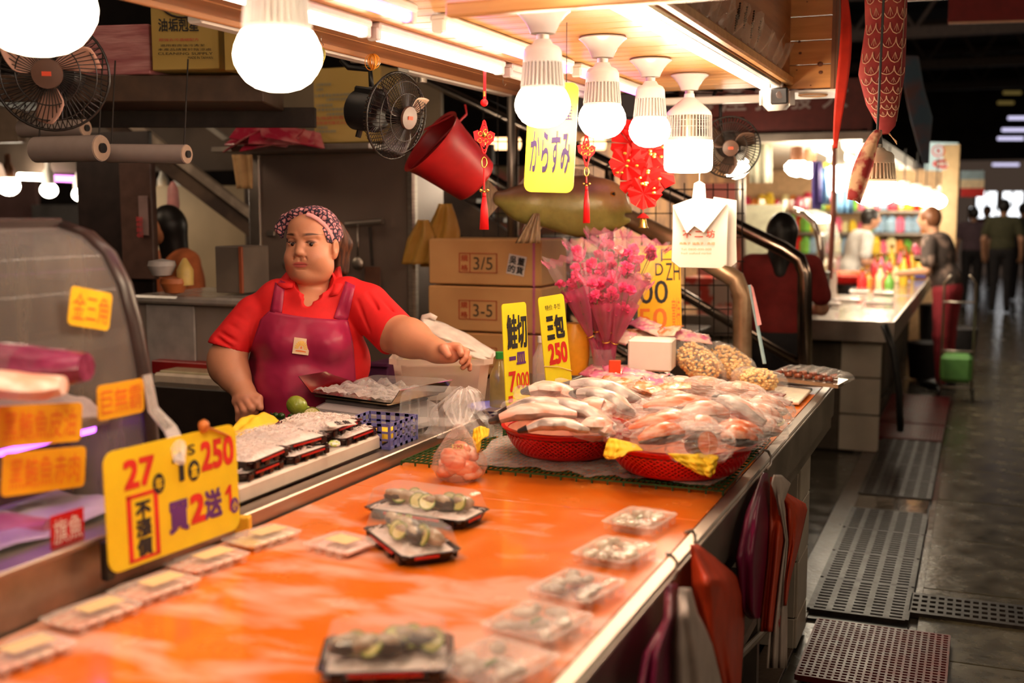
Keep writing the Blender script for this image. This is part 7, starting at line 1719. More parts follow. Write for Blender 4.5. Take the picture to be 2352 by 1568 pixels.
for i, (tx, ty, tt, w_, lab) in enumerate(((1300, 600, 4.35, .075, 'pink carnation bouquet leaning far left in clear wrap'), (1345, 565, 4.42, .075, 'pink carnation bouquet left of the middle'), (1395, 548, 4.48, .08, 'pink carnation bouquet standing tallest in the middle'),
  (1435, 570, 4.38, .08, 'pink carnation bouquet with pale blooms right of the middle'), (1478, 565, 4.46, .09, 'pink carnation bouquet leaning right with lacy net edge'), (1380, 640, 4.28, .07, 'pink carnation bouquet at the front'), (1450, 650, 4.30, .07, 'pink carnation bouquet at the front right'))):
 top = at(tx, ty, t=tt); base = bb + Vector(((i - 3) * .006, (i % 2) * .01, .0)); neck = base.lerp(top, .28); d = (top - base).normalized(); s_ = d.cross(FWD).normalized(); f_ = s_.cross(d)
 t = thing('bouquet', lab, 'bouquet', base, group='carnation bouquets in the vase')
 def cone(u, v, o=0, w_=w_): 
  a = 2 * math.pi * u; r_ = (.010 + (w_ * .92) * max(0, v) ** .9) * (1 + .07 * math.sin(a * 7 + i)); return neck.lerp(top + d * .02, v) + s_ * math.cos(a) * r_ + f_ * math.sin(a) * r_ * .75 + d * (.03 * math.cos(a * 2) * v if v > .9 else 0)
 B().grid(lambda u, v: cone(u, v), 26, 8).make('cellophane', m_cel, t, smooth=True)
 B().grid(lambda u, v: cone(u, v * .62 - .0), 22, 5).make('tissue', m_tis, t, smooth='all')
 B().grid(lambda u, v: base.lerp(neck, v) + s_ * math.cos(2 * math.pi * u) * (.022 - .012 * v) + f_ * math.sin(2 * math.pi * u) * (.022 - .012 * v), 14, 4).make('wrap_foot', m_tis, t, smooth='all')
 b = B(); b.grid(lambda u, v: top + d * (.03 * v + .01 * math.sin(u * 50)) + s_ * math.cos(math.pi * (u * 1.2 + .9)) * w_ * (.95 + .25 * v) - f_ * math.sin(math.pi * u) * w_ * .5, 24, 3); b.make('lace_edge', m_net, t, smooth='all')
 B().ring([neck + s_ * .014 * math.cos(a) + f_ * .014 * math.sin(a) for a in [k * math.pi / 6 for k in range(13)]], .003, 5, cap=False).make('gold_tie', m_gold, t, smooth='all')
 st_ = B()
 for k in range(15):
  rr_ = w_ * rnd.uniform(.15, .85); a = rnd.uniform(0, 2 * math.pi); h = rnd.uniform(.50, .98); q = neck.lerp(top, h) + s_ * math.cos(a) * rr_ * h + f_ * math.sin(a) * rr_ * .75 * h
  o = bpy.data.objects.new('carnation', CM2 if (k % 9 == 4 and i in (3, 4)) else CM); COL.objects.link(o); o.parent = t; o.location = q - wloc(t)
  o.rotation_euler = (math.radians(50) + rnd.uniform(-.5, .5), rnd.uniform(-.5, .5), AL + rnd.uniform(-.6, .6)); s0 = rnd.uniform(.8, 1.15); o.scale = (s0, s0, s0)
  st_.ring([neck, neck.lerp(q, .6) + d * .004, q], .0013, 4, cap=False)
 st_.make('stems', m_stem, t, kind='stuff')
c = bb - Vector((0, 0, .035)); t = thing('glass_vase', 'clear glass jar holding the pink bouquets', 'vase', c); B().lathe([(.0005, 0), (.042, .002), (.045, .01), (.046, .10), (.044, .10), (.043, .01), (.0005, .006)], 28, c).make('jar', mat('jar_glass', (.9, .85, .85), r=.04, film=.10, spec=.9), t, smooth=True)
p = at(1412, 848, t=4.32); o = B().box(p, (.045, .01, .07), rot=Matrix.Rotation(AL, 3, 'Z'), ch=.002).make('red_tag', mat('vermilion_card', (.85, .08, .02), r=.5)); tag(o, 'small vermilion card standing at the foot of the bouquets', 'card')
# yellow-orange item behind sign
p = at(1320, 800, t=4.5); t = thing('amber_pot', 'amber yellow pot behind the 250 sign', 'pot', p - Vector((0, 0, .1))); B().lathe([(.0005, -.10), (.05, -.10), (.06, -.02), (.058, .06), (.04, .10), (.0005, .105)], 24, p).make('pot_body', mat('amber_glaze', (.80, .38, .02), r=.35), t, smooth=True)
# ---- foam box with pink packets on it
a = at(1438, 850, t=4.25); t = thing('foam_box', 'white foam box behind the pink packets, right of the bouquets', 'foam box', at(1500, 862, t=4.3)); c0 = at(1498, 812, t=4.36)
B().box(c0, (.165, .14, .118), rot=Matrix.Rotation(AL * .3, 3, 'Z'), ch=.006).make('box_body', mat('clean_foam', (.92, .84, .74), r=.55, var=.02), t)
m_pkt = mat('pink_packet_film', (.85, .20, .36), c2=(.92, .62, .52), lo=.42, hi=.55, r=.12, sc=16, coat=.6); m_pkt2 = mat('orange_packet_film', (.85, .30, .12), c2=(.95, .75, .55), lo=.42, hi=.55, r=.12, sc=20, coat=.6)
rnd = random.Random(21)
spots = [(1370, 855, 4.4, 0), (1395, 865, 4.3, 0), (1425, 850, 4.35, 0), (1440, 868, 4.2, 0), (1470, 858, 4.25, 0), (1495, 872, 4.15, 0), (1520, 880, 4.05, 0), (1545, 888, 4.0, 1), (1500, 895, 3.95, 1), (1455, 885, 4.05, 1), (1400, 880, 4.15, 1), (1465, 765, 4.55, 1), (1500, 758, 4.5, 0), (1530, 762, 4.45, 1), (1565, 768, 4.45, 0), (1595, 775, 4.45, 0), (1480, 745, 4.6, 0), (1420, 770, 4.5, 0)]
for i, (px, py, tt, mm) in enumerate(spots):
 p = at(px, py, t=tt); 
 R_ = Matrix.Rotation(rnd.uniform(-.8, .8), 3, 'Z') @ Matrix.Rotation(rnd.uniform(.1, .6), 3, 'X') @ Matrix.Rotation(rnd.uniform(-.3, .3), 3, 'Y')
 b = B(); b.grid(lambda u, v: p + R_ @ Vector(((u - .5) * .13, (v - .5) * .075, .012 * math.sin(u * math.pi) * math.sin(v * math.pi) + .004 * math.sin(u * 17 + i) * math.sin(v * 13))), 12, 8)
 o = b.make('snack_packet', m_pkt2 if mm else m_pkt, smooth=True, thick=.004); up_ = i >= 11
 tag(o, 'glossy pink and orange snack packet heaped on the foam box' if up_ else 'glossy pink snack packet heaped at the foot of the bouquets', 'packet', 'snack packets on the foam box' if up_ else 'snack packets below the bouquets')
# ---- bags of nuts
m_nut = mat('golden_nuts', (.92, .50, .12), c2=(1, .72, .30), lo=.4, hi=.65, r=.4, sc=70)
def nutbag(A, C_, r_, rz, label, seed):
 A = Vector(A); C_ = Vector(C_); t = thing('nut_bag', label, 'bag of nuts', (A + C_) / 2 - Vector((0, 0, rz)), group='clear bags of golden nuts'); rnd = random.Random(seed); d = (C_ - A); L = d.length / 2; d.normalize(); s_ = d.cross(Vector((0, 0, 1))).normalized(); u_ = s_.cross(d); mid = (A + C_) / 2
 b = B()
 for k in range(330):
  ph = math.acos(rnd.uniform(-1, 1)); a = rnd.uniform(0, 2 * math.pi); q = rnd.uniform(.80, .93); rr_ = math.sin(ph) ** .6
  c = mid + d * math.cos(ph) * L * q + s_ * math.cos(a) * r_ * rr_ * q + u_ * math.sin(a) * rz * rr_ * q; b.ball(c, (.0085, .0065, .006), 6, 4, rot=Matrix.Rotation(rnd.uniform(0, 3), 3, 'Z') @ Matrix.Rotation(rnd.uniform(0, 3), 3, 'X'))
 b.make('nuts', m_nut, t, smooth='all', kind='stuff'); b = B(); crumpled(b, A, C_, r_, rz, seed, 24, 14, .05); b.make('plastic_bag', m_film, t, smooth=True)
nutbag(at(1570, 800, t=4.45), at(1640, 865, t=4.3), .068, .062, 'clear bag of golden nuts leaning on the foam box', 1); nutbag(at(1640, 808, t=4.55), at(1715, 858, t=4.35), .068, .058, 'clear bag of golden nuts, middle one', 2); nutbag(at(1700, 865, t=4.25), at(1788, 880, t=4.2), .062, .045, 'clear bag of golden nuts lying nearest the counter edge', 3)
# flat skewers tray at the far end and dark-brown packs
t = thing('skewer_tray', 'shallow tray of brown glazed skewers wrapped in film overhanging the far counter end', 'tray', at(1850, 880, z=.90)); A0 = at(1765, 872, z=.888); A1 = at(1925, 892, z=.888); dv = Vector((.02, .16, 0))
B().prism([A0, A1, A1 + dv, A0 + dv], (0, 0, .014)).make('tray', mat('metal_tray', (.45, .32, .22), r=.3, m=.8), t)
for k in range(12):
 q = A0.lerp(A1, .06 + .88 * (k % 6) / 6) + dv * (.2 + .45 * (k // 6)) + Vector((0, 0, .024)); B().ring([q, q + (A1 - A0) * .10 + Vector((0, .01, .003))], [.010, .012], 8).make('skewer', mat('brown_glaze', (.20, .045, .025), c2=(.34, .09, .04), r=.15, sc=40, coat=.5), t, smooth='all')
b = B(); b.grid(lambda u, v: A0.lerp(A1 + (A1 - A0) * .08, u) + dv * (v * 1.1 - .05) + Vector((0, 0, .020 + .030 * math.sin(u * math.pi) ** .4 + .006 * math.sin(u * 40 + v * 20) * math.sin(v * 19))), 36, 12); b.make('film', m_film, t)
for i, (x0, y0, x1, y1, lab) in enumerate(((1725, 900, 1800, 912, 'flat pack of dark red dried strips nearest the nut bag'), (1740, 915, 1815, 930, 'flat pack of dark red dried strips in front'), (1610, 880, 1680, 885, 'flat pack of dried strips left of the nut bags'))):
 a = at(x0, y0, z=.875); c = at(x1, y1, z=.875); t = thing('dried_strip_pack', lab, 'food pack', (a + c) / 2, group='packs of dried strips')
 for k in range(7): o_ = Vector((0, .012 * k - .03, .004)); B().ring([a + o_, (a + c) / 2 + o_ + Vector((0, 0, .004)), c + o_], .005, 6, flat=.5).make('dried_strip', mat('dried_strip', (.20, .03, .025), c2=(.34, .10, .08), r=.25, sc=30), t, smooth='all')
 b = B(); b.grid(lambda u, v: a.lerp(c, u * 1.1 - .05) + Vector((0, .11 * v - .05, .016 + .006 * math.sin(u * 33 + v * 12) * math.sin(v * 21))), 24, 8); b.make('film', m_film, t)
cb2 = B().box(at(1770, 905, z=.862), (.26, .34, .012), ch=.003).make('white_tray', mat('cream_tray', (.88, .76, .60), r=.4)); tag(cb2, 'cream flat tray under the dried strip packs at the counter corner', 'tray')
# blue and pink stick
t = thing('stick_sign', 'tall slim pale-blue stick with pink card leaning at the far counter end', 'stick', at(1756, 838, t=4.35)); B().ring([at(1722, 655, t=4.5), at(1756, 835, t=4.38)], .008, 6, flat=.5).make('stick', mat('pale_blue_plastic', (.30, .44, .48), r=.4), t); B().prism([at(1724, 652, t=4.48), at(1730, 660, t=4.48), at(1749, 745, t=4.42), at(1740, 748, t=4.42)], FWD * -.004).make('pink_card', mat('pink_card', (.80, .32, .32), r=.5), t)
# ================================================================== BAGS HANGING FROM THE COUNTER EDGE
def hang(pts, X, label, m, grp, seed=0, w_=.03):
 """pts: list of rows (left px, right px, y) seen at the plane X"""
 b = B(); n = len(pts)
 def f(u, v):
  k = min(n - 2, int(v * (n - 1))); q = v * (n - 1) - k; r0, r1 = pts[k], pts[k + 1]; xl = r0[0] + (r1[0] - r0[0]) * q; xr = r0[1] + (r1[1] - r0[1]) * q; y = r0[2] + (r1[2] - r0[2]) * q; y += (r0[3] if len(r0) > 3 else 0) * u
  return at(xl + (xr - xl) * u, y, X=X + w_ * math.sin(u * math.pi) * min(1, v * 3) + .006 * math.sin(u * 17 + seed) * v)
 b.grid(f, 18, 18); o = b.make('hanging_bag', m, smooth='all', thick=.0025); return tag(o, label, 'plastic bag', grp)
m_rb = mat('orange_red_bag', (.70, .07, .02), r=.38, bump=.12, bsc=9, tl=.25); m_wb = mat('whitish_bag', (.66, .56, .50), r=.4, bump=.15, bsc=9, tl=.25); m_pb = mat('plum_bag', (.16, .008, .045), r=.3, bump=.15, bsc=9)
G3 = 'bags hanging from the counter edge'
hang([(1752, 1762, 1085), (1712, 1775, 1180), (1690, 1775, 1280), (1700, 1760, 1400), (1722, 1748, 1420)], -.50, 'plum-coloured bag hanging on the farther hook of the counter edge', m_pb, G3)
hang([(1770, 1785, 1095), (1768, 1832, 1180), (1762, 1812, 1290), (1750, 1800, 1400), (1746, 1796, 1450)], -.485, 'orange-red bag in front on the farther hook', m_rb, G3, 1)
hang([(1784, 1800, 1128), (1800, 1856, 1160), (1806, 1836, 1250), (1800, 1815, 1330), (1800, 1806, 1390)], -.475, 'orange-red bag rightmost on the farther hook, with a sharp corner', m_rb, G3, 4)
hang([(1778, 1794, 1090), (1772, 1816, 1110), (1784, 1800, 1150), (1800, 1812, 1240), (1785, 1808, 1330), (1768, 1808, 1440), (1762, 1808, 1534)], -.465, 'white bag with a crimson flower print on the farther hook', m_wb, G3, 2, .012)
hang([(1586, 1602, 1250), (1590, 1690, 1320), (1592, 1712, 1370), (1600, 1708, 1460), (1650, 1700, 1590)], -.50, 'big orange-red bag on the nearer hook', m_rb, G3, 3, .05)
hang([(1560, 1585, 1350), (1555, 1602, 1410), (1545, 1640, 1480), (1545, 1668, 1590)], -.465, 'white bag in front on the nearer hook', m_wb, G3, 5, .03)
hang([(1530, 1556, 1340), (1525, 1552, 1420), (1480, 1545, 1500), (1460, 1548, 1600)], -.485, 'plum-coloured bag on the nearer hook at the bottom edge', m_pb, G3, 6)
b = B()
for k in range(5):
 a = at(1786 + 4 * (k % 2), 1440, X=-.452); q = k * .6 + .4; b.ring([a, a + Vector((0, math.cos(q) * .012, math.sin(q) * .012 + .006)), a + Vector((0, math.cos(q) * .03, math.sin(q) * .03))], .0008, 4)
fl_ = b.make('flower_print', mat('crimson_print', (.45, .02, .04), r=.6))
for o in COL.objects:
 if o.get('label', '').startswith('white bag with a crimson'): fl_.parent = o; fl_.location = fl_.location - o.location
for i, (pts, lab) in enumerate((([(1742, 1040), (1752, 1032), (1764, 1036), (1772, 1050), (1770, 1068), (1762, 1078)], 'black wire hook holding the farther bags'), ([(1532, 1272), (1545, 1278), (1555, 1292), (1553, 1312), (1544, 1330)], 'grey wire hook holding the nearer bags'), ([(1575, 1222), (1590, 1218), (1597, 1228), (1596, 1245)], 'thin wire hook beside the wrapped packs'))):
 tag(B().ring([at(x, y, X=XR + .02 + .006 * k) for k, (x, y) in enumerate(pts)], .0035, 7).make('wire_hook', m_steeld, smooth='all'), lab, 'hook', 'wire hooks on the counter edge')
# ================================================================== OTHER STALLS AND PEOPLE
def figure(label, base, H_, yaw, shirt, trous, hair, skin=(.55, .28, .17), lean=0., arms='down', long_hair=False, step=.014, name='person', extra=None):
 """standing figure; local frame: +y is the way it faces"""
 t = thing(name, label, 'person', base, yaw); s = H_ / 1.62
 def A(lo, hi): return np.arange(lo * s, hi * s, step)
 def up(p): # lean the upper body forward about the hips
  x, y, z = p
  if z > .92: dz = z - .92; y = y + dz * math.sin(lean); z = .92 + dz * math.cos(lean)
  return (x * s, y * s, z * s)
 def grid_(): return Field(A(-.46, .46), A(-.35, .85), A(-.03, 1.75))
 f = grid_(); C = lambda a, b, ra, rb, k=.02, g=None: (g or f).cap(up(a), up(b), ra * s, rb * s, k)
 hd = up((0, .02, 1.50)); f.ell(hd, (.074 * s, .088 * s, .105 * s), .02); f.ell((hd[0], hd[1] + .085 * s, hd[2] - .01 * s), (.014 * s, .018 * s, .022 * s), .012); f.ell((hd[0] - .075 * s, hd[1] - .005, hd[2] - .01), (.012, .018, .028), .01); f.ell((hd[0] + .075 * s, hd[1] - .005, hd[2] - .01), (.012, .018, .028), .01)
 C((0, 0, 1.28), (0, .01, 1.45), .052, .048)
 hands = {}
 for sd in (-1, 1):
  if arms == 'down': el, wr, ha = (sd * .25, -.02, 1.04), (sd * .25, .06, .83), (sd * .24, .09, .76)
  elif arms == 'front': el, wr, ha = (sd * .24, .06, 1.05), (sd * .15, .28, 1.02), (sd * .12, .35, 1.01)
  else: el, wr, ha = ((sd * .24, .08, 1.06), (sd * .12, .30, 1.10), (sd * .08, .36, 1.12)) if sd > 0 else ((sd * .25, -.02, 1.04), (sd * .25, .06, .83), (sd * .24, .09, .76))
  C((sd * .19, 0, 1.28), el, .045, .038); C(el, wr, .038, .027); C(wr, ha, .027, .03, .015)
  d = np.array(ha) - np.array(wr); d /= np.linalg.norm(d)
  for q in (-1.5, -.5, .5, 1.5): C(tuple(np.array(ha) + np.array((q * .013, 0, 0))), tuple(np.array(ha) + np.array((q * .016, 0, 0)) + d * .065), .010, .008, .006)
  C(tuple(np.array(ha) + np.array((-sd * .02, 0, 0))), tuple(np.array(ha) + d * .03 + np.array((-sd * .045, .01, 0))), .011, .009, .008)
 def out(f, nm, m, par=t):
  V, Q = f.mesh(); return np_object(nm, V, Q, m, par)
 out(f, 'body', mat('skin_%d' % int(skin[0] * 100), skin, r=.5, var=.05))
 f = grid_(); C((-.12, 0, 1.30), (.12, 0, 1.30), .075, .075, .04, f); f.ell(up((0, 0, 1.16)), (.175 * s, .115 * s, .22 * s), .05); f.ell(up((0, 0, .96)), (.17 * s, .12 * s, .14 * s), .05)
 for sd in (-1, 1): C((sd * .175, 0, 1.31), (sd * .235, .0 if arms == 'down' else .03, 1.13), .066, .060, .03, f)
 out(f, 'shirt', shirt)
 f = grid_(); f.ell((0, 0, .88 * s), (.165 * s, .12 * s, .12 * s), .04)
 for sd in (-1, 1): f.cap((sd * .085 * s, 0, .85 * s), (sd * .09 * s, .01, .48 * s), .092 * s, .064 * s, .03); f.cap((sd * .09 * s, .01, .48 * s), (sd * .095 * s, -.01, .09 * s), .062 * s, .046 * s, .03)
 out(f, 'trousers', trous)
 for sd in (-1, 1): B().ball((sd * .095 * s, .05, .045), (.045, .125, .045), 12, 8).make('shoe', m_black, t, smooth='all', world=False)
 f = grid_(); f.ell((hd[0], hd[1] - .018 * s, hd[2] + .022 * s), (.086 * s, .094 * s, .105 * s), .02); f.ell((hd[0], hd[1] + .09 * s, hd[2] - .055 * s), (.07 * s, .07 * s, .10 * s), .01, 'cut')
 if long_hair: f.cap((hd[0], hd[1] - .03, hd[2]), (hd[0], hd[1] - .06 * s, hd[2] - .24 * s), .088 * s, .070 * s, .03)
 out(f, 'hair', hair); return t
m_bh = mat('black_hair', (.012, .009, .008), r=.4); m_brh = mat('brown_hair', (.16, .06, .025), r=.45)
m_dt = mat('dark_cloth', (.018, .015, .017), r=.85)
def fb(px, py, t): v = at(px, py, t=t); return (v.x, v.y, 0)
figure('woman with long black hair in a dark red shirt, seen from behind beyond the handrail', fb(1792, 700, 6.45), 1.53, .10, mat('dark_red_shirt', (.24, .018, .016), r=.8), m_dt, m_bh, long_hair=True, arms='front')
figure('woman shopper bending over the far counter in a brown patterned top and dark red trousers', fb(2175, 700, 9.8), 1.60, 1.25, mat('patterned_top', (.05, .035, .03), c2=(.24, .16, .13), lo=.48, hi=.6, r=.8, sc=9), mat('crimson_trousers', (.22, .012, .02), r=.8), m_brh, lean=.30, arms='front')
figure('man in an olive T-shirt and dark trousers walking away down the aisle', fb(2300, 600, 17.2), 1.70, -.1, mat('olive_shirt', (.075, .07, .035), r=.85), m_dt, m_bh)
figure('person in a mauve top far down the aisle beside the man in olive', fb(2232, 600, 18.5), 1.58, .2, mat('mauve_top', (.13, .08, .10), r=.85), m_dt, m_bh, arms='down')
figure('person in dark clothes at the far right end of the aisle', fb(2345, 600, 19.5), 1.66, .1, mat('charcoal_top', (.03, .028, .03), r=.85), m_dt, m_bh)
figure('small far-off person with a red bag in the middle of the aisle', fb(2262, 600, 22.5), 1.62, 2.9, mat('dusty_rose_top', (.20, .08, .08), r=.85), m_dt, m_bh)
figure('vendor in a white top leaning over goods at the second stall', fb(1945, 700, 11.6), 1.6, -1.2, mat('white_top', (.62, .62, .60), r=.8), m_dt, m_bh, lean=.35, arms='front')
figure('woman with black hair in a rust-orange top bending at the stall in the left background', fb(440, 700, 6.3), 1.58, 2.6, mat('rust_top', (.60, .16, .05), r=.8), m_dt, m_bh, skin=(.62, .25, .12), lean=.2, long_hair=True, arms='front')
o = B().ball(at(2246, 560, t=22), (.14, .08, .2), 12, 8).make('shopping_bag', mat('scarlet_bag', (.6, .03, .02), r=.5), smooth='all'); tag(o, 'scarlet shopping bag carried by a far-off shopper', 'bag')
# ---- second and third stall counters
m_tray2 = mat('pale_pack', (.80, .66, .60), c2=(.95, .86, .80), r=.12, sc=20, coat=.8)
def counter(y0, y1, x0, label, face):
 t = thing('stall_counter', label, 'counter', ((x0 - .5) / 2, (y0 + y1) / 2, 0), group='counters of the far stalls')
 B().box(((x0 - .5) / 2, (y0 + y1) / 2, .84), (-.5 - x0, y1 - y0, .02), ch=.002).make('counter_top', mat('wet_steel_top', (.62, .54, .46), r=.16, m=.8, rvar=.1), t)
 B().box(((x0 - .5) / 2, y0 - .005, .79), (-.5 - x0, .02, .13), ch=.003).box((-.495, (y0 + y1) / 2, .79), (.02, y1 - y0, .13), ch=.003).make('fascia', m_steeld, t)
 B().box(((x0 - .5) / 2 - .1, (y0 + y1) / 2 + .05, .36), (-.5 - x0 - .24, y1 - y0 - .16, .72)).make('base', m_grout, t)
 if face:
  n = 6; w_ = (-.56 - x0) / n
  for i in range(n):
   if i == n - 2: continue
   for k in range(3): B().box((x0 + w_ * (i + .5), y0 + .118, .12 + .24 * k), (w_ - .012, .02, .228), ch=.003).make('tile', m_wtile, t)
 return t
counter(7.42, 9.72, -2.1, 'steel-topped tiled counter of the second stall down the aisle', True)
counter(9.78, 13.4, -1.0, 'long counter of the third stall down the aisle', False)
tag(B().ring([at(2030, 745, Y=7.38), at(2050, 800, Y=7.36), at(2065, 900, Y=7.37), at(2068, 990, Y=7.4)], .022, 8).make('hose', m_black, smooth='all'), 'thick black hose running down the corner of the second stall', 'hose')
for i, (px, py, w_, d) in enumerate(((1895, 700, .22, .14), (1975, 672, .16, .12), (2030, 675, .16, .12), (2075, 650, .12, .14), (1940, 690, .25, .18), (2020, 700, .2, .12))):
 p = at(px, py, z=.86); t = thing('clear_pack', 'glistening clear food pack on the second stall counter', 'food pack', p, 0, 'clear packs on the second stall counter'); B().box((0, 0, .012), (w_, d, .022), ch=.006).make('pack', m_tray2, t, world=False); lid(t, w_, d, .022, .02)
t = basket(at(1945, 650, z=.86).x, at(1945, 650, z=.86).y, .852, .10, .16, .075, 'red lattice basket on the second stall counter'); 
p = at(1943, 628, z=.93); 
for k in range(5): B().ball(p + Vector((.07 * (k - 2), .02 * (k % 2), .0)), (.06, .05, .03), 12, 8, noise=.1).make('bag', m_flesh, t, smooth='all')
t, a, c = pbox(1858, 625, 1900, 668, 7.55, .16, 'wire_crate', 'small dark wire crate on the second stall counter', mat('dark_crate', (.06, .03, .035), r=.5), 'crate', prt='crate_body'); b = B()
for k in range(6): b.box((a.x + (c.x - a.x) * k / 5, 7.545, (a.z + c.z) / 2), (.006, .006, c.z - a.z))
for k in range(5): b.box(((a.x + c.x) / 2, 7.544, a.z + (c.z - a.z) * k / 4), (c.x - a.x, .006, .006))
b.make('wires', m_steel, t, kind='stuff')
# glass case of the second stall, a curved bright pane edge
t = thing('glass_case', 'curved glass case on the second stall behind the red-shirted woman', 'display case', (-1.35, 8.2, .85)); pr = [(1880, 640), (1886, 590), (1880, 545), (1868, 510), (1846, 490), (1822, 482)]
b = B(); A_ = [at(x, y, Y=8.0) for x, y in pr]; n = len(A_); b.add([v for v in A_] + [v + Vector((0, 1.2, 0)) for v in A_], [(k, k + 1, n + k + 1, n + k) for k in range(n - 1)]); b.make('curved_glass', mat('bright_glass', (.85, .85, .8), r=.06, film=.25, spec=1), t, smooth='all')
B().ring(A_, .022, 8).make('curved_trim', mat('chrome_trim', (.8, .75, .68), r=.12, m=1), t, smooth='all'); B().box((at(1840, 600, Y=8.6).x - .1, 8.6, 1.02), (.6, 1.1, .3), ch=.02).make('case_body', mat('case_grey', (.45, .38, .34), r=.4), t)
# goods of the third stall
rnd = random.Random(31); pal = [(.75, .03, .03), (.85, .55, .05), (.16, .42, .06), (.55, .04, .08), (.9, .75, .4), (.75, .25, .05), (.3, .45, .6), (.75, .15, .25)]
for i in range(26):
 px = 1990 + 6.0 * i; py = 600 + rnd.uniform(-14, 6) - .5 * i * .6; p = at(px, py, z=.90 + .0 * i); y = min(13.3, max(9.9, 9.9 + i * .13)); x = rnd.uniform(-.95, -.65); h = rnd.uniform(.14, .30); cc = i % 8
 t = thing('sauce_bottle', '%s bottle with a gold cap standing on the third stall' % ['red', 'amber', 'green', 'maroon', 'cream', 'orange', 'blue', 'pink'][cc], 'bottle', (x, y, .85), group='bottles on the third stall')
 B().lathe([(.0005, 0), (.04, .003), (.042, h * .6), (.018, h * .8), (.016, h)], 14).make('bottle_body', mat('bottle_%d' % cc, pal[cc], r=.15, coat=.5), t, smooth=True, world=False); B().lathe([(.017, h * .92), (.019, h * .94), (.019, h * 1.06), (.0005, h * 1.06)], 12).make('cap', m_gold, t, smooth=True, world=False)
for i, (px, py, w_, cc, nm) in enumerate(((2080, 610, .5, (.85, .72, .05), 'yellow'), (2112, 606, .4, (.85, .70, .05), 'yellow'), (2135, 630, .2, (.85, .25, .03), 'orange'), (2120, 637, .28, (.05, .12, .6), 'blue'), (2065, 640, .3, (.75, .3, .08), 'orange'), (2030, 634, .3, (.62, .25, .18), 'orange'))):
 p = at(px, py, z=.87); t = thing('goods_tray', ['long yellow display tray on the third stall', 'second yellow tray beside the bending shopper', 'small orange tray at the shopper\'s elbow', 'blue tray at the aisle corner of the third stall', 'orange tray of small goods at the front of the third stall', 'orange-brown tray behind the red lattice basket'][i], 'tray', p); B().box((-w_ * .4, .1, .035), (w_, .34, .07), ch=.01).make('tray_body', mat('tray_%s_%d' % (nm, i), cc, r=.4), t, world=False)
 for k in range(6): B().ball((-w_ * .8 + w_ * .16 * k, -.0 + .1 * (k % 3), .09), (.035, .03, .03), 10, 7, noise=.1).make('goods', mat('goods_%d' % (k % 3), pal[(i + k) % 8], r=.2, coat=.5), t, smooth='all', world=False)
# ---- far canopy, strip lights and bulbs
fc = thing('far_canopy', 'pale canopy of the far stalls ending in a bright slanting edge', 'canopy', (-1.6, 14, 2.04))
for k in range(9): B().box((-1.7, 8.6 + 1.25 * k, 2.06), (1.86, 1.2, .03), ch=.003).make('ceiling_panel', mat('far_white_panel', (.72, .66, .56), r=.5), fc)
B().box((-.76, 13.6, 2.03), (.03, 11.2, .10)).make('edge_trim', m_whitem, fc)
B().box((-2.75, 12.5, 1.2), (.05, 9.5, 1.8)).make('rear_wall', mat('busy_backwall', (.55, .30, .14), c2=(.30, .16, .09), lo=.45, hi=.55, r=.6, sc=4), fc)
for k in range(14):
 y = 8.4 + k * .72; x = -.97 - .12 * (k % 2)
 t = thing('far_bulb', 'glaring bulb in the row under the far stall canopy', 'light bulb', (x, y, 2.04), group='bulbs of the far stalls')
 B().lathe([(.0005, 0), (.02, 0), (.02, -.05), (.045, -.09), (.05, -.19), (.0005, -.19)], 16).make('housing', m_whitem, t, smooth=True, world=False); B().lathe([(.055, -.19), (.082, -.235), (.080, -.27), (.05, -.31), (.0005, -.325)], 18).make('diffuser', m_bulbfar, t, smooth='all', world=False)
for i, (px, py, Y) in enumerate(((1830, 380, 8.4), (1858, 384, 8.7), (1690, 382, 7.6), (1690, 370, 8.2), (1935, 410, 9.6))):
 q = at(px, py, Y=Y); t = thing('far_bulb', ['glaring bulb left of the blue aprons', 'glaring bulb nearest the blue aprons', 'bright boxy bulb behind the wire fan', 'second bright bulb behind the wire fan', 'glaring bulb just right of the red ribbon'][i], 'light bulb', q); B().lathe([(.0005, .14), (.045, .13), (.05, .03), (.0005, .03)], 16, q).make('housing', m_brh if i < 2 else m_whitem, t, smooth=True); B().lathe([(.055, .03), (.085, .0), (.082, -.03), (.05, -.065), (.0005, -.08)], 18, q).make('diffuser', m_bulbfar, t, smooth='all')
for k, (px, py, Y) in enumerate(((1925, 418, 8.5), (1962, 425, 8.8), (2000, 436, 9.2), (2040, 442, 9.6), (2076, 448, 10), (2104, 452, 10.6), (2126, 456, 11.2), (2150, 462, 12), (2178, 456, 13), (2160, 452, 12.6))):
 q = at(px, py, Y=Y); t = thing('far_bulb', 'glaring bulb hanging low in the dense row along the far stall front', 'light bulb', q, group='low bulbs along the far stall front'); B().lathe([(.0005, .12), (.045, .11), (.05, .03), (.0005, .03)], 16, q).make('housing', m_whitem, t, smooth=True); B().ball(q, (.095, .095, .07), 16, 10).make('diffuser', m_bulbfar, t, smooth='all'); B().ring([q + Vector((0, 0, .12)), Vector((q.x, q.y, 2.04))], .006, 5).make('cord', m_black, t)
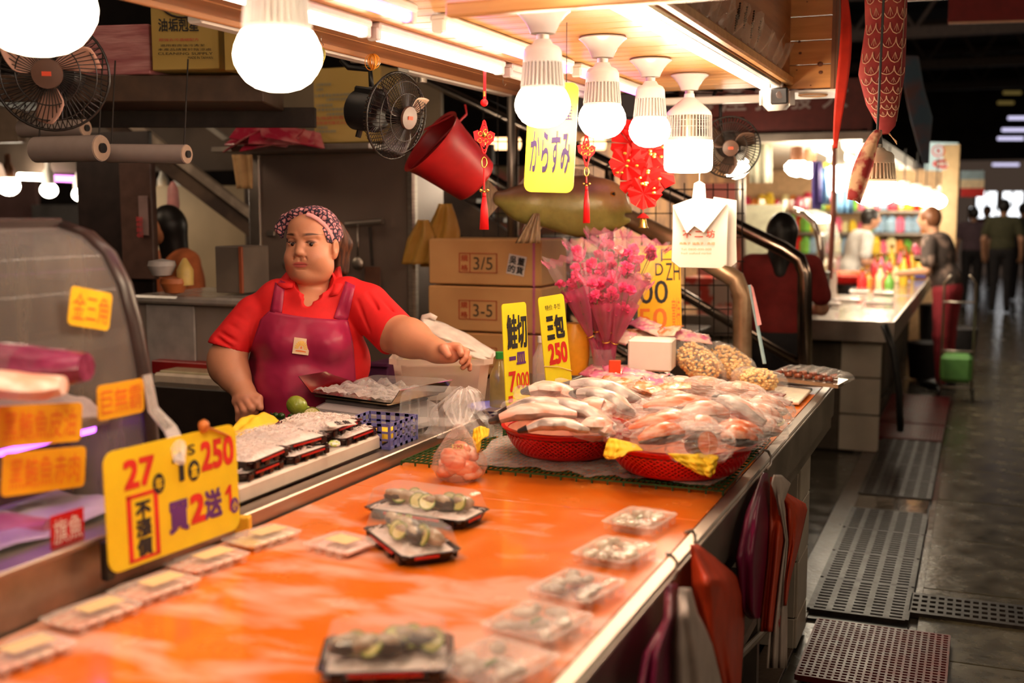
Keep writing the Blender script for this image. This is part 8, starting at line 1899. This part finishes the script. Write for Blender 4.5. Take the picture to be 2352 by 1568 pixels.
for i, (x0, y0, x1, y1, Y0, Y1) in enumerate(((1872, 336, 1915, 358, 8.5, 9.3), (1920, 352, 1962, 368, 9.6, 10.4), (1700, 322, 1718, 324, 8.6, 8.7), (1115, 330, 1192, 330, 8, 8), (1300, 330, 1388, 330, 8, 8))):
 tag(B().ring([at(x0, y0, Y=Y0), at(x1, y1, Y=Y1)], .022 if i < 3 else .045, 8).make('strip_light', m_bulbfar if i < 3 else glow('warm_strip', (1, .55, .25), 4), smooth='all'), ['short strip light under the far canopy, nearer', 'short strip light under the far canopy, farther', 'tiny bright strip at the edge of the far canopy', 'glowing warm strip left of the yellow fish-roe sign', 'glowing warm strip right of the yellow fish-roe sign'][i], 'strip light')
# dark red banner with pale characters
t = thing('stall_banner', 'dark red overhead sign board with large pale brush characters', 'sign', at(1800, 310, Y=8)); P0, P1, P2 = at(1560, 312, Y=8.0), at(2000, 322, Y=8.0), at(1560, 196, Y=8.0); P1.z = P0.z
u, v, w_, h = frame_of(P0, P1, P2); B().prism([P0, P0 + u * w_, P0 + u * w_ + v * h, P0 + v * h], (0, .05, 0)).make('sign_board', mat('dark_red_board', (.115, .016, .012), r=.5, var=.2), t)
write(B(), '海 產 批 發 大', P0 - Vector((0, .004, 0)), u, v, (.06 * w_, .45 * h, .88 * w_, .95 * h), .01).make('lettering', mat('dim_white_paint', (.34, .24, .22), r=.6), t); B().box(P0 + u * w_ / 2 - v * .03, (w_, .08, .05)).make('lower_beam', m_steeld, t)
# hanging coloured aprons / bags
for i, (x0, x1, y0, y1, cc, lab) in enumerate(((1866, 1885, 370, 480, (.16, .12, .45), 'violet-blue apron'), (1880, 1905, 385, 470, (.35, .6, .85), 'light blue apron'), (1893, 1915, 372, 440, (.85, .75, .12), 'yellow bag'), (1885, 1915, 425, 468, (.6, .1, .15), 'crimson bag'), (1925, 1958, 400, 490, (.25, .5, .75), 'blue plastic bag'), (1722, 1772, 330, 420, (.52, .50, .38), 'pale printed poster bag'))):
 b = B(); b.grid(lambda u, v: at(x0 + (x1 - x0) * u, y0 + (y1 - y0) * v, Y=8.3 + .1 * i) + Vector((0, .03 * math.sin(u * 15), 0)), 10, 4); tag(b.make('hanging_goods', mat('hang_%d' % i, cc, r=.4, tl=.2), smooth='all', thick=.01), lab + ' hanging at the front of the second stall', 'hanging goods')
tag(B().ring([at(1916, 330, Y=8.0), at(1914, 480, Y=8.0), at(1906, 640, Y=8.0)], .018, 8).make('pink_pole', mat('salmon_pole', (.60, .20, .14), r=.5), smooth='all'), 'thin salmon-coloured pole in front of the second stall', 'pole')
tag(B().ring([at(1700, 330, Y=7.9), at(1702, 640, Y=7.9)], .035, 8).make('stall_post', m_steeld, smooth='all'), 'grey post left of the red-shirted woman', 'post')
t, a, c = pbox(1600, 420, 1700, 700, 9.0, .05, 'maroon_panel', 'maroon back panel behind the handrail', mat('maroon_panel', (.20, .05, .04), r=.6, var=.3, sc=3), 'panel', prt='panel'); t, a, c = pbox(1700, 470, 1800, 720, 9.2, .05, 'greenish_panel', 'pale greenish pillar panel behind the red-shirted woman', mat('greenish_panel', (.36, .36, .26), r=.5, var=.15), 'panel', prt='panel')
t, a, c = pbox(1120, 380, 1300, 560, 9.0, .05, 'pink_goods_wall', 'pinkish lit goods wall behind the model fish', mat('pink_goods', (.45, .14, .12), c2=(.25, .2, .12), lo=.45, hi=.55, r=.6, sc=5), 'panel', prt='panel')
t, a, c = pbox(1570, 640, 1700, 700, 7.6, .3, 'side_shelf', 'low shelf of red and pink goods behind the pipe railing', mat('red_goods', (.55, .05, .03), c2=(.5, .35, .28), lo=.45, hi=.55, r=.4, sc=7), 'shelf', prt='shelf_body')
rk = thing('goods_rack', 'long rack of colourful packets and jars behind the third stall', 'rack', (-1.5, 13.7, 0)); rnd = random.Random(77)
for z in (1.02, 1.27, 1.52): B().box((-1.55, 13.72, z), (2.1, .3, .02)).make('shelf_board', m_steeld, rk)
pm_ = []
for k in range(8):
 o = B().box((0, 0, .07), (.10, .11, .14), ch=.02).ball((.0, 0, .15), (.04, .04, .03), 10, 6).make('packet', mat('packet_%d' % k, [min(1, x * 1.15) for x in pal[k]], r=.12, coat=.8), rk, world=False, kind='stuff'); pm_.append(o.data); bpy.data.objects.remove(o)
for k in range(75):
 o = bpy.data.objects.new('packet', pm_[rnd.randrange(8)]); COL.objects.link(o); o.parent = rk; o.location = (-1.1 + (k // 3) * .086, rnd.uniform(-.08, .02), (1.03, 1.28, 1.53)[k % 3]); o['kind'] = 'thing'; o.rotation_euler = (0, 0, rnd.uniform(-.4, .4)); s0 = rnd.uniform(.7, 1.25); o.scale = (s0, s0, s0); del o['kind']
B().box((-1.6, 13.95, 1.0), (2.5, .04, 2.0)).make('rear_board', mat('warm_beige_board', (.60, .40, .22), r=.6, var=.15), rk)
# dark bins and bags at the shopper's feet
for i, (px, py, w_, h, lab) in enumerate(((2085, 868, .30, .34, 'dark plastic bin beside the far red mat'), (2150, 850, .34, .42, 'black sack standing at the shopper\'s feet'), (2110, 800, .3, .5, 'dark crate stack at the corner of the third stall'))):
 p = at(px, py, z=0); t = thing('bin', lab, 'bin', (p.x + .16, p.y, 0)); B().lathe([(.0005, 0), (w_ * .5, .01), (w_ * .6, h), (w_ * .54, h), (.0005, h * .9)], 18).make('bin_body', m_dt, t, smooth=True, world=False)
p = at(2200, 780, t=9.3); t = thing('shopping_trolley', 'light metal shopping trolley with a green bag beside the shopper', 'trolley', (p.x, p.y, 0)); b = B()
for q in (-.12, .12): b.ring([(q, 0, .05), (q, .02, .95), (q * .6, -.08, 1.02)], .010, 6)
for z in (.1, .4, .8): b.ring([(-.12, 0, z), (.12, 0, z)], .008, 6)
b.make('frame', m_steel, t, smooth='all', world=False); B().box((0, -.12, .28), (.24, .2, .22), ch=.03).make('green_bag', mat('green_bag', (.08, .22, .05), r=.6), t, world=False)
for q in (-.13, .13): B().cyl((q - .01, .02, .05), (q + .01, .02, .05), .05).make('wheel', m_black, t, world=False)
# ---- lit sign box, flag, pole
t = thing('light_box_sign', 'white illuminated sign box with a red oval on a post', 'sign', at(2166, 392, t=11.5)); P0, P1, P2 = at(2132, 388, t=11.5), at(2199, 390, t=11.5), at(2134, 326, t=11.5); u, v, w_, h = frame_of(P0, P1, P2)
B().prism([P0, P0 + u * w_, P0 + u * w_ + v * h, P0 + v * h], -u.cross(v) * .1).make('light_box', glow('sign_light', (.86, .98, .82), .75), t); n = u.cross(v)
o = P0 + u * w_ * .48 + v * h * .2 + n * .006; b = B(); b.poly([o + u * math.cos(a) * w_ * .34 + v * math.sin(a) * h * .17 for a in [k * math.pi / 12 for k in range(24)]]); e_ = b.make('red_oval', mat('sign_red', (.7, .04, .04), r=.5), t); write(B(), '海鮮舖', o - u * w_ * .25 - v * h * .08, u, v, (0, 0, w_ * .5, h * .16), .02, .004).make('lettering', m_white, e_)
b = B(); b.ring([P0 + u * w_ * (.32 + .2 * math.cos(a)) + v * h * (.68 + .2 * math.sin(a)) + n * .006 for a in [k * math.pi / 10 for k in range(21)]], .008, 5, cap=False); write(b, '香', P0 + n * .006, u, v, (.24 * w_, .58 * h, .40 * w_, .78 * h), .02); b.make('round_emblem', mat('sign_red', (.7, .04, .04), r=.5), t)
tag(B().box(at(2180, 470, t=11.6) + Vector((0, 0, -.7)), (.16, .16, 2.6), ch=.005).make('stall_post', mat('cream_post', (.60, .42, .22), r=.5, var=.1)), 'cream square post under the lit sign box', 'post')
t = thing('striped_banner', 'small hanging banner with blue, cream and red bands', 'banner', at(2232, 450, t=13)); 
for k, cc in enumerate(((.30, .42, .50), (.75, .62, .42), (.55, .03, .03))):
 a = at(2207, 392 + 20 * k, t=13); c = at(2260, 412 + 20 * k, t=13); B().prism([Vector((a.x, a.y, a.z)), Vector((c.x, c.y, a.z)), Vector((c.x, c.y, c.z)), Vector((a.x, a.y, c.z))], (0, .02, 0)).make('band', mat('band_col_%d' % k, cc, r=.6), t)
# ---- streamers over the aisle
def streamer(name, label, rows, m, depth=.045, scales=None):
 t = thing(name, label, 'streamer', at((rows[-1][0] + rows[-1][1]) / 2, rows[-1][2], t=rows[-1][3])); 
 def f(u, v):
  n = len(rows) - 1; k = min(n - 1, int(v * n)); q = v * n - k; r0, r1 = rows[k], rows[k + 1]; L_ = [r0[j] + (r1[j] - r0[j]) * q for j in range(4)]; a = 2 * math.pi * u
  return at((L_[0] + L_[1]) / 2 + math.cos(a) * (L_[1] - L_[0]) / 2, L_[2], t=L_[3]) - FWD * math.sin(a) * depth * ((L_[1] - L_[0]) / 100)
 B().grid(f, 28, 30).make('fabric_body', m, t, smooth='all')
 if scales:
  for k in range(scales):
   b = B(); y = .02 + .72 * k / scales
   for j in range(3):
    u0 = .14 + .11 * j + (.055 if k % 2 else 0)
    pts = [f(u0 + .056 * math.cos(a), y + .045 * math.sin(a)) - FWD * .003 for a in [q * math.pi / 6 for q in range(7)]]; b.ring(pts, .0018, 5, cap=False)
    for q in (2, 3, 4): b.ring([f(u0, y + .002) - FWD * .003, f(u0 + .04 * math.cos(q * math.pi / 6), y + .035 * math.sin(q * math.pi / 6)) - FWD * .003], .0008, 4)
   b.make('scale_outline', mat('cream_outline', (.66, .36, .24), r=.6), t, kind='stuff')
 return t, f
t, f = streamer('fish_streamer', 'red cloth carp streamer with cream-edged scales hanging over the aisle, tied at the bottom', [(1985, 2084, -60, 3.9), (1988, 2082, 60, 3.9), (1972, 2078, 170, 3.9), (1990, 2066, 240, 3.88), (2016, 2056, 290, 3.86), (2018, 2040, 308, 3.85)], mat('carp_red_cloth', (.30, .028, .030), c2=(.40, .06, .05), r=.75, sc=8, tl=.15), scales=12)
b = B(); b.grid(lambda u, v: at(2018 - 58 * v ** .7 + (14 + 26 * math.sin(v * 2.6)) * (u - .5), 298 + 160 * v + 10 * u, t=3.62) - FWD * .02 * math.sin(u * 3), 10, 14); b.make('tail_cloth', mat('tail_red_cream', (.40, .04, .04), c2=(.75, .50, .30), lo=.45, hi=.55, r=.7, sc=14, tl=.2), t, smooth='all', thick=.003)
b = B(); b.grid(lambda u, v: at(2030 + 30 * v + 14 * u * (1 - v), 298 + 26 * v + 8 * u, t=3.86), 6, 8); b.make('tail_cloth', mat('cream_cloth', (.62, .38, .22), r=.7, tl=.2), t, smooth='all', thick=.003)
B().prism([f(.10, .02), f(.0, .02), f(.0, .72), f(.05, .76), f(.09, .6)], -FWD * .006).make('pale_belly', mat('pale_belly_cloth', (.40, .24, .17), r=.75), t)
streamer('fish_streamer', 'blue cloth fish streamer hanging farther down the aisle', [(2060, 2110, 130, 7), (2076, 2122, 200, 7), (2090, 2142, 270, 7), (2106, 2136, 330, 7), (2120, 2134, 375, 7)], mat('blue_carp_cloth', (.045, .085, .13), c2=(.13, .06, .06), r=.7, sc=5))
b = B(); b.grid(lambda u, v: at(1932 + 12 * math.sin(v * 4.5) + (4 + 10 * math.sin(v * 3.1)) * (u - .5) * 2 - 2 * v, -60 + 400 * v, t=4.2) + Vector((0, .01 * math.sin(v * 9), 0)), 4, 26); tag(b.make('red_ribbon', mat('bright_red_ribbon', (.62, .03, .012), r=.5), smooth='all', thick=.004), 'long twisted bright red ribbon hanging beside the canopy corner', 'ribbon')
a = at(2178, 56, t=6.0); c = at(2400, 50, t=6.0); t = thing('red_banner', 'dark red banner with a pale hem at the top right corner', 'banner', a); B().prism([a, c, c + Vector((0, 0, .6)), a + Vector((0, 0, .6))], FWDH * .01).make('banner_cloth', mat('banner_red', (.16, .010, .010), r=.7), t); B().prism([a, c, c + Vector((0, 0, .012)), a + Vector((0, 0, .012))], FWDH * -.006).make('hem', mat('hem_cream', (.45, .25, .16), r=.6), t)
a = at(2008, 6, t=4.6); c = at(2180, -2, t=4.6); o = B().prism([a, c, c + Vector((0, 0, .2)), a + Vector((0, 0, .2))], FWDH * .02).make('hanging_board', mat('pale_board', (.52, .40, .34), r=.5)); tag(o, 'pale board cut off by the top border above the carp streamer', 'board')
for i, (x0, x1, y, t_) in enumerate(((2316, 2400, 271, 20), (2302, 2400, 298, 20), (2292, 2350, 318, 20), (2280, 2340, 378, 24), (2305, 2345, 213, 20), (2292, 2328, 236, 20))):
 tag(B().ring([at(x0, y, t=t_), at(x1, y, t=t_)], .03, 6).make('roof_light', glow('roof_light_%d' % (i > 3), (.75, .70, 1.0) if i < 4 else (.8, .55, .15), 1.0 if i < 4 else .12)), ['upper violet-white roof strip light', 'second violet-white roof strip light', 'third violet-white roof strip light', 'low dim roof strip light', 'faint amber roof lamp, upper', 'faint amber roof lamp, lower'][i] + ' at the far right', 'roof light')
for k in range(8): tag(B().box((3.1, 9 + 2.0 * k, 2.0), (.14, .14, 4.1)).make('hall_post', m_truss), 'dark steel post along the far side of the aisle', 'post', 'dark posts along the aisle')
# ---- stalls in the left background
for i, (px, py, r_, tt) in enumerate(((20, 420, .075, 8), (112, 430, .06, 8.2), (183, 440, .055, 8.4), (375, 443, .05, 8.6), (408, 450, .04, 9.5), (424, 458, .03, 10.5))):
 q = at(px, py, t=tt); t = thing('far_bulb', ['round bulb at the far left border', 'bulb with a white collar in the left background', 'bulb half hidden by the black column', 'bulb seen under the sloping beam, left one', 'bulb seen under the sloping beam, middle one', 'bulb seen under the sloping beam, smallest one'][i], 'light bulb', q); B().lathe([(.0005, .2), (.02, .2), (.02, .14), (.04, .10), (.045, .02), (.0005, .02)], 14, q).make('housing', m_brh if i == 0 else m_whitem, t, smooth=True); B().ball(q - Vector((0, 0, .02)), (r_, r_, r_ * .9), 16, 10).make('diffuser', m_bulbfar, t, smooth='all')
tag(B().ring([at(42, 405, t=8.4), at(95, 407, t=8.4)], .025, 8).make('strip_light', m_bulbfar, smooth='all'), 'cream strip light in the left background', 'strip light'); tag(B().ring([at(98, 408, t=8.4), at(188, 412, t=8.4)], .025, 8).make('strip_light', glow('far_pink_strip', (1, .3, .9), 3), smooth='all'), 'pink strip light in the left background', 'strip light')
t, a, c = pbox(-80, 385, 80, 560, 9.2, .05, 'curtain_panel', 'pinkish curtain panel in the left background', mat('pinkish_curtain', (.42, .24, .22), r=.6, var=.15, sc=4), 'panel', prt='panel'); t, a, c = pbox(80, 470, 200, 640, 8.6, .6, 'steel_sink_unit', 'pale steel unit in the left background', mat('pale_steel', (.5, .46, .44), r=.3, m=.5, var=.2, sc=5), 'cabinet', prt='body'); t, a, c = pbox(-80, 250, 40, 330, 5.6, .06, 'pale_board_left', 'pale board at the far left behind the film rolls', mat('pale_board2', (.22, .16, .12), r=.5), 'board', prt='board')
t, a, c = pbox(80, 300, 200, 400, 9.5, .05, 'wall_rack', 'rack of small dark goods above the pink strip light', mat('rack_goods', (.14, .10, .07), c2=(.3, .14, .08), lo=.45, hi=.55, r=.6, sc=6), 'rack', prt='rack_body')
p = at(398, 466, t=6.5); t = thing('pink_sleeve', 'pink plastic sleeve hanging above the woman in rust', 'plastic bag', p); B().lathe([(.01, .12), (.03, .08), (.036, 0), (.03, -.07), (.0005, -.08)], 14, p).make('bag', mat('pink_sleeve', (.75, .35, .33), r=.4, tl=.3), t, smooth=True)
